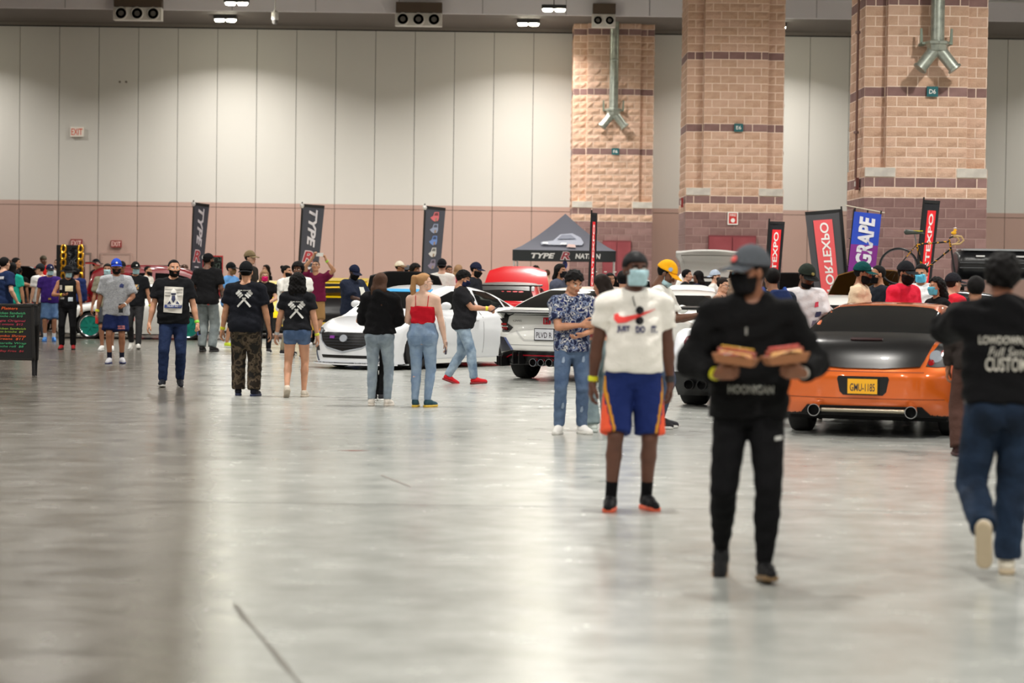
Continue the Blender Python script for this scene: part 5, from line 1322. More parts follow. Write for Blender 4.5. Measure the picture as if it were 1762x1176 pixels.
phone('white phone raised over the heads by the man in maroon', T @ Matrix.Translation((c['WR']['R']+c['WR']['L'])/2+Vector((0, 0.02, 0.09))) @ Matrix.Rotation(math.pi/2, 4, 'Y') @ Matrix.Rotation(math.pi, 4, 'Z'), (226, 226, 220))
c = person('large man in navy jacket and cap looking down at his phone behind the white sedan', 607, 457, D=43, face=52, sk=SK5, hat=('cap', (24, 30, 52), (24, 28, 46)), beard='bigbeard', head=(10, -22), top=('tee', cloth((30, 36, 52)), dict(inf=0.045, sl=0.85, hem=0.02)), bottom=('pants', denim((40, 60, 110), (34, 50, 96))), build=1.28, belly=0.12,
    arms=dict(R=(0.05, 0.38, 1.14), L=(-0.1, 0.38, 1.12), Rpole=(0.8, -0.3, -1), Lpole=(-0.8, -0.3, -1)), hands=('grip', 'grip'), bands=(('R', (170, 220, 90)),))
V, F = grid_poly([(-0.07, -0.12), (0.05, -0.12), (0.09, 0.1), (-0.05, 0.1)]); on_cloth(c, 'shirt', V, F, plain((206, 206, 196)), 'shirt_front', c['nb']+Vector((-0.02, 0, -0.2)))
MB().tube([c['nb']+Vector((-0.13, 0.08, -0.02)), c['nb']+Vector((0.02, 0.19, -0.2)), c['nb']+Vector((0.2, 0.12, -0.42))], 0.02, 8).build('bag_strap', BLK, c['t'])
# --- far heads above the cars
person('far man with cream cap above the black open bonnet', 686, 451, D=57, face=70, sk=SK3, hat=('cap', (206, 198, 182), (120, 96, 70)), top=('tee', BLK), bottom=('pants', BLK))
person('far person with grey cap beside the cream cap', 701, 458, D=62, face=100, sk=SK2, hat=('cap', (96, 100, 108)), top=('tee', BLK), bottom=('pants', BLK))
person('far person with black hair leaning over beside the third flag', 713, 453, D=55, face=60, sk=SK3, hair='afro', hcol='black', top=('tee', BLK), bottom=('pants', BLK))
person('man with black cap turned away and a white collar above the bonnet', 760, 447, D=50.5, face=176, sk=SK1, hat=('capback', (26, 26, 30)), hcol='black', top=('tee', WHT), bottom=('pants', BLK))
person('woman with hair tied up and face toward the viewer behind the bonnet', 772, 457, D=55, face=20, sk=SK3, hair='bun', hcol='dark', female=True, top=('tee', cloth((150, 60, 70))), bottom=('pants', BLK))
person('far woman with light brown hair behind the man reading his phone', 788, 456, D=58, face=150, sk=SK1, hair='bob', hcol='fair', female=True, top=('tee', BLK), bottom=('pants', BLK))
person('bearded man in navy cap and black shirt behind the red bonnet', 816, 453, D=45.4, face=70, sk=SK2, hat=('cap', (28, 32, 52)), beard='bigbeard', hcol='black', head=(0, -10), top=('tee', cloth((32, 34, 40))), bottom=('pants', BLK))
person('far dark-haired person above the left end of the red bonnet', 881, 459, D=56, face=10, sk=SK2, hair='short', hcol='black', top=('tee', BLK), bottom=('pants', BLK))
person('far person with dark cap above the red bonnet', 899, 461, D=60, face=170, sk=SK2, hat=('beanie', (40, 46, 52)), top=('tee', BLK), bottom=('pants', BLK))
person('far woman with long black hair under the tent', 921, 457, D=58, face=30, sk=SK3, hair='longer', hcol='black', female=True, mask=((24, 24, 26),), top=('tee', BLK), bottom=('pants', BLK))
person('far man with cropped fair hair under the tent', 941, 464, D=60, face=170, sk=SK1, hair='buzz', hcol='brown', top=('tee', cloth((190, 150, 130))), bottom=('pants', BLK))
person('far person standing under the black striped bonnet lights', 1049, 470, D=42, face=20, sk=SK3, hair='short', hcol='black', top=('tee', BLK), bottom=('pants', BLK))
# --- right of the middle
c = person('man in white T-shirt with bright yellow cap looking down', 1134, 449, D=25.5, face=74, sk=SK4, hat=('cap', (244, 176, 30), (240, 168, 26)), hair='short', mask=(MASKB, 'chinmask'), head=(0, -30), lean=(0, 0.03), top=('tee', cloth((226, 228, 222)), dict(inf=0.026, sl=0.75)), bottom=('pants', denim((70, 86, 110), (58, 72, 96))),
    arms=dict(R=(0.1, 0.40, 1.22), L=(-0.1, 0.38, 1.2), Rpole=(0.5, -0.3, -1), Lpole=(-0.5, -0.3, -1)), hands=('grip', 'grip'))
link('cap_badge', MB().lathe([(0.0, 0.004), (0.022, 0.003), (0.024, -0.01)], 14, axis='x').mesh('cap_badge', plain((150, 170, 200)), True), c['cap'], M=Matrix.Translation((0.087, 0.03, 0.072)) @ Matrix.Rotation(-0.2, 4, 'Y'))
person('dark-haired man in profile under the white open hatch', 1180, 464, D=48.6, face=80, sk=SK1, hair='short', hcol='black', top=('tee', BLK), bottom=('pants', BLK))
person('person with black hair and dark top under the white open hatch', 1203, 466, D=47.8, face=240, sk=SK4, hat=('beanie', (22, 24, 28)), hair='bob', top=('tee', cloth((36, 42, 66))), bottom=('pants', BLK))
person('person with pale blue cap worn backwards under the open hatch', 1229, 466, D=47.2, face=70, sk=SK1, hat=('capback', (176, 188, 206)), hcol='brown', top=('tee', WHT), bottom=('pants', BLK))
c = person('smiling woman with glasses and dark hair tied back', 1241, 478, D=35.6, face=58, sk=(206, 156, 128), hair='bun', hcol='dark', female=True, head=(0, -10), top=('strap', cloth((60, 60, 66)), dict(hem=0.3)), bottom=('pants', BLK))
link('eyeglasses', EYEG, c['t'], M=c['HM'])
person('person with cream hat and blue mask beside the white open hatch', 1264, 457, D=51.2, face=6, sk=SK2, hat=('bucket', (206, 192, 164), (200, 186, 158)), mask=((120, 176, 196),), female=True, hair='long', hcol='brown', top=('tee', cloth((170, 150, 130))), bottom=('pants', BLK))
c = person('man with navy backpack hidden behind the man carrying trays', 1330, 462, D=26.6, face=196, sk=SK3, hair='short', hcol='black', top=('tee', cloth((38, 46, 62)), dict(inf=0.03)), bottom=('pants', BLK), build=1.1)
Vb, Qb = build_sdf([loft(v3(c['pel']+Vector((0, -0.20, 0.12))), v3(c['pel']+Vector((0, -0.20, 0.58))), [0, 0.2, 0.8, 1], [0.13, 0.16, 0.15, 0.09], [0.07, 0.1, 0.09, 0.05], k=0.02)], 0.02)
bp = thing('backpack', 'navy backpack worn by the man behind the trays', 'backpack'); bp.matrix_world = Matrix.Translation(c['t'].location) @ Matrix.Rotation(c['t'].rotation_euler.z, 4, 'Z')
link('pack', mesh_from('pack', Vb, Qb, [cloth((34, 48, 88))]), bp)
for sg in (-1, 1): MB().tube([c['nb']+Vector((sg*0.12, -0.14, -0.03)), c['nb']+Vector((sg*0.13, -0.03, 0.052)), c['nb']+Vector((sg*0.13, 0.10, -0.03)), c['nb']+Vector((sg*0.15, 0.12, -0.25))], 0.022, 8).build('strap', cloth((40, 70, 140)), bp)
c = person('man in flat black and green cap, chin mask and white printed T-shirt', 1385, 456, D=27.3, face=20, sk=SK4, hat=('cap', (40, 48, 42), (18, 20, 20), (150, 140, 80)), mask=((18, 18, 20), 'chinmask'), head=(-8, -22), top=('tee', cloth((222, 220, 224)), dict(inf=0.03, sl=0.9)), bottom=('pants', BLK), arms=dict(R=(0.12, 0.3, 1.05), L=(-0.06, 0.32, 1.05), Rpole=(1, -0.3, -0.8), Lpole=(-1, -0.3, -0.8)))
for x, z, col in ((-0.08, -0.16, (210, 60, 86)), (-0.09, -0.27, (60, 62, 96)), (-0.05, -0.37, (130, 130, 150))):
    V, F = grid_poly([(-0.03, -0.03), (0.03, -0.02), (0.035, 0.035), (-0.02, 0.03)]); on_cloth(c, 'shirt', V, F, plain(col), 'chest_print', c['nb']+Vector((x, 0, z)))
c = person('man in green cap and cream T-shirt with green sleeves, black mask lowered', 1480, 453, D=29.9, face=72, sk=SK3, hat=('cap', (10, 66, 66), (10, 62, 62), (226, 226, 220)), mask=((18, 18, 20), 'chinmask'), beard='beard', head=(0, -8), top=('tee', cloth((206, 184, 156)), dict(inf=0.026, sl=0.5)), bottom=('pants', BLK))
for sd in ('R', 'L'):
    e, k = c['SH'][sd].lerp(c['EL'][sd], 0.42), c['SH'][sd].lerp(c['EL'][sd], 0.82); MB().tube([e, k], [0.088*c['s'], 0.086*c['s']], 16).build('sleeve', cloth((14, 56, 58)), c['t'], smooth=True)
person('man with cropped hair and black mask facing the green cap', 1513, 457, D=31, face=-72, sk=(176, 124, 92), hair='buzz', hcol='black', mask=((20, 20, 22),), top=('tee', cloth((26, 30, 38)), dict(inf=0.028)), bottom=('pants', BLK), build=1.05)
person('bearded man with black cap and red T-shirt behind the orange coupe', 1555, 452, D=29.5, face=44, sk=SK3, hat=('cap', (26, 28, 32)), beard='bigbeard', hcol='black', head=(0, -10), top=('tee', cloth((214, 36, 62)), dict(inf=0.026)), bottom=('pants', BLK), build=1.1)
person('man in white T-shirt with bright blue mask behind the orange coupe', 1586, 455, D=32, face=-22, sk=SK2, hair='short', hcol='black', mask=((96, 186, 220),), head=(0, -6), top=('tee', cloth((226, 226, 228)), dict(inf=0.026)), bottom=('pants', BLK))
person('woman with big curly black hair and blue mask in profile', 1614, 478, D=29, face=-66, sk=SK2, hair='curly', hcol='black', mask=((90, 180, 210),), female=True, top=('tee', BLK), bottom=('pants', BLK))
person('man with black cap and red collar turned from the viewer', 1638, 472, D=30, face=112, sk=SK1, hat=('cap', (30, 30, 36)), hcol='dark', top=('tee', cloth((206, 40, 56)), dict(inf=0.024)), bottom=('pants', BLK))
person('person in brown trousers hidden behind the man walking away', 1674, 476, feet=786, face=176, sk=SK3, hair='short', hcol='black', top=('hoodie', cloth((46, 40, 38)), dict(inf=0.03)), bottom=('pants', cloth((74, 52, 46)), dict(inf=0.03, bag=0.02)), shoes=((58, 34, 32), (60, 30, 30), 'high'), legs=dict(L=(-0.14, -0.03, 0.09), R=(0.1, 0.03, 0.09)))

# back pockets on the jeans seen from behind
def pockets(c, col, dz=-0.05, w=0.062):
    for sg in (1, -1):
        V, F = grid_poly([(-w, 0.06), (w, 0.06), (w, -0.05), (0, -0.085), (-w, -0.05)], 0.03)
        on_cloth(c, 'trousers', V, F, col, 'back_pocket', c['pel']+Vector((sg*0.085, 0, dz))*c['s'], -1, 0.006)
pockets(STORE['pony'], denim((128, 148, 172), (106, 128, 156))); pockets(STORE['hoodw'], denim((138, 150, 158), (112, 124, 136)), -0.07); pockets(STORE['curlyw'], denim((80, 100, 132), (66, 86, 118)), -0.03, 0.055); pockets(STORE['back'], denim((30, 43, 62), (22, 31, 44)), -0.08, 0.07)
# ================================================================== cars
def hermite(xs, ys):
    """smooth interpolant through points (monotone-limited cubic)"""
    xs, ys = np.array(xs, float), np.array(ys, float)
    d = np.diff(ys)/np.diff(xs); m = np.zeros(len(xs)); m[0], m[-1] = d[0], d[-1]
    for i in range(1, len(xs)-1):
        m[i] = 0 if d[i-1]*d[i] <= 0 else 2*d[i-1]*d[i]/(d[i-1]+d[i])
    def f(x):
        x = np.clip(x, xs[0], xs[-1]); i = np.clip(np.searchsorted(xs, x)-1, 0, len(xs)-2)
        h = xs[i+1]-xs[i]; t = (x-xs[i])/h
        return ys[i]*(1+2*t)*(1-t)**2+m[i]*h*t*(1-t)**2+ys[i+1]*t*t*(3-2*t)+m[i+1]*h*t*t*(t-1)
    return f
M_glass = mat('tinted_glass', (14, 15, 17), 0.04, spec=0.6)
M_tyre = mat('tyre_rubber', (24, 24, 25), 0.8, bump=(60, 0.3, 0.004))
M_trimb = mat('black_trim', (16, 16, 18), 0.35)
M_under = plain((14, 14, 15), 0.9)
M_chrome = mat('chrome', (200, 200, 204), 0.12, metal=1.0)
M_redlamp = mat('red_lamp', (150, 12, 18), 0.1, coat=0.6)
M_headlamp = mat('head_lamp', (150, 156, 164), 0.08, coat=0.8)
M_amber = mat('amber_lamp', (222, 122, 30), 0.15)
def paint(name, c, metal=0.0, rough=0.28): return mat('paint_'+name, c, rough, metal=metal, coat=1.0)

class Car:
    def __init__(s, spec, name, label, loc, heading, pnt, res=0.03, group=None):
        s.p = spec; s.paint = pnt
        s.t = thing(name, label, 'car', loc, heading, group)
        p = spec
        s.top = hermite(*zip(*p['top'])); s.roof = hermite(*zip(*p['roof'])); s.bot = hermite(*zip(*p['bot'])); s.plan = hermite(*zip(*p['plan']))
        s.fr = hermite(*zip(*p['front'])); s.rr = hermite(*zip(*p['rear'])); s.side = hermite(*zip(*p['side']))
        s.W = max(w for _, w in p['plan'])
        s.roofrng = (p['roof'][0][0], p['roof'][-1][0])
        L = p['L']
        h = res
        lo = np.array([-s.W-0.12, -L/2-0.12, 0.0]); hi = np.array([s.W+0.12, L/2+0.12, p['H']+0.1])
        n = np.ceil((hi-lo)/h).astype(int)+1
        ax = [lo[i]+h*np.arange(n[i]) for i in range(3)]; ax[0] = ax[0]-ax[0].mean()
        lo[0] = ax[0][0]
        X, Y, Z = np.meshgrid(*ax, indexing='ij', sparse=True)
        F = s.f(X, Y, Z)
        V, Q = isosurf(F, lo, h)
        for _ in range(3 if res < 0.03 else 2):
            f0 = s.f(V[:, 0], V[:, 1], V[:, 2]); e = 0.004
            g = np.stack([(s.f(V[:, 0]+e*(i == 0), V[:, 1]+e*(i == 1), V[:, 2]+e*(i == 2))-f0)/e for i in range(3)], 1)
            g2 = np.maximum((g*g).sum(1), 0.2)
            V = V-np.clip(f0/g2, -h*0.6, h*0.6)[:, None]*g
        c = V[Q].mean(1)
        mi = np.zeros(len(Q), int)
        for yw in (p['wf'], p['wr']):
            inn = (np.abs(c[:, 0]) < s.W-0.02) & (np.hypot(c[:, 1]-yw, c[:, 2]-p['rw']) < p['ra']+0.01)
            mi[inn] = 1
        mi[(c[:, 2] < s.bot(c[:, 1])+0.02)] = 1
        s.body = link('body', mesh_from('body', V, Q, [pnt, M_under], mi), s.t)
        s.wheels()
    def f(s, X, Y, Z):
        p = s.p
        ax = np.abs(X); w = s.plan(Y)*s.side(Z)
        for yw, fl in ((p['wf'], p.get('flf', 0.02)), (p['wr'], p.get('flr', 0.03))):
            w = w+fl*np.exp(-((Y-yw)/0.42)**2)*np.clip((0.95-Z)/0.5, 0, 1)
        xr = ax/s.W
        zt = s.top(Y)-p.get('crown', 0.05)*xr**2
        fb = smax(ax-w, Z-zt, p.get('ks', 0.09))
        fb = smax(fb, s.bot(Y)-Z, 0.03)
        fb = smax(fb, Y-(s.fr(Z)-p.get('cf', 0.3)*xr**2.6), 0.06)
        fb = smax(fb, (s.rr(Z)+p.get('cr', 0.22)*xr**3)-Y, 0.05)
        # cabin
        zr = s.roof(Y); zb = p['belt']
        tt = np.clip((Z-zb)/(p['H']-zb), 0, 1)
        wc = np.minimum(p['wb']+(p['wt']-p['wb'])*tt, s.plan(Y)*0.985-0.02)
        wc = wc-p.get('ctaper', 0.0)*np.clip((p['taper_y']-Y)/1.0, 0, 1) if 'taper_y' in p else wc
        inr = np.maximum(s.roofrng[0]-Y, Y-s.roofrng[1])
        fc = smax(ax-wc, (Z-(zr-p.get('rcrown', 0.05)*(ax/p['wb'])**2))*0.85, 0.07)
        fc = np.maximum(fc, inr); fc = np.maximum(fc, zb-0.15-Z)
        fb = smin(fb, fc, 0.045)
        for yw in (p['wf'], p['wr']):
            cyl = p['ra']-np.hypot(Y-yw, Z-p['rw'])
            fb = np.maximum(fb, np.minimum(cyl, ax-(s.W-0.30)))
        return fb
    def hit(s, pts, axis):
        """first surface along the axis; pts: (a,b) -> 3-D"""
        pts = np.asarray(pts, float); n = len(pts)
        if axis in ('rear', 'front'):
            B = np.stack([pts[:, 0], np.full(n, -s.p['L']/2-0.12 if axis == 'rear' else s.p['L']/2+0.12), pts[:, 1]], 1); d = np.array((0, 1.0 if axis == 'rear' else -1.0, 0)); mx = 2.6
        elif axis == 'top':
            B = np.stack([pts[:, 0], pts[:, 1], np.full(n, s.p['H']+0.1)], 1); d = np.array((0, 0, -1.0)); mx = 1.4
        else:
            sg = 1 if axis == 'right' else -1
            B = np.stack([np.full(n, sg*1.08), pts[:, 0], pts[:, 1]], 1); d = np.array((-sg*1.0, 0, 0)); mx = 1.0
        st = 0.05; qs = np.arange(0, mx, st)
        P = B[None]+d*qs[:, None, None]; f = s.f(P[..., 0], P[..., 1], P[..., 2]) < 0
        T = np.where(f.any(0), qs[f.argmax(0)], np.nan)
        bad = np.isnan(T)
        if bad.any(): T[bad] = np.nanmax(T) if (~bad).any() else mx/2
        lo, hi = T-st, T.copy()
        for _ in range(10):
            m = (lo+hi)/2; P = B+d*m[:, None]; f = s.f(P[:, 0], P[:, 1], P[:, 2]); lo = np.where(f < 0, lo, m); hi = np.where(f < 0, m, hi)
        T = np.where(bad, T, hi)
        return B, d, T
    def patch(s, name, poly, axis, m, off=0.006, step=0.07, parent=None, depth=0.02, mirror=False, sharp=False):
        polys = [poly]+([[(-a, b) for a, b in poly][::-1]] if mirror else [])
        outs = []
        for pl in polys:
            V2, F = grid_poly(pl, step); B, d, T = s.hit(V2, axis)
            P0 = B+d*T[:, None]; e = 0.004; f0 = s.f(P0[:, 0], P0[:, 1], P0[:, 2])
            N = np.stack([(s.f(P0[:, 0]+e*(i == 0), P0[:, 1]+e*(i == 1), P0[:, 2]+e*(i == 2))-f0)/e for i in range(3)], 1); N /= np.linalg.norm(N, axis=1)[:, None]+1e-9
            P = P0+N*off
            # rim
            cnt = {}
            for fc in F:
                for i in range(len(fc)):
                    e = (fc[i], fc[(i+1) % len(fc)]); k = tuple(sorted(e)); cnt.setdefault(k, []).append(e)
            n = len(P); V = np.concatenate([P, P-N*depth]); F2 = [list(x) for x in F]
            for k, es in cnt.items():
                if len(es) == 1: a, b = es[0]; F2.append([b, a, b+n, a+n][0:2]+[a+n, b+n])
            me = bpy.data.meshes.new(name); me.from_pydata(V.tolist(), [], F2); me.materials.append(m)
            bm = bmesh.new(); bm.from_mesh(me); bmesh.ops.delete(bm, geom=[v for v in bm.verts if not v.link_faces], context='VERTS')
            bmesh.ops.recalc_face_normals(bm, faces=bm.faces[:]); 
            bm.to_mesh(me); bm.free()
            me.shade_smooth()
            try: me.set_sharp_from_angle(angle=math.radians(40))
            except Exception: pass
            outs.append(link(name, me, parent or s.t))
        return outs[0] if len(outs) == 1 else outs
    def side_windows(s, polys, m=None):
        for pl in polys:
            for ax_ in ('left', 'right'): s.patch('side_window', pl, ax_, m or M_glass, 0.005)
    def text(s, body, cx, cz, w, h, axis, m, off=0.012, parent=None, shear=0, name='lettering', bold=0.02):
        V, F = fit_text(body, w, h, shear, bold)
        sg = 1 if axis == 'rear' else -1
        P2 = np.stack([cx+sg*V[:, 0], cz+V[:, 1]], 1); B, d, T = s.hit(P2, axis)
        T[:] = np.median(T)
        return link(name, mesh_from(name, B+d*(T-off)[:, None], F, [m], smooth=False), parent or s.t)
    def wheels(s):
        p = s.p; r, w = p['rw'], p.get('tw', 0.23)
        rim = p.get('rim', mat('rim_silver', (150, 152, 156), 0.3, metal=0.8)); ns = p.get('spokes', 5)
        key = ('wheel', r, w, rim.name, ns, p.get('rr_', 0.68))
        if key not in STORE:
            k = p.get('rr_', 0.70)
            ty = MB().lathe([(r*k, -w/2), (r*0.90, -w/2), (r*0.985, -w*0.42), (r, -w*0.3), (r, w*0.3), (r*0.985, w*0.42), (r*0.90, w/2), (r*k, w/2)], 36, axis='x', close=True).mesh('tyre', M_tyre, True)
            lip = MB().lathe([(r*k*1.02, w/2+0.004), (r*k*1.02, w*0.3), (r*k*0.92, w*0.32), (r*k*0.92, w/2-0.004)], 36, axis='x', close=True).mesh('rim_lip', p.get('lip', rim), True)
            hub = MB(); hub.lathe([(r*0.17, w*0.25), (r*0.15, w*0.40), (0, w*0.42)], 20, axis='x')
            for i in range(ns):
                a = 2*math.pi*i/ns; ca, sa = math.cos(a), math.sin(a); q = r*0.075*5/max(ns, 5)*1.2
                V = []
                for rad, wd, x in ((r*0.1, q*1.3, w*0.40), (r*k*0.97, q*1.7, w*0.36)):
                    for dx_, dt in ((0, -1), (0, 1), (-0.05, 1), (-0.05, -1)): V.append((x+dx_, rad*ca-dt*wd*sa, rad*sa+dt*wd*ca))
                hub.add(V, [[0, 1, 5, 4], [1, 2, 6, 5], [2, 3, 7, 6], [3, 0, 4, 7]])
            disc = MB().lathe([(0, w*0.05), (r*0.5, w*0.05), (r*0.5, 0)], 24, axis='x').mesh('brake_disc', plain((70, 70, 72), 0.4), True) if not p.get('dish') else MB().lathe([(0, w*0.24), (r*k*0.93, w*0.30), (r*k*0.93, 0)], 24, axis='x').mesh('brake_disc', rim, True)
            STORE[key] = (ty, lip, hub.mesh('spokes', rim, False), disc, MB().lathe([(r*k*0.99, -w*0.4), (r*k*0.99, w*0.4), (r*k*0.95, w*0.4), (r*k*0.95, -w*0.4)], 24, axis='x', close=True).mesh('barrel', plain((30, 30, 32), 0.5), True))
        ty, lip, hub, disc, barrel = STORE[key]
        off = p.get('woff', 0.0)
        for yw in (p['wf'], p['wr']):
            for sg in (1, -1):
                we = bpy.data.objects.new('wheel', None); C.objects.link(we); we.parent = s.t
                we.location = (sg*(s.plan(np.array([yw]))[0]-w/2-0.01+off), yw, r); we.rotation_euler = (0, 0, 0 if sg > 0 else math.pi)
                if yw == p['wf'] and p.get('steer'): we.rotation_euler[2] += p['steer']
                link('tyre', ty, we); link('rim_lip', lip, we); link('spokes', hub, we); link('brake_disc', disc, we); link('barrel', barrel, we)
    def mirrors(s, y=0.72, z=0.98, m=None):
        for sg in (1, -1):
            x = sg*(s.p['wb']+0.02)
            V, Q = build_sdf([ell((x+sg*0.14, y, z+0.06), (0.105, 0.055, 0.07), 0.02), cap((x, y+0.02, z), (x+sg*0.09, y, z+0.03), 0.022, 0.02, 0.02)], 0.02)
            link('wing_mirror', mesh_from('wing_mirror', V, Q, [m or s.paint]), s.t)
    def plate(s, cx, cz, w, h, bg, body, fg, axis='rear', extra=None, frame=(20, 20, 22)):
        B, d, T = s.hit([(cx, cz)], axis); y = (B+d*T[:, None])[0][1]; sg = -1 if axis == 'rear' else 1
        q = MB().box(-w/2-0.012, w/2+0.012, -0.012, 0.012, -h/2-0.012, h/2+0.012).build('plate_frame', plain(frame, 0.3), s.t, loc=(cx, y+sg*0.016, cz))
        MB().box(-w/2, w/2, -0.004, 0.004, -h/2, h/2).build('number_plate', plain(bg, 0.4), q, loc=(0, sg*0.012, 0))
        flat_text('lettering', body, w*0.84, h*0.52, plain(fg), q, Matrix.Translation((0, sg*0.018, -0.01)) @ Matrix.Rotation(0 if sg < 0 else math.pi, 4, 'Z'), offset=0.01)
        return q
    def hood(s, poly, hinge, angle, m_out, m_in, name='open_bonnet', axis='x'):
        """lift the panel over the top outline poly about the line y = hinge"""
        V2, F = grid_poly(poly, 0.12); B, d, T = s.hit(V2, 'top'); P = B+d*(T-0.015)[:, None]; n = len(P)
        Vn = np.concatenate([P, P-np.array((0, 0, 0.035))])
        cnt = {}
        for fc in F:
            for i in range(len(fc)): e = (fc[i], fc[(i+1) % len(fc)]); cnt.setdefault(tuple(sorted(e)), []).append(e)
        F2 = [list(x) for x in F]+[[i+n for i in x][::-1] for x in F]; mi = [0]*len(F)+[1]*len(F)
        for k, es in cnt.items():
            if len(es) == 1: a, b = es[0]; F2.append([b, a, a+n, b+n]); mi.append(0)
        zh = P[np.argmin(np.abs(P[:, 1]-hinge))][2]
        R = np.array(Matrix.Rotation(angle, 3, 'X')); c0 = np.array((0, hinge, zh))
        Vn = (Vn-c0) @ R.T+c0
        me = mesh_from(name, Vn, F2, [m_out, m_in], mi, True)
        try: me.set_sharp_from_angle(angle=math.radians(40))
        except Exception: pass
        o = link(name, me, s.t)
        s.patch('engine_bay', [(a*0.93, b) for a, b in poly], 'top', M_under, 0.008)
        return o
def heading(deg):
    """deg: 0 the car's nose points away from the viewer, 90 to the viewer's right, 180 toward the viewer, -90 to the left"""
    return -math.radians(deg)

COUPE = dict(L=4.58, H=1.36, wf=1.30, wr=-1.28, rw=0.335, ra=0.385, belt=0.93, wb=0.78, wt=0.55, crown=0.05,
    top=[(-2.35, 0.98), (-2.1, 1.0), (-1.7, 1.0), (-1.0, 0.97), (0.0, 0.93), (0.9, 0.95), (1.3, 0.90), (1.8, 0.78), (2.3, 0.60)],
    roof=[(-2.0, 0.98), (-1.8, 1.02), (-1.2, 1.21), (-0.5, 1.345), (0.0, 1.36), (0.35, 1.33), (0.8, 1.18), (1.25, 0.93)],
    bot=[(-2.35, 0.25), (-1.8, 0.2), (0, 0.16), (1.8, 0.17), (2.35, 0.2)], plan=[(-2.35, 0.80), (-1.9, 0.88), (-1.2, 0.905), (0, 0.885), (1.2, 0.90), (1.8, 0.86), (2.35, 0.74)],
    front=[(0.15, 2.18), (0.35, 2.27), (0.5, 2.27), (0.62, 2.2), (0.75, 2.0)], rear=[(0.2, -2.14), (0.4, -2.25), (0.6, -2.27), (0.75, -2.22), (0.92, -2.12), (1.02, -1.98)],
    side=[(0.15, 0.93), (0.35, 0.985), (0.6, 1.0), (0.8, 0.985), (1.0, 0.94), (1.4, 0.85)])
def variant(base, **kw): d = dict(base); d.update(kw); return d
SEDAN = variant(COUPE, L=4.60, H=1.40, belt=0.92, wb=0.79, wt=0.56, rw=0.325, ra=0.36, wf=1.36, wr=-1.34, crown=0.06,
    top=[(-2.35, 0.98), (-2.1, 1.0), (-1.7, 1.02), (-1.0, 0.98), (0.0, 0.94), (0.85, 0.96), (1.3, 0.90), (1.8, 0.80), (2.3, 0.62)],
    roof=[(-2.0, 0.99), (-1.65, 1.09), (-1.1, 1.29), (-0.5, 1.39), (0.0, 1.40), (0.4, 1.35), (0.85, 1.16), (1.25, 0.93)],
    bot=[(-2.35, 0.2), (-1.8, 0.12), (0, 0.08), (1.8, 0.08), (2.35, 0.09)], front=[(0.06, 2.24), (0.16, 2.28), (0.35, 2.27), (0.5, 2.24), (0.62, 2.20), (0.72, 2.08), (0.8, 1.9)], cf=0.42)
HATCH = variant(COUPE, L=4.56, H=1.43, belt=0.95, wb=0.80, wt=0.58, rw=0.34, ra=0.385, wf=1.36, wr=-1.34, crown=0.05,
    top=[(-2.35, 1.05), (-2.1, 1.07), (-1.7, 1.06), (-1.0, 1.02), (0.0, 0.97), (0.85, 0.98), (1.3, 0.92), (1.8, 0.82), (2.3, 0.64)],
    roof=[(-2.16, 1.04), (-1.95, 1.13), (-1.5, 1.28), (-0.9, 1.40), (-0.3, 1.43), (0.2, 1.40), (0.75, 1.22), (1.2, 0.95)],
    bot=[(-2.35, 0.30), (-1.9, 0.24), (0, 0.16), (1.8, 0.15), (2.35, 0.18)], rear=[(0.2, -2.05), (0.36, -2.17), (0.5, -2.25), (0.66, -2.26), (0.8, -2.20), (0.95, -2.15), (1.07, -2.08), (1.15, -1.9)])
SUVB = variant(COUPE, L=4.7, H=1.72, belt=1.08, wb=0.84, wt=0.66, rw=0.36, ra=0.42, wf=1.38, wr=-1.36,
    top=[(-2.35, 1.10), (-1.7, 1.12), (0.0, 1.08), (0.9, 1.1), (1.4, 1.06), (1.9, 0.98), (2.35, 0.84)], roof=[(-2.22, 1.1), (-2.05, 1.55), (-1.6, 1.70), (-0.6, 1.72), (0.1, 1.66), (0.7, 1.42), (1.2, 1.08)],
    bot=[(-2.35, 0.3), (0, 0.24), (2.35, 0.26)], front=[(0.2, 2.2), (0.5, 2.28), (0.8, 2.24), (0.95, 2.1), (1.05, 1.9)], rear=[(0.2, -2.16), (0.5, -2.28), (0.9, -2.27), (1.1, -2.22), (1.5, -2.1), (1.72, -1.9)])
# ------------------------------------------------------------------ orange coupe seen from behind
def place(px, py, D, off, deg):
    """floor point of the near end of a car; off: how far its middle lies along its heading"""
    a = math.radians(deg); g = at(px, py, D)
    return (g.x+off*math.sin(a), D+off*math.cos(a), 0.0)
P_or = mat('paint_orange', (226, 104, 26), 0.30, metal=0.35, coat=1.0)
M_carbon = mat('carbon_black', (22, 21, 22), 0.28, coat=0.6)
deg = 17
c = Car(variant(COUPE, rim=mat('rim_dark', (36, 36, 38), 0.4, metal=0.6), woff=0.0), 'coupe_car', 'orange coupe with black boot lid and yellow number plate reading GMU-1185', place(1483, 752, 24.35, 2.27, deg), heading(deg), P_or, res=0.024)
c.patch('rear_window', [(-0.70, 1.045), (0.70, 1.045), (0.66, 1.12), (0.585, 1.255), (0.50, 1.298), (0.3, 1.315), (0, 1.322), (-0.3, 1.315), (-0.50, 1.298), (-0.585, 1.255), (-0.66, 1.12)], 'rear', M_glass, 0.006, 0.06)
rl = c.patch('boot_lid', [(-0.72, 1.030), (-0.66, 0.93), (-0.60, 0.80), (-0.56, 0.725), (-0.2, 0.70), (0.2, 0.70), (0.56, 0.725), (0.60, 0.80), (0.66, 0.93), (0.72, 1.030), (0.3, 1.042), (-0.3, 1.042)], 'rear', M_carbon, 0.022, 0.04)
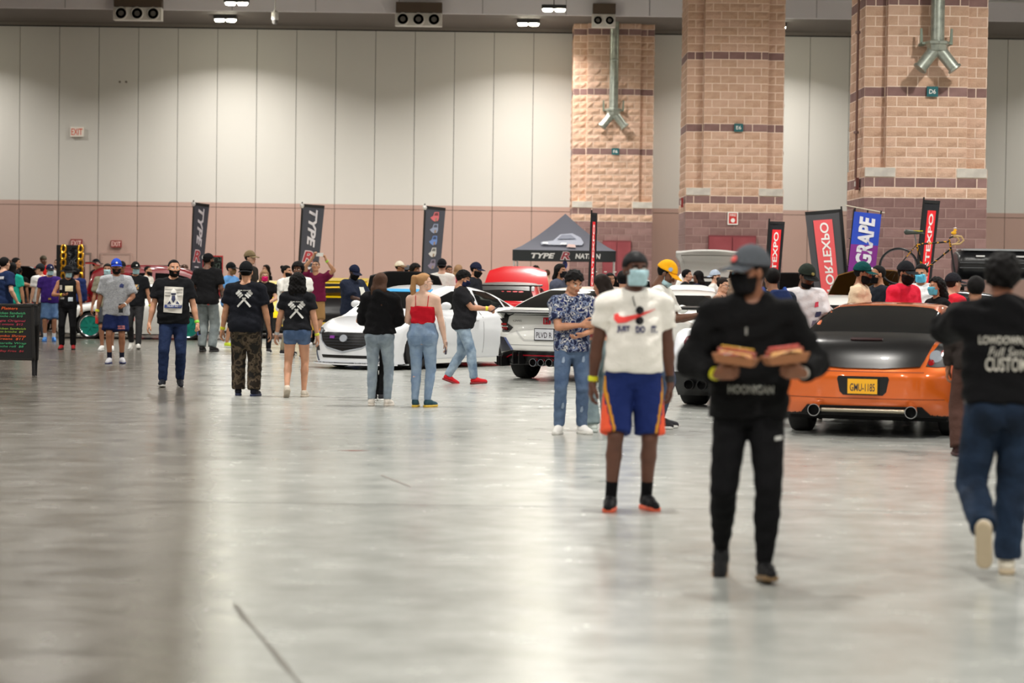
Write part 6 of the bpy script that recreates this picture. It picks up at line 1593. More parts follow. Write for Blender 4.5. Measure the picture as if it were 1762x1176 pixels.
c.patch('brake_light_strip', [(-0.16, 0.965), (0.16, 0.965), (0.16, 0.985), (-0.16, 0.985)], 'rear', mat('dim_red', (40, 8, 10), 0.3), 0.032, parent=rl)
for sg in (1, -1):
    q = [(0.615, 0.735), (0.655, 0.86), (0.72, 0.955), (0.80, 0.955), (0.862, 0.87), (0.866, 0.78), (0.83, 0.735), (0.72, 0.725)]
    tl = c.patch('tail_light', [(sg*a, b) for a, b in q][::sg], 'rear', M_trimb, 0.010, 0.05)
    for cx, cz, r, m in ((0.70, 0.83, 0.06, M_headlamp), (0.785, 0.86, 0.042, M_redlamp), (0.66, 0.77, 0.03, M_redlamp)):
        pl = [(sg*cx+r*math.cos(a*math.pi/8), cz+r*math.sin(a*math.pi/8)) for a in range(16)]
        c.patch('lamp_lens', pl, 'rear', m, 0.016, 0.04, parent=tl)
pr = c.patch('plate_recess', [(-0.20, 0.435), (0.20, 0.435), (0.235, 0.47), (0.262, 0.60), (0.25, 0.625), (-0.25, 0.625), (-0.262, 0.60), (-0.235, 0.47)], 'rear', M_trimb, 0.005, 0.06)
c.plate(0.0, 0.525, 0.30, 0.15, (240, 176, 34), 'GMU-1185', (46, 44, 60))
c.patch('bumper_crease', [(-0.80, 0.398), (0.80, 0.398), (0.80, 0.406), (-0.80, 0.406)], 'rear', plain((140, 60, 16)), 0.003, 0.08)
c.patch('boot_seam', [(-0.60, 0.668), (0.60, 0.668), (0.60, 0.676), (-0.60, 0.676)], 'rear', plain((140, 60, 16)), 0.003, 0.08)
c.patch('rear_valance', [(-0.70, 0.12), (0.70, 0.12), (0.66, 0.24), (0.58, 0.325), (-0.58, 0.325), (-0.66, 0.24)], 'rear', M_under, 0.012, 0.06)
MB().tube([(-0.42, -2.235, 0.278), (0.42, -2.235, 0.278)], 0.022, 12).build('exhaust_bar', mat('muffler_steel', (150, 142, 126), 0.3, metal=0.8), c.t, smooth=True)
for sg in (1, -1):
    e = MB().lathe([(0.056, -0.10), (0.062, -0.10), (0.066, -0.07), (0.060, 0.12), (0.05, 0.12), (0.05, -0.08)], 24, axis='y', close=True).build('exhaust_tip', M_chrome, c.t, loc=(sg*0.49, -2.20, 0.275), smooth=True)
    MB().lathe([(0, -0.02), (0.052, -0.02)], 20, axis='y').build('exhaust_bore', M_under, e)
c.side_windows([[(-1.35, 1.0), (-0.9, 0.99), (0.75, 0.98), (0.25, 1.24), (-0.2, 1.285), (-0.7, 1.25), (-1.1, 1.14)]])
c.mirrors(0.75, 0.97)
MB().box(-0.8, 0.8, -1.9, 1.9, 0.17, 0.3).build('chassis', M_under, c.t)
# ------------------------------------------------------------------ white lowered sedan
P_wh = paint('white', (224, 226, 230)); P_wh2 = paint('pearl', (232, 232, 228))
deg = 214
S = variant(SEDAN, rim=mat('rim_dark', (36, 36, 38), 0.4, metal=0.6), woff=-0.02)
c = Car(S, 'sedan_car', 'white lowered sedan with black grille facing the aisle behind the two women', place(594, 636, 39.7, -2.2, deg), heading(deg), P_wh, res=0.026)
gr = c.patch('grille', [(-0.60, 0.585), (-0.52, 0.46), (-0.36, 0.36), (0, 0.295), (0.36, 0.36), (0.52, 0.46), (0.60, 0.585), (0.4, 0.605), (-0.4, 0.605)], 'front', M_trimb, 0.004, 0.06)
c.patch('grille_wing', [(-0.60, 0.575), (-0.52, 0.445), (-0.36, 0.345), (0, 0.27), (0.36, 0.345), (0.52, 0.445), (0.60, 0.575), (0.545, 0.47), (0.37, 0.37), (0, 0.298), (-0.37, 0.37), (-0.545, 0.47)], 'front', mat('badge_silver', (186, 192, 202), 0.3, metal=0.4), 0.016, 0.06)
for z in (0.36, 0.405, 0.45, 0.495, 0.54): c.patch('grille_bar', [(-0.30-(z-0.3)*0.9, z), (0.30+(z-0.3)*0.9, z), (0.30+(z-0.3)*0.9, z+0.012), (-0.30-(z-0.3)*0.9, z+0.012)], 'front', plain((44, 46, 52), 0.3), 0.014, 0.1, parent=gr)
c.patch('emblem', [(0.075*math.cos(a*math.pi/10), 0.505+0.058*math.sin(a*math.pi/10)) for a in range(20)], 'front', mat('badge_silver', (186, 192, 202), 0.3, metal=0.4), 0.03, 0.05)
c.patch('grille_badge', [(0.20, 0.50), (0.30, 0.50), (0.30, 0.545), (0.20, 0.545)], 'front', mat('badge_violet', (130, 60, 150), 0.3), 0.022, 0.06)
for sg in (1, -1):
    hl = c.patch('headlight', [(sg*a, b) for a, b in [(0.50, 0.625), (0.56, 0.565), (0.68, 0.57), (0.765, 0.625), (0.75, 0.675), (0.62, 0.665)]][::sg], 'front', M_trimb, 0.006, 0.05)
    c.patch('lamp_lens', [(sg*(0.61+0.04*math.cos(a*math.pi/6)), 0.615+0.032*math.sin(a*math.pi/6)) for a in range(12)], 'front', M_headlamp, 0.012, 0.04, parent=hl)
    c.patch('turn_lamp', [(sg*a, b) for a, b in [(0.69, 0.595), (0.75, 0.63), (0.745, 0.655), (0.69, 0.63)]][::sg], 'front', M_amber, 0.012, 0.04, parent=hl)
    fg = c.patch('fog_pocket', [(sg*a, b) for a, b in [(0.58, 0.30), (0.74, 0.285), (0.76, 0.37), (0.62, 0.385)]][::sg], 'front', M_trimb, 0.004, 0.05)
    c.patch('canard_edge', [(sg*a, b) for a, b in [(0.58, 0.13), (0.62, 0.13), (0.74, 0.29), (0.70, 0.29)]][::sg], 'front', plain((70, 76, 90), 0.3), 0.012, 0.05)
c.patch('lower_intake', [(-0.46, 0.185), (0.46, 0.185), (0.50, 0.235), (-0.50, 0.235)], 'front', M_trimb, 0.004, 0.06)
sp = MB(); n = 20
V = []; F = []
for i in range(n+1):
    x = -0.88+1.76*i/n; y = 2.34-0.42*abs(x/0.9)**2.6
    V += [(x, y, 0.075), (x, y, 0.10), (x*0.97, y-0.35, 0.075), (x*0.97, y-0.35, 0.10)]
    if i:
        a, b = 4*i-4, 4*i; F += [[a, b, b+1, a+1], [a+1, b+1, b+3, a+3], [a, a+2, b+2, b], [a+2, a+3, b+3, b+2]]
sp.add(V, F).build('front_splitter', P_wh, c.t)
c.patch('windscreen', [(-0.66, 1.0), (0.66, 1.0), (0.62, 1.1), (0.50, 1.305), (-0.50, 1.305), (-0.62, 1.1)], 'front', M_glass, 0.006, 0.06)
c.patch('sun_strip', [(-0.53, 1.27), (0.53, 1.27), (0.50, 1.315), (-0.50, 1.315)], 'front', plain((70, 160, 214), 0.3), 0.012, 0.06)
c.side_windows([[(-0.48, 1.0), (0.85, 0.98), (0.5, 1.19), (0.1, 1.29), (-0.46, 1.31)], [(-0.56, 1.0), (-0.54, 1.31), (-0.95, 1.275), (-1.22, 1.16), (-1.30, 1.02)], [(-1.36, 1.03), (-1.28, 1.15), (-1.45, 1.08), (-1.52, 1.03)]])
for a in ('left', 'right'):
    for y in (0.62, -0.51, -1.32): c.patch('door_seam', [(y, 0.25), (y+0.008, 0.25), (y+0.008, 0.95), (y, 0.95)], a, plain((120, 122, 126)), 0.003, 0.1)
    for y in (-0.38, -1.22): c.patch('door_handle', [(y, 0.80), (y+0.16, 0.805), (y+0.16, 0.83), (y, 0.825)], a, P_wh, 0.03, 0.1)
    c.patch('side_skirt', [(-0.98, 0.10), (1.0, 0.10), (1.0, 0.17), (-0.98, 0.17)], a, P_wh2, 0.03, 0.1)
c.mirrors(0.70, 0.99)
# ------------------------------------------------------------------ white hot hatch seen from behind
deg = 27
S = variant(HATCH, rim=mat('rim_black', (22, 22, 24), 0.4), tw=0.26, flr=0.05, spokes=10)
c = Car(S, 'hatchback_car', 'white hot hatch with big rear wing and triple exhaust', place(938, 656, 36.2, 2.22, deg), heading(deg), P_wh2, res=0.025)
c.patch('rear_window', [(-0.66, 1.10), (0.66, 1.10), (0.52, 1.30), (0.46, 1.355), (-0.46, 1.355), (-0.52, 1.30)], 'rear', M_glass, 0.006, 0.06)
wg = MB(); wg.prism([(-2.36, 1.015), (-2.10, 1.04), (-2.08, 1.06), (-2.38, 1.035)], -0.74, 0.74, 'x'); wg.build('wing_blade', M_trimb, c.t)
for sg in (1, -1): MB().prism([(-2.36, 1.03), (-2.12, 1.05), (-1.95, 1.03), (-1.9, 0.96), (-2.15, 0.93)], sg*0.73, sg*0.77, 'x').build('wing_end_plate', P_wh2, c.t)
c.patch('wing_shadow_panel', [(-0.70, 0.985), (0.70, 0.985), (0.70, 1.06), (-0.70, 1.06)], 'rear', M_trimb, 0.006, 0.07)
for sg in (1, -1):
    tl = c.patch('tail_light', [(sg*a, b) for a, b in [(0.58, 0.80), (0.66, 0.725), (0.79, 0.725), (0.81, 0.86), (0.785, 0.98), (0.66, 1.03), (0.54, 1.02), (0.65, 0.96), (0.675, 0.86)]][::sg], 'rear', M_trimb, 0.012, 0.05)
    for z0, z1 in ((0.755, 0.80), (0.83, 0.86)): c.patch('lamp_lens', [(sg*a, b) for a, b in [(0.685, z0), (0.775, z0), (0.775, z1), (0.685, z1)]][::sg], 'rear', M_redlamp, 0.018, 0.06, parent=tl)
    v = c.patch('bumper_vent', [(sg*a, b) for a, b in [(0.60, 0.46), (0.84, 0.42), (0.89, 0.62), (0.82, 0.655), (0.72, 0.645), (0.585, 0.50)]][::sg], 'rear', mat('vent_navy', (24, 28, 44), 0.3), 0.006, 0.06)
    c.patch('vent_rim', [(sg*a, b) for a, b in [(0.56, 0.47), (0.585, 0.45), (0.615, 0.50), (0.735, 0.645), (0.70, 0.645)]][::sg], 'rear', mat('vent_blue', (90, 100, 140), 0.2), 0.014, 0.06)
df = c.patch('diffuser', [(-0.88, 0.24), (0.88, 0.24), (0.88, 0.40), (0.60, 0.455), (-0.60, 0.455), (-0.88, 0.40)], 'rear', M_trimb, 0.015, 0.06)
c.patch('red_pinstripe', [(-0.80, 0.315), (-0.62, 0.385), (0.62, 0.385), (0.80, 0.315), (0.80, 0.328), (0.62, 0.40), (-0.62, 0.40), (-0.80, 0.328)], 'rear', plain((176, 24, 40), 0.3), 0.022, 0.07)
for x in (-0.50, -0.40, 0.40, 0.50): MB().box(x-0.008, x+0.008, -2.32, -2.1, 0.25, 0.43).build('diffuser_fin', M_trimb, c.t)
for sg in (1, -1):
    for q in range(3): MB().box(sg*(0.74+q*0.06)-0.006, sg*(0.74+q*0.06)+0.006, -2.24+q*0.05, -1.95, 0.22, 0.36).build('diffuser_fin', M_trimb, c.t)
for x, r in ((-0.135, 0.052), (0.0, 0.045), (0.135, 0.052)):
    e = MB().lathe([(r, -0.12), (r+0.007, -0.12), (r+0.009, -0.08), (r+0.004, 0.1), (r-0.006, 0.1), (r-0.006, -0.1)], 22, axis='y', close=True).build('exhaust_tip', M_chrome, c.t, loc=(x, -2.26, 0.285), smooth=True)
    MB().lathe([(0, -0.03), (r, -0.03)], 18, axis='y').build('exhaust_bore', M_under, e)
em = c.patch('emblem', [(-0.06, 0.855), (0.06, 0.855), (0.066, 0.955), (-0.066, 0.955)], 'rear', plain((196, 24, 44), 0.3), 0.012, 0.06)
c.text('H', 0, 0.905, 0.07, 0.07, 'rear', M_chrome, 0.022, parent=em)
c.text('CIVIC', -0.50, 0.90, 0.15, 0.026, 'rear', M_chrome, 0.02)
c.plate(0.0, 0.705, 0.31, 0.16, (206, 208, 214), 'PLVD R', (60, 50, 62))
c.patch('plate_scoop', [(-0.52, 0.74), (-0.36, 0.60), (0.36, 0.60), (0.52, 0.74), (0.50, 0.755), (0.34, 0.625), (-0.34, 0.625), (-0.50, 0.755)], 'rear', plain((196, 196, 194)), 0.004, 0.06)
c.patch('bumper_seam', [(-0.62, 0.535), (0.62, 0.535), (0.62, 0.543), (-0.62, 0.543)], 'rear', plain((150, 150, 150)), 0.003, 0.08)
c.side_windows([[(-1.6, 1.08), (0.75, 1.0), (0.45, 1.2), (0.0, 1.32), (-0.8, 1.33), (-1.35, 1.22)]])
c.mirrors(0.72, 1.02)
# ------------------------------------------------------------------ white sports coupe with round lamps and black roof
deg = 17
S = variant(COUPE, L=4.66, tw=0.30, rim=mat('rim_black', (22, 22, 24), 0.4), ra=0.40, rw=0.35, plan=[(-2.35, 0.86), (-1.9, 0.93), (-1.2, 0.95), (0, 0.91), (1.2, 0.93), (1.8, 0.89), (2.35, 0.76)],
    bot=[(-2.35, 0.24), (-1.8, 0.2), (0, 0.16), (1.8, 0.17), (2.35, 0.2)])
c = Car(S, 'sports_car', 'white sports coupe with round tail lamps behind the man carrying trays', place(1276, 712, 29.2, 2.25, deg), heading(deg), P_wh, res=0.027)
c.patch('rear_window', [(-0.70, 1.03), (0.70, 1.03), (0.585, 1.255), (0.45, 1.31), (0.0, 1.325), (-0.45, 1.31), (-0.585, 1.255)], 'rear', M_glass, 0.006, 0.06)
c.patch('roof_skin', [(-0.50, -0.5), (0.50, -0.5), (0.50, 0.35), (-0.50, 0.35)], 'top', M_carbon, 0.006, 0.12)
for x in (-0.68, -0.47, 0.47, 0.68):
    o = c.patch('tail_lamp_ring', [(x+0.075*math.cos(a*math.pi/9), 0.80+0.075*math.sin(a*math.pi/9)) for a in range(18)], 'rear', mat('maroon_ring', (110, 12, 34), 0.15, coat=0.7), 0.02, 0.05)
    c.patch('lamp_lens', [(x+0.03*math.cos(a*math.pi/6), 0.80+0.03*math.sin(a*math.pi/6)) for a in range(12)], 'rear', M_chrome, 0.028, 0.05, parent=o)
c.patch('lower_black_panel', [(-0.86, 0.16), (0.86, 0.16), (0.90, 0.44), (-0.90, 0.44)], 'rear', M_trimb, 0.015, 0.06)
c.patch('plate_pocket', [(-0.30, 0.50), (0.30, 0.50), (0.33, 0.66), (-0.33, 0.66)], 'rear', plain((205, 206, 208)), 0.004, 0.06)
c.patch('boot_seam', [(-0.62, 0.915), (0.62, 0.915), (0.62, 0.925), (-0.62, 0.925)], 'rear', plain((120, 120, 124)), 0.004, 0.08)
c.patch('boot_seam', [(-0.50, 0.69), (0.50, 0.69), (0.50, 0.697), (-0.50, 0.697)], 'rear', plain((130, 130, 134)), 0.004, 0.08)
for x in (-0.66, -0.50, 0.50, 0.66):
    e = MB().lathe([(0.055, -0.1), (0.062, -0.1), (0.064, 0.1), (0.052, 0.1)], 20, axis='y', close=True).build('exhaust_tip', M_trimb, c.t, loc=(x, -2.16, 0.29), smooth=True); MB().lathe([(0, -0.03), (0.055, -0.03)], 18, axis='y').build('exhaust_bore', M_under, e)
w = MB(); w.prism([(-2.32, 1.20), (-2.05, 1.225), (-2.04, 1.245), (-2.34, 1.23)], -0.78, 0.78, 'x'); w.build('wing_blade', M_trimb, c.t)
for sg in (1, -1): MB().prism([(-2.24, 1.20), (-2.10, 1.21), (-2.0, 1.0), (-2.12, 1.0)], sg*0.55, sg*0.58, 'x').build('wing_post', M_trimb, c.t)
c.side_windows([[(-1.35, 1.0), (0.75, 0.98), (0.25, 1.24), (-0.2, 1.285), (-0.7, 1.25), (-1.1, 1.14)]]); c.mirrors(0.75, 0.97)
# ------------------------------------------------------------------ white coupe with teal wheels, side on
M_teal = mat('rim_teal', (10, 140, 124), 0.35, metal=0.2)
S = variant(COUPE, L=4.1, H=1.27, rim=M_teal, dish=1, lip=M_chrome, spokes=6, rw=0.30, ra=0.34, wf=1.12, wr=-1.10, rr_=0.80,
    top=[(-2.1, 0.9), (-1.7, 0.93), (-1.0, 0.92), (0.0, 0.87), (0.8, 0.88), (1.2, 0.83), (1.6, 0.74), (2.1, 0.55)], roof=[(-1.7, 0.92), (-1.45, 0.98), (-1.0, 1.16), (-0.45, 1.26), (0.0, 1.27), (0.3, 1.23), (0.7, 1.08), (1.1, 0.86)],
    bot=[(-2.1, 0.2), (0, 0.1), (2.1, 0.12)], plan=[(-2.1, 0.74), (-1.7, 0.83), (-1.1, 0.86), (0, 0.84), (1.1, 0.86), (1.6, 0.82), (2.1, 0.66)], belt=0.87, wb=0.74, wt=0.53,
    front=[(0.12, 1.96), (0.35, 2.02), (0.5, 2.0), (0.62, 1.9), (0.72, 1.7)], rear=[(0.2, -1.92), (0.45, -2.02), (0.7, -2.0), (0.92, -1.88), (1.0, -1.7)])
c = Car(S, 'coupe_car', 'white low coupe with teal wheels behind the walking men', (at(248, 560, 55.5).x, 55.5, 0), heading(-92), P_wh2, res=0.036)
c.side_windows([[(-0.95, 0.94), (0.72, 0.91), (0.3, 1.14), (0.0, 1.2), (-0.5, 1.19), (-0.85, 1.08)]])
c.patch('headlight', [(0.5, 0.5), (0.72, 0.52), (0.74, 0.6), (0.56, 0.6)], 'front', M_headlamp, 0.006, mirror=True); c.patch('windscreen', [(-0.6, 0.93), (0.6, 0.93), (0.48, 1.19), (-0.48, 1.19)], 'front', M_glass)
c.patch('intake', [(-0.5, 0.2), (0.5, 0.2), (0.5, 0.38), (-0.5, 0.38)], 'front', M_trimb); c.mirrors(0.62, 0.9)
for a in ('left', 'right'):
    for y in (0.52, -0.72): c.patch('door_seam', [(y, 0.22), (y+0.01, 0.22), (y+0.01, 0.88), (y, 0.88)], a, plain((120, 122, 126)), 0.003, 0.12)
    c.patch('side_marker', [(0.12, 0.42), (0.2, 0.42), (0.2, 0.5), (0.12, 0.5)], a, plain((206, 60, 50)), 0.006)
# ------------------------------------------------------------------ helper for the half hidden cars
def generic(name, label, base, px, D, deg, pnt, front=True, rear=True, rim=None, **kw):
    S = variant(base, rim=rim or mat('rim_dark', (36, 36, 38), 0.4, metal=0.6), **kw)
    c = Car(S, name, label, (at(px, 520, D).x, D, 0), heading(deg), pnt, res=0.047)
    H, b = S['H'], S['belt']
    c.patch('windscreen', [(-0.62, b+0.09), (0.62, b+0.09), (0.48, H-0.09), (-0.48, H-0.09)], 'front', M_glass, 0.006, 0.12)
    c.patch('rear_window', [(-0.60, b+0.12), (0.60, b+0.12), (0.48, H-0.1), (-0.48, H-0.1)], 'rear', M_glass, 0.006, 0.12)
    c.patch('headlight', [(0.5, 0.56), (0.78, 0.58), (0.8, 0.67), (0.56, 0.66)], 'front', M_headlamp, 0.008, mirror=True)
    c.patch('tail_light', [(0.5, 0.72), (0.78, 0.72), (0.8, 0.86), (0.54, 0.86)], 'rear', M_redlamp, 0.008, mirror=True)
    c.patch('grille', [(-0.42, 0.3), (0.42, 0.3), (0.46, 0.5), (-0.46, 0.5)], 'front', M_trimb, 0.006)
    c.patch('rear_valance', [(-0.6, 0.2), (0.6, 0.2), (0.6, 0.32), (-0.6, 0.32)], 'rear', M_trimb, 0.006)
    return c
def sidewin(c, long=False):
    S = c.p; b, H = S['belt'], S['H']
    if long: c.side_windows([[(-0.52, b+0.06), (0.75, b+0.06), (0.3, H-0.2), (0.0, H-0.12), (-0.5, H-0.1)], [(-1.5, b+0.06), (-0.6, b+0.06), (-0.58, H-0.1), (-1.4, H-0.12)], [(-2.0, b+0.1), (-1.6, b+0.06), (-1.5, H-0.13), (-1.8, H-0.16)]])
    else: c.side_windows([[(-1.2, b+0.08), (0.75, b+0.06), (0.3, H-0.15), (-0.1, H-0.08), (-0.7, H-0.1), (-1.05, H-0.22)]])
BON = [(-0.70, 0.98), (0.70, 0.98), (0.68, 1.5), (0.60, 1.95), (0.3, 2.08), (-0.3, 2.08), (-0.60, 1.95), (-0.68, 1.5)]
c = generic('suv_car', 'dark red wagon with raised hatch behind the white coupe with teal wheels', SUVB, 303, 62.0, 84, paint('maroon', (136, 14, 26)), H=1.60); sidewin(c, True)
MB().box(-0.5, 0.5, -1.2, 0.2, 1.68, 1.70).build('roof_glass', M_glass, c.t)
def lift(c, objs, hy, hz, ang):
    R = Matrix.Translation((0, hy, hz)) @ Matrix.Rotation(ang, 4, 'X') @ Matrix.Translation((0, -hy, -hz))
    for o in objs: o.data.transform(R); o.data.update()
hg = c.patch('open_hatch', [(-0.7, 0.95), (0.7, 0.95), (0.7, 1.12), (0.56, 1.55), (-0.56, 1.55), (-0.7, 1.12)], 'rear', paint('red', (176, 20, 28)), 0.03, 0.12, depth=0.03)
hw = c.patch('hatch_glass', [(-0.62, 1.12), (0.62, 1.12), (0.5, 1.5), (-0.5, 1.5)], 'rear', M_glass, 0.045, 0.12, depth=0.03, parent=hg)
lift(c, (hg, hw), -1.9, 1.55, math.radians(-72))
c = generic('hatchback_car', 'red and white show car with black raised bonnet near the chalkboard', HATCH, 18, 63, 164, paint('red', (176, 20, 28))); sidewin(c); c.hood(BON, 1.0, math.radians(48), M_trimb, M_under)
P_ye = paint('yellow', (246, 206, 10))
c = generic('muscle_car', 'yellow car facing the viewer between the couple with crossed prints', COUPE, 470, 58.6, 180, P_ye); sidewin(c)
c.patch('hood_stripe', [(-0.1, 1.05), (0.1, 1.05), (0.1, 2.0), (-0.1, 2.0)], 'top', M_trimb, 0.006, 0.15); c.patch('lower_bumper', [(-0.8, 0.14), (0.8, 0.14), (0.8, 0.3), (-0.8, 0.3)], 'front', M_trimb, 0.012)
for x in (-0.7, 0.7):
    c.patch('lamp_ring', [(x+0.06*math.cos(a*math.pi/6), 0.5+0.05*math.sin(a*math.pi/6)) for a in range(12)], 'front', M_chrome, 0.012)
c = generic('muscle_car', 'yellow hatchback seen from behind beside the man in navy jacket', HATCH, 606, 54.5, 4, P_ye); sidewin(c)
for sg in (1, -1):
    for z0, z1, m in ((0.56, 0.68, M_redlamp), (0.69, 0.76, M_trimb), (0.77, 0.88, M_redlamp), (0.89, 1.0, M_redlamp)): c.patch('tail_light_block', [(sg*a, b) for a, b in [(0.70, z0), (0.86, z0), (0.86, z1), (0.70, z1)]][::sg], 'rear', m, 0.014)
c.patch('rear_black_panel', [(-0.68, 0.5), (0.68, 0.5), (0.68, 1.03), (-0.68, 1.03)], 'rear', M_trimb, 0.008); MB().prism([(-2.05, 1.36), (-1.6, 1.42), (-1.6, 1.46), (-2.1, 1.40)], -0.6, 0.6, 'x').build('roof_spoiler', P_ye, c.t)
P_bk = paint('black', (14, 15, 18)); P_rd = paint('bright_red', (206, 10, 22))
c = generic('coupe_car', 'black car with raised bonnet behind the white sedan', COUPE, 708, 47.2, 182, P_bk, H=1.32); sidewin(c); c.hood([(a*1.08, b) for a, b in BON], 1.0, math.radians(50), P_bk, mat('bonnet_liner', (18, 18, 20), 0.8))
MB().tube([(0.55, 1.9, 0.75), (0.5, 1.75, 1.45)], 0.008, 6).build('bonnet_prop', M_chrome, c.t)
c = generic('hatchback_car', 'red car with dark roof and raised glossy red bonnet by the white hatch', HATCH, 880, 49.5, 4, P_rd, H=1.40); sidewin(c)
c.hood(BON, 1.0, math.radians(56), P_rd, M_under); c.patch('roof_skin', [(-0.55, -1.5), (0.55, -1.5), (0.52, 0.4), (-0.52, 0.4)], 'top', M_trimb, 0.006, 0.12)
MB().prism([(-2.2, 1.36), (-1.9, 1.38), (-1.9, 1.40), (-2.22, 1.385)], -0.75, 0.75, 'x').build('wing_blade', M_trimb, c.t)
for sg in (1, -1): MB().prism([(-2.1, 1.36), (-1.98, 1.37), (-1.95, 1.12), (-2.05, 1.1)], sg*0.5, sg*0.53, 'x').build('wing_post', M_trimb, c.t)
c = generic('coupe_car', 'dark car with lights on its bonnet edge behind the floral shirt', COUPE, 1050, 52.0, 176, P_bk); sidewin(c); c.hood(BON, 1.0, math.radians(46), P_bk, M_under)
for i in range(6): MB().lathe([(0, 0), (0.03, 0), (0.03, 0.02)], 10).build('bonnet_light', plain((240, 244, 236), 0.2), c.t, loc=(-0.5+i*0.2, 1.72, 1.66))
c = generic('coupe_car', 'white car with raised white bonnet beside the yellow cap', COUPE, 1178, 43.6, 6, paint('bright_white', (242, 244, 242))); sidewin(c); c.hood([(a*0.8, b) for a, b in BON], 1.0, math.radians(38), paint('bright_white', (242, 244, 242)), plain((236, 238, 236), 0.4))
c = generic('suv_car', 'white wagon with its tailgate raised high by the middle pillar', SUVB, 1224, 55.0, 6, P_wh2); sidewin(c, True)
tg = c.patch('open_tailgate', [(-0.72, 0.95), (0.72, 0.95), (0.74, 1.15), (0.60, 1.66), (-0.60, 1.66), (-0.74, 1.15)], 'rear', P_wh2, 0.03, 0.12, depth=0.04)
tw = c.patch('tailgate_glass', [(-0.62, 1.18), (0.62, 1.18), (0.52, 1.6), (-0.52, 1.6)], 'rear', M_glass, 0.05, 0.12, depth=0.03, parent=tg)
lt = c.text('V-SPEC', 0, 1.06, 0.3, 0.05, 'rear', M_trimb, 0.05, parent=tg)
lift(c, (tg, tw, lt), -1.95, 1.68, math.radians(-104)); c.patch('boot_opening', [(-0.68, 0.98), (0.68, 0.98), (0.56, 1.62), (-0.56, 1.62)], 'rear', M_under, 0.012, 0.12)
c = generic('hatchback_car', 'black and red car with domed raised bonnet behind the man in the flat cap', HATCH, 1362, 48, 184, P_rd); sidewin(c); c.hood(BON, 1.0, math.radians(52), P_bk, M_under); 
c.patch('roof_skin', [(-0.55, -1.5), (0.55, -1.5), (0.52, 0.4), (-0.52, 0.4)], 'top', M_trimb, 0.006, 0.12)
c = generic('coupe_car', 'bronze car with raised bonnet behind the green cap', COUPE, 1466, 42.9, 176, paint('bronze', (110, 72, 16), 0.5)); sidewin(c); c.hood([(a*1.05, b) for a, b in BON], 1.0, math.radians(58), paint('bronze', (110, 72, 16), 0.5), paint('bronze_in', (96, 62, 14), 0.4))
c = generic('coupe_car', 'white low coupe between the flat cap man and the orange coupe', COUPE, 1440, 36, 176, P_wh2, H=1.30); sidewin(c)
c = generic('coupe_car', 'silver blue car at the edge of the aisle behind the man walking away', COUPE, 1925, 23.6, 196, paint('silver_blue', (120, 130, 160), 0.5)); sidewin(c)
c.patch('red_lip', [(-0.8, 0.1), (0.8, 0.1), (0.8, 0.2), (-0.8, 0.2)], 'front', plain((170, 20, 30), 0.3), 0.03)
# ------------------------------------------------------------------ dark wagon carrying the roof box and the bicycle
deg = 88; D = 39.5; X0 = at(1668, 500, D).x
c = generic('wagon_car', 'dark wagon carrying a bicycle and a black roof box', SUVB, 1668, D, deg, paint('graphite', (40, 42, 46), 0.4), H=1.46, belt=0.98,
    top=[(-2.35, 1.02), (-1.7, 1.04), (0.0, 1.0), (0.9, 1.02), (1.4, 0.98), (1.9, 0.9), (2.35, 0.76)], roof=[(-2.22, 1.02), (-2.0, 1.33), (-1.6, 1.44), (-0.6, 1.46), (0.1, 1.42), (0.7, 1.25), (1.2, 1.0)]); sidewin(c, True)
for y in (-1.0, 0.0):
    MB().tube([(-0.66, y, 1.52), (0.66, y, 1.52)], 0.018, 8).build('roof_bar', M_trimb, c.t)
    for sg in (1, -1): MB().box(sg*0.6-0.03, sg*0.6+0.03, y-0.04, y+0.04, 1.38, 1.53).build('bar_foot', M_trimb, c.t)
# ================================================================== roof box and bicycle on the dark wagon
p0 = at(1704, 430, 39.3)
t = thing('roof_box', 'long black roof box on the dark wagon beside the bicycle', 'roof box', (p0.x+0.15, 39.55, 1.60))
V, Q = build_sdf([loft((-0.68, 0, 0.26), (1.05, 0, 0.26), [0, 0.05, 0.5, 0.9, 1], [0.2, 0.25, 0.25, 0.22, 0.14], [0.34, 0.36, 0.36, 0.32, 0.24], k=0.01, right=(0, 0, 1))], 0.03)
link('shell', mesh_from('shell', V, Q, [mat('box_black', (24, 25, 28), 0.35)]), t)
for z in (0.20, 0.28): MB().box(-0.66, 1.0, -0.385, -0.36, z, z+0.012).build('seam_strip', plain((96, 98, 102), 0.4), t)
for x in (-0.4, 0.25): MB().box(x, x+0.14, -0.375, -0.34, 0.38, 0.41).build('latch', plain((214, 214, 214), 0.3), t)
MB().box(-0.6, 0.95, -0.3, 0.3, 0.485, 0.515).build('lid_ridge', plain((170, 172, 176), 0.3), t)
for x in (-0.3, 0.6): MB().box(x, x+0.06, -0.25, 0.25, -0.02, 0.02).build('mount', M_trimb, t)
bx = at(1545, 470, 39.0)
b = thing('road_bicycle', 'black and yellow road bicycle without its front wheel on the car roof', 'bicycle', (bx.x, 38.95, 1.50)); b.scale = (0.95, 0.9, 0.9)
M_bf = multi('bike_frame', [(22, 22, 22), (26, 26, 26), (214, 150, 30), (20, 20, 20)], 9, 0.3); M_bk2 = plain((20, 20, 22), 0.4)
R0 = 0.325
w = bpy.data.objects.new('rear_wheel', None); C.objects.link(w); w.parent = b; w.location = (0, 0, R0+0.02)
MB().lathe([(R0, -0.012), (R0+0.012, 0), (R0, 0.012), (R0-0.012, 0)], 40, axis='y', close=True).build('tyre', M_bk2, w, smooth=True)
MB().lathe([(R0-0.012, -0.009), (R0-0.03, -0.006), (R0-0.03, 0.006), (R0-0.012, 0.009)], 40, axis='y', close=True).build('rim', plain((60, 60, 64), 0.3), w, smooth=True)
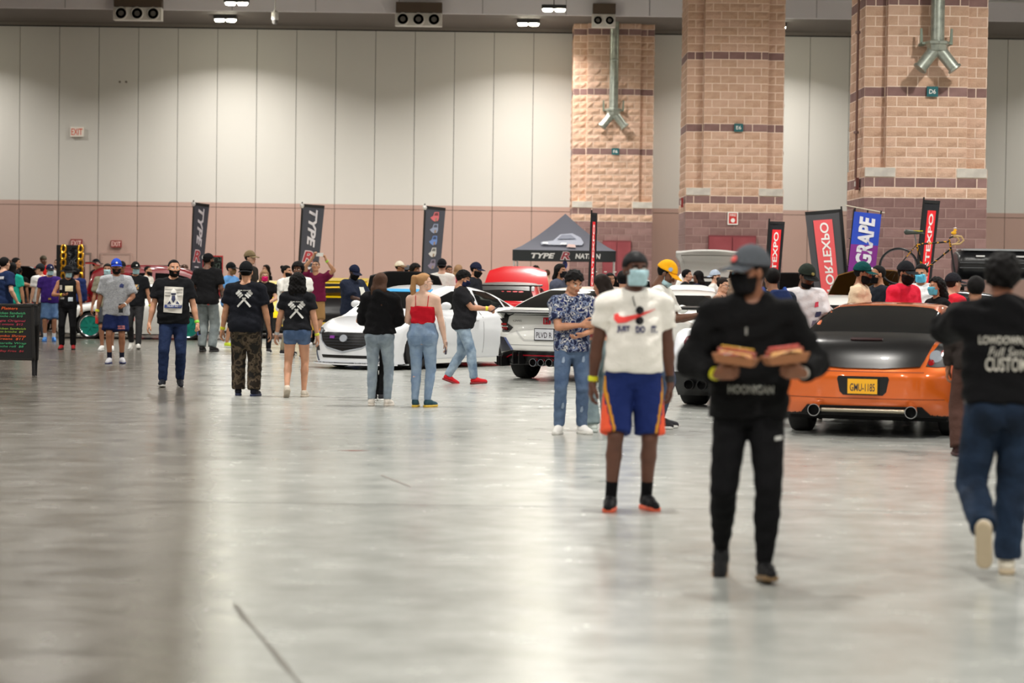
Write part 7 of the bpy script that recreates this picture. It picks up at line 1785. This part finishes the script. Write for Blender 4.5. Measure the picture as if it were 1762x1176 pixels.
MB().lathe([(0.022, -0.05), (0.022, 0.05)], 12, axis='y').build('hub', M_chrome, w, smooth=True)
sk_ = MB()
for i in range(16):
    a = 2*math.pi*i/16; sk_.tube([(0.02*math.cos(a), 0, 0.02*math.sin(a)), ((R0-0.03)*math.cos(a), 0, (R0-0.03)*math.sin(a))], 0.0012, 4)
sk_.build('spokes', M_chrome, w)
bb, st, hd, hd2, rw_ = (0.42, 0, 0.27), (0.30, 0, 0.74), (0.86, 0, 0.80), (0.89, 0, 0.68), (0, 0, R0+0.02)
for nm, a, c_ in (('down_tube', bb, hd2), ('top_tube', st, hd), ('seat_tube', bb, st), ('head_tube', (0.885, 0, 0.66), (0.85, 0, 0.84))): MB().tube([a, c_], 0.017, 10).build(nm, M_bf, b, smooth=True)
for y in (-0.03, 0.03):
    MB().tube([rw_, (bb[0], y*0.6, bb[2])], 0.009, 8).build('chain_stay', M_bf, b, smooth=True); MB().tube([(rw_[0], y, rw_[2]), (st[0], y*0.5, st[2])], 0.008, 8).build('seat_stay', M_bf, b, smooth=True)
    MB().tube([(0.89, y*0.8, 0.66), (0.93, y*1.2, 0.4), (0.98, y*1.4, 0.12)], 0.011, 8).build('fork_blade', M_bk2, b, smooth=True)
MB().tube([st, (0.265, 0, 0.93)], 0.013, 8).build('seat_post', M_chrome, b, smooth=True)
V, Q = build_sdf([cap((0.13, 0, 0.96), (0.30, 0, 0.955), 0.05, 0.03, 0.02), cap((0.28, 0, 0.955), (0.42, 0, 0.935), 0.026, 0.016, 0.02)], 0.016)
sd = link('saddle', mesh_from('saddle', V, Q, [plain((60, 66, 60), 0.5)]), b); MB().box(0.2, 0.40, -0.02, 0.02, 0.975, 0.99).build('saddle_stripe', plain((220, 214, 40)), sd)
MB().tube([(0.85, 0, 0.86), (0.93, 0, 0.90)], 0.014, 8).build('stem', M_bk2, b)
for sg in (-1, 1):
    MB().tube([(0.93, 0, 0.90), (0.93, sg*0.2, 0.90), (1.02, sg*0.21, 0.89), (1.06, sg*0.21, 0.82), (1.0, sg*0.21, 0.76), (0.93, sg*0.21, 0.75)], 0.017, 8).build('drop_bar', plain((196, 164, 112), 0.7), b, smooth=True)
MB().lathe([(0.09, -0.004), (0.095, 0), (0.09, 0.004)], 24, axis='y').build('chain_ring', plain((50, 50, 52), 0.3), b, loc=bb)
for sg, z in ((1, -0.15), (-1, 0.15)): MB().tube([(bb[0], sg*0.05, bb[2]), (bb[0]+0.06, sg*0.06, bb[2]+z)], 0.01, 8).build('crank', M_chrome, b)
MB().box(-0.15, 1.15, -0.05, 0.05, 0.0, 0.03).build('carrier_rail', M_trimb, b)
dk = thing('rubber_duck', 'small yellow rubber duck on the bicycle handlebar', 'toy', (bx.x+0.88, 38.95, 1.50+0.83))
V, Q = build_sdf([ell((0, 0, 0.03), (0.045, 0.035, 0.03), 0.01), ell((0.02, 0, 0.075), (0.026, 0.024, 0.026), 0.008)], 0.008)
link('body', mesh_from('body', V, Q, [plain((246, 186, 30), 0.3)]), dk); V, Q = build_sdf([ell((0.02, 0, 0.108), (0.03, 0.03, 0.012), 0.005)], 0.007); link('hat', mesh_from('hat', V, Q, [plain((226, 214, 206), 0.4)]), dk)
V, Q = build_sdf([ell((0.05, 0, 0.07), (0.012, 0.01, 0.005), 0.004)], 0.004); link('beak', mesh_from('beak', V, Q, [plain((230, 110, 30), 0.4)]), dk)

# ================================================================== flags
def flag(label, D, tl, tr, br, bl, mats, content, pole_side='l', notch=0.0, pole_col=(20, 20, 22), wave=0.05, mirror=False, hem=True):
    """cloth between four picture corners at distance D; content(place) prints on it"""
    P = [at(*q, D) for q in (tl, tr, br, bl)]
    base = Vector((P[3].x if pole_side == 'l' else P[2].x, D, 0))
    t = thing('banner_flag', label, 'flag', base)
    NU, NV = 8, 18
    def pos(u, v, off=0.0):
        a = P[0].lerp(P[1], u); c = P[3].lerp(P[2], u); q = a.lerp(c, v)-base
        return Vector((q.x, wave*math.sin(u*5+v*4)*u-off, q.z))
    V = []; F = []
    for s_ in (0, 1):
        for j in range(NV+1):
            for i in range(NU+1):
                u, v = i/NU, j/NV
                if notch and u < 0.01 and v < 0.5/NV: u, v = 0.0, 0.06
                V.append(pos(u, v)+Vector((0, 0.006*s_, 0)))
    n = (NU+1)*(NV+1)
    for s_ in (0, 1):
        for j in range(NV):
            for i in range(NU):
                a = s_*n+j*(NU+1)+i; q = [a, a+1, a+NU+2, a+NU+1]; F.append(q[::-1] if s_ == 0 else q)
    cl = link('cloth', mesh_from('cloth', V, F, [mats[0]]), t)
    def band(u0, u1, v0, v1, m, nm, off=0.01):
        V = []; F = []; nu, nv = 5, 14
        for j in range(nv+1):
            for i in range(nu+1): V.append(pos(u0+(u1-u0)*i/nu, v0+(v1-v0)*j/nv, off))
        for j in range(nv):
            for i in range(nu): a = j*(nu+1)+i; F.append([a+nu+1, a+nu+2, a+1, a])
        return link(nm, mesh_from(nm, V, F, [m]), cl)
    def vtext(body, u0, u1, v0, v1, m, down=True, mir=False, off=0.018, shear=0.0, bold=0.02, upright=False, nm='lettering'):
        V2, F = fit_text(body, 1.0, 1.0, shear, bold); V = []
        for a, b_ in V2:
            a += 0.5; b_ += 0.5
            if upright: u, v = (1-a if mir else a), 1-b_
            elif down: u, v = b_, a           # rotated clockwise: reads from the top down
            else: u, v = 1-b_, 1-a            # rotated the other way: reads from the foot up
            if mir and not upright: u = 1-u
            V.append(pos(u0+(u1-u0)*u, v0+(v1-v0)*v, off))
        return link(nm, mesh_from(nm, V, F, [m], smooth=False), cl)
    if hem:
        band(0.0, 1.0, 0.0, 0.03, plain((16, 16, 18)), 'top_hem', 0.008)
        band(0.0, 0.06, 0.0 if not notch else 0.06, 1.0, plain((16, 16, 18)), 'pole_sleeve', 0.008) if pole_side == 'l' else band(0.94, 1.0, 0, 1, plain((16, 16, 18)), 'pole_sleeve', 0.008)
    top = pos(0 if pole_side == 'l' else 1, 0); bot = pos(0 if pole_side == 'l' else 1, 1)
    MB().tube([(0, 0.0, 0.05), (bot.x, bot.y+0.012, bot.z), (top.x, top.y+0.012, top.z+0.05)], 0.016, 8).build('pole', plain(pole_col, 0.4), t)
    fo = MB()
    for a in range(4): fo.tube([(0, 0, 0.05), (0.4*math.cos(a*math.pi/2+0.4), 0.4*math.sin(a*math.pi/2+0.4), 0.02)], 0.015, 6)
    fo.build('cross_base', plain((40, 40, 42)), t)
    content(band, vtext, pos, t, cl)
    return t
M_ch = mat('flag_charcoal', (74, 76, 86), 0.85); M_wt = plain((222, 220, 228), 0.7); M_rdp = plain((176, 60, 68), 0.7); M_pole_b = plain((226, 224, 222), 0.3)
def ball(pos, t): MB().lathe([(0, 0.06), (0.04, 0.05), (0.06, 0.0), (0.04, -0.05), (0, -0.06)], 14).build('corner_joint', M_pole_b, t, loc=pos(0.0, 0.02), smooth=True)
def type_r(band, vtext, pos, t, cl):
    vtext('TYPE', 0.34, 0.72, 0.05, 0.44, M_wt, True, shear=0.3, bold=0.035)
    vtext('R', 0.14, 0.76, 0.47, 0.60, plain((226, 210, 216)), upright=True, shear=0.2, bold=0.06, nm='emblem_outline', off=0.014)
    vtext('R', 0.18, 0.72, 0.48, 0.59, M_rdp, upright=True, shear=0.2, bold=0.02, nm='emblem')
    vtext('NATION', 0.3, 0.66, 0.64, 0.96, M_wt, True, bold=0.02); ball(pos, t)
flag('charcoal flag with white lettering and red letter R nearest the exit signs', 64.0, (333, 348), (361, 352), (343, 520), (326, 520), [M_ch], type_r, notch=1)
flag('charcoal flag with white lettering and red letter R behind the raised phone', 62.0, (520, 351), (559, 354), (541, 520), (510, 520), [M_ch], type_r, notch=1)
def five_cars(band, vtext, pos, t, cl):
    for i, col in enumerate(((214, 110, 116), (150, 160, 186), (110, 140, 200), (206, 204, 200), (140, 130, 150))):
        v0 = 0.05+i*0.125
        def pl(pts, m, nm, off):
            V, F = grid_poly(pts, 0.2); link(nm, mesh_from(nm, [pos(0.30+0.42*a, v0+0.105*(1-b), off) for a, b in V], F, [m]), cl)
        pl([(0.0, 0.35), (0.3, 0.55), (0.45, 0.95), (0.95, 0.98), (1.0, 0.4), (0.9, 0.1), (0.5, 0.0), (0.2, 0.15)], plain(col), 'car_print', 0.014)
        pl([(0.42, 0.6), (0.52, 0.88), (0.85, 0.9), (0.88, 0.62)], plain(tuple(int(q*0.55) for q in col)), 'window_print', 0.018); pl([(0.55, 0.05), (0.75, 0.05), (0.78, 0.38), (0.58, 0.36)], plain((150, 130, 110)), 'wheel_print', 0.018)
    ball(pos, t)
flag('charcoal flag printed with a column of five cars', 60.0, (731, 354), (767, 358), (752, 520), (724, 520), [M_ch], five_cars, notch=1)
M_blk = mat('flag_black', (26, 27, 32), 0.85); M_rb = plain((236, 36, 44), 0.7)
def expo(u0, u1, t0, t1, mir=False, red=None, v0=0.10, v1=1.0, wcol=(240, 238, 236)):
    def f(band, vtext, pos, t, cl):
        band(u0, u1, v0, v1, red or M_rb, 'red_panel', 0.012); vtext('IMPORTEXPO', t0, t1, v0+0.03, v1+0.04, plain(wcol), False, mir, bold=0.02)
    return f
flag('narrow black flag with a thin red panel beside the tent', 48.4, (1018, 366), (1028, 367), (1024, 520), (1012, 520), [M_blk], expo(0.25, 0.7, 0.35, 0.62), wave=0.01)
flag('black flag with red panel reading EXPO beside the middle pillar', 45.2, (1324, 381), (1350, 382), (1340, 520), (1314, 520), [M_blk], expo(0.24, 0.80, 0.36, 0.66))
flag('wide dark grey flag showing its reversed lettering on a coral panel', 45.4, (1385, 365), (1447, 360), (1462, 520), (1404, 520), [mat('flag_grey', (74, 74, 78), 0.85)], expo(0.20, 0.72, 0.36, 0.60, True, plain((232, 92, 96), 0.7)), pole_side='r')
flag('tall black flag with red panel reading EXPO behind the bicycle', 46.0, (1590, 344), (1617, 346), (1600, 520), (1572, 520), [M_blk], expo(0.30, 0.80, 0.42, 0.68))
def grape(band, vtext, pos, t, cl):
    band(0, 1, 0.0, 0.36, plain((36, 72, 190), 0.7), 'blue_field', 0.008); band(0, 1, 0.36, 0.75, plain((130, 40, 140), 0.7), 'purple_field', 0.009); band(0, 1, 0.75, 1.0, plain((206, 40, 70), 0.7), 'red_field', 0.010)
    vtext('GRAPE', 0.22, 0.80, 0.045, 0.585, plain((224, 224, 232)), False, shear=0.15, bold=0.04)
    a, b_ = pos(-0.35, -0.055), pos(1.12, -0.02); MB().tube([a, b_], 0.012, 8).build('cross_bar', plain((206, 196, 176)), t)
    for u in (0.02, 0.5, 0.98): MB().tube([pos(u, -0.04), pos(u, 0.0)], 0.016, 6).build('clip', plain((20, 20, 22)), t)
    for v in (0.3, 0.6): MB().tube([pos(-0.1, v), pos(0.0, v)], 0.012, 6).build('clip', plain((20, 20, 22)), t)
flag('blue and purple flag reading GRAPE in white', 47.0, (1470, 364), (1516, 369), (1502, 520), (1453, 520), [plain((90, 50, 150))], grape, hem=False)

# ================================================================== tent
D0 = 63.0; a, c_ = at(885, 430, D0), at(1063, 430, D0)
W = c_.x-a.x; zc = a.z; zt = at(967, 368, D0+1.5).z; cx = (a.x+c_.x)/2
t = thing('canopy_tent', 'charcoal pop-up canopy tent with white lettering on its valance', 'tent', (cx, D0+W/2, 0), math.radians(-2))
M_tc = mat('tent_fabric', (96, 98, 112), 0.8); M_tv = plain((44, 48, 50), 0.8); h = W/2
R_ = []
for k in range(4):
    sx = [(-h, -h), (h, -h), (h, h), (-h, h)]; p_, q_ = sx[k], sx[(k+1) % 4]; V = []; F = []
    for j in range(7):
        v = j/6; zz = zc+(zt-zc)*(v**1.25)
        for i in range(7):
            u = i/6; x = p_[0]+(q_[0]-p_[0])*u; y = p_[1]+(q_[1]-p_[1])*u
            V.append((x*(1-v), y*(1-v), zz-0.05*math.sin(math.pi*u)*(1-v)*v*2))
    for j in range(6):
        for i in range(6): b0 = j*7+i; F.append([b0, b0+1, b0+8, b0+7])
    link('roof_panel', mesh_from('roof_panel', V, F, [M_tc]), t)
    vl = MB(); vl.add([(p_[0], p_[1], zc), (q_[0], q_[1], zc), (q_[0], q_[1], zc-0.28), (p_[0], p_[1], zc-0.28), (p_[0]*0.99, p_[1]*0.99, zc), (q_[0]*0.99, q_[1]*0.99, zc), (q_[0]*0.99, q_[1]*0.99, zc-0.28), (p_[0]*0.99, p_[1]*0.99, zc-0.28)], [[3, 2, 1, 0], [4, 5, 6, 7], [0, 1, 5, 4], [2, 3, 7, 6], [1, 2, 6, 5], [3, 0, 4, 7]]).build('valance', M_tv, t)
    MB().tube([(p_[0]*0.97, p_[1]*0.97, 0), (p_[0]*0.97, p_[1]*0.97, zc)], 0.022, 8).build('leg', plain((206, 206, 204), 0.4), t)
for w, x, wd, col, sh in (('TYPE', -0.55, 0.62, (226, 226, 224), 0.25), ('NATION', 0.62, 0.66, (220, 220, 218), 0.15)): flat_text('lettering', w, wd, 0.14, plain(col), t, Matrix.Translation((x, -h-0.012, zc-0.145)), sh, 0.04)
flat_text('emblem_outline', 'R', 0.27, 0.22, plain((226, 214, 214)), t, Matrix.Translation((0.03, -h-0.010, zc-0.14)), 0.25, 0.08); flat_text('emblem', 'R', 0.24, 0.19, plain((150, 50, 62)), t, Matrix.Translation((0.03, -h-0.016, zc-0.14)), 0.25, 0.02)
def roofpt(x, v): return Vector((x, -h*(1-v)-0.02, zc+(zt-zc)*(v**1.25)+0.012))
def rprint(pts, m, nm, off=0.0): V, F = grid_poly(pts, 0.12); link(nm, mesh_from(nm, [roofpt(x, v)+Vector((0, -off, off)) for x, v in V], F, [m]), t)
rprint([(-0.62, 0.28), (-0.3, 0.33), (-0.12, 0.5), (0.2, 0.53), (0.42, 0.42), (0.5, 0.28), (0.46, 0.2), (-0.6, 0.2)], plain((150, 156, 176)), 'car_print'); rprint([(-0.2, 0.36), (-0.08, 0.47), (0.16, 0.48), (0.3, 0.38)], plain((96, 104, 128)), 'window_print', 0.012)
rprint([(-0.58, 0.22), (-0.42, 0.21), (-0.44, 0.27), (-0.57, 0.28)], plain((224, 226, 232)), 'lamp_print', 0.012); rprint([(-0.12, 0.2), (0.06, 0.2), (0.05, 0.26), (-0.08, 0.26)], plain((224, 226, 232)), 'lamp_print', 0.012); rprint([(0.05, 0.12), (0.3, 0.1), (0.28, 0.2), (0.1, 0.22)], plain((190, 150, 140)), 'crest_print', 0.012)
flat_text('side_mark', 'M', 0.12, 0.12, plain((190, 190, 190)), t, Matrix.Translation((-h-0.004, -h+0.4, zc-0.14)) @ Matrix.Rotation(-math.pi/2, 4, 'Z'))
bl = thing('hanging_ornament', 'blue and white ornament hanging under the tent', 'ornament', at(972, 456, D0+0.3))
V, Q = build_sdf([ell((0, 0, 0.0), (0.07, 0.05, 0.11), 0.01)], 0.02); link('blue_bulb', mesh_from('blue_bulb', V, Q, [plain((36, 66, 176), 0.3)]), bl); V, Q = build_sdf([ell((0.01, 0, -0.17), (0.045, 0.04, 0.07), 0.01)], 0.02); link('white_tail', mesh_from('white_tail', V, Q, [plain((214, 190, 196), 0.4)]), bl)
MB().tube([(0, 0, 0.08), (0, 0, 0.6)], 0.004, 5).build('string', plain((200, 200, 200)), bl)

# ================================================================== chalkboard sandwich sign
g = ground(65, 648); Dc = g.y
Wb = 1.05; t = thing('chalkboard_sign', 'black folding chalkboard menu with coloured chalk handwriting', 'sign', (g.x-Wb/2-0.02, Dc+0.12, 0), math.radians(-9))
ztop = at(60, 524, Dc).z; zbot = at(60, 621, Dc).z
for y, a, nm in ((-0.14, 0.10, 'front_panel'), (0.14, -0.10, 'back_panel')):
    pn = MB().box(-Wb/2, Wb/2, -0.015, 0.015, zbot, ztop).build(nm, mat('chalkboard', (22, 21, 22), 0.8), t, M=Matrix.Translation((0, y, 0)) @ Matrix.Translation((0, 0, ztop)) @ Matrix.Rotation(a if y < 0 else a, 4, 'X') @ Matrix.Translation((0, 0, -ztop)))
    fr = MB(); fr.box(-Wb/2, -Wb/2+0.035, -0.022, 0.02, zbot, ztop); fr.box(Wb/2-0.035, Wb/2, -0.022, 0.02, zbot, ztop); fr.box(-Wb/2, Wb/2, -0.022, 0.02, ztop-0.035, ztop); fr.box(-Wb/2, Wb/2, -0.022, 0.02, zbot, zbot+0.035)
    fr.build('panel_frame', plain((28, 26, 25), 0.6), pn)
    for sx in (-1, 1): MB().box(sx*(Wb/2-0.03)-0.022, sx*(Wb/2-0.03)+0.022, -0.012, 0.012, 0.0, zbot).build('leg', plain((26, 25, 28), 0.6), pn)
    if y < 0:
        rows = [('Vegan Deli Platters', 0.92, 0.055, (226, 96, 40)), ('Bacon, Onion Chicken Sandwich', 0.84, 0.042, (76, 176, 120)), ('with cheese on brioche roll  $10', 0.785, 0.036, (76, 176, 120)), ('Steak on Hoagie Original', 0.70, 0.04, (190, 60, 84)), ('with or without onions  $12', 0.64, 0.036, (190, 60, 84)),
                ('Grilled Cajun Chicken Sandwich', 0.56, 0.042, (150, 180, 70)), ('peppers, onions on brioche  $9', 0.505, 0.036, (150, 180, 70)), ('King Shrimp Jumbo Shrimp', 0.43, 0.042, (232, 100, 44)), ('with Fried Greens  $11', 0.38, 0.036, (232, 100, 44)), ('Chicken, Mozzarella Wrap', 0.30, 0.04, (70, 170, 116)), ('served on brioche roll  $8', 0.245, 0.036, (70, 170, 116)), ('Basket of Old Bay Fries  $6', 0.16, 0.038, (180, 56, 66))]
        for w, f, hh, col in rows:
            flat_text('chalk_line', w, Wb*(0.60 if f == 0.92 else 0.82 if hh > 0.038 else 0.74), hh, plain(col), pn, Matrix.Translation((-0.03, -0.0235, zbot+(ztop-zbot)*f)), 0.2, 0.006)
for sx in (-1, 1): MB().box(sx*0.4-0.03, sx*0.4+0.03, -0.16, 0.16, ztop-0.01, ztop+0.012).build('hinge', plain((60, 58, 56), 0.4), t)

# ================================================================== gold chain display, far monitor, small props
p = at(120, 450, 60.0); zt_ = at(120, 422, 60).z
t = thing('display_stand', 'black display board framed by two thick gold chains', 'display', (p.x, 60.0, 0)); w2 = (at(143, 430, 60).x-at(97, 430, 60).x)/2
MB().box(-w2, w2, 0, 0.3, 0, zt_).build('board', mat('display_black', (18, 20, 24), 0.3), t)
M_gold = mat('gold_chain', (226, 168, 50), 0.22, metal=0.9)
for x in (-w2+0.18, w2-0.06):
    for i in range(7): MB().tube([(x+0.055*math.cos(q*math.pi/6), -0.03+0.02*math.sin(q*math.pi/6+i), zt_-0.1-i*0.17+0.10*math.sin(q*math.pi/6)) for q in range(13)], 0.028, 8, cap=False).build('chain_link', M_gold, t, smooth=True)
MB().box(-w2+0.3, w2-0.16, -0.012, 0, zt_-0.62, zt_-0.06).build('glossy_panel', multi('panel_swirl', [(14, 15, 18), (52, 56, 60), (20, 22, 26), (90, 92, 96), (12, 12, 14)], 7, 0.2), t)
p = at(366, 452, 60); t = thing('monitor_stand', 'dark monitor with a red frame behind the tall man in black', 'monitor', (p.x, 60, 0))
zz = at(366, 440, 60).z; MB().box(-0.25, 0.25, 0, 0.06, zz-0.5, zz).build('bezel', plain((176, 26, 34), 0.4), t); MB().box(-0.23, 0.23, -0.01, 0.0, zz-0.48, zz-0.03).build('screen', multi('screen_image', [(20, 22, 22), (60, 70, 66), (26, 26, 28), (30, 40, 36)], 6, 0.2), t)
MB().tube([(0, 0.03, 0.03), (0, 0.03, zz-0.5)], 0.03, 8).build('post', plain((30, 30, 32)), t); MB().lathe([(0.28, 0), (0.28, 0.02), (0.03, 0.04)], 20).build('foot', plain((30, 30, 32)), t, loc=(0, 0.03, 0))
MB().lathe([(0, 0), (0.06, 0), (0.06, 0.03), (0.0, 0.03)], 14, axis='y').build('spot_lamp', plain((236, 240, 236), 0.2), t, loc=(-0.2, -0.06, zz-0.05))
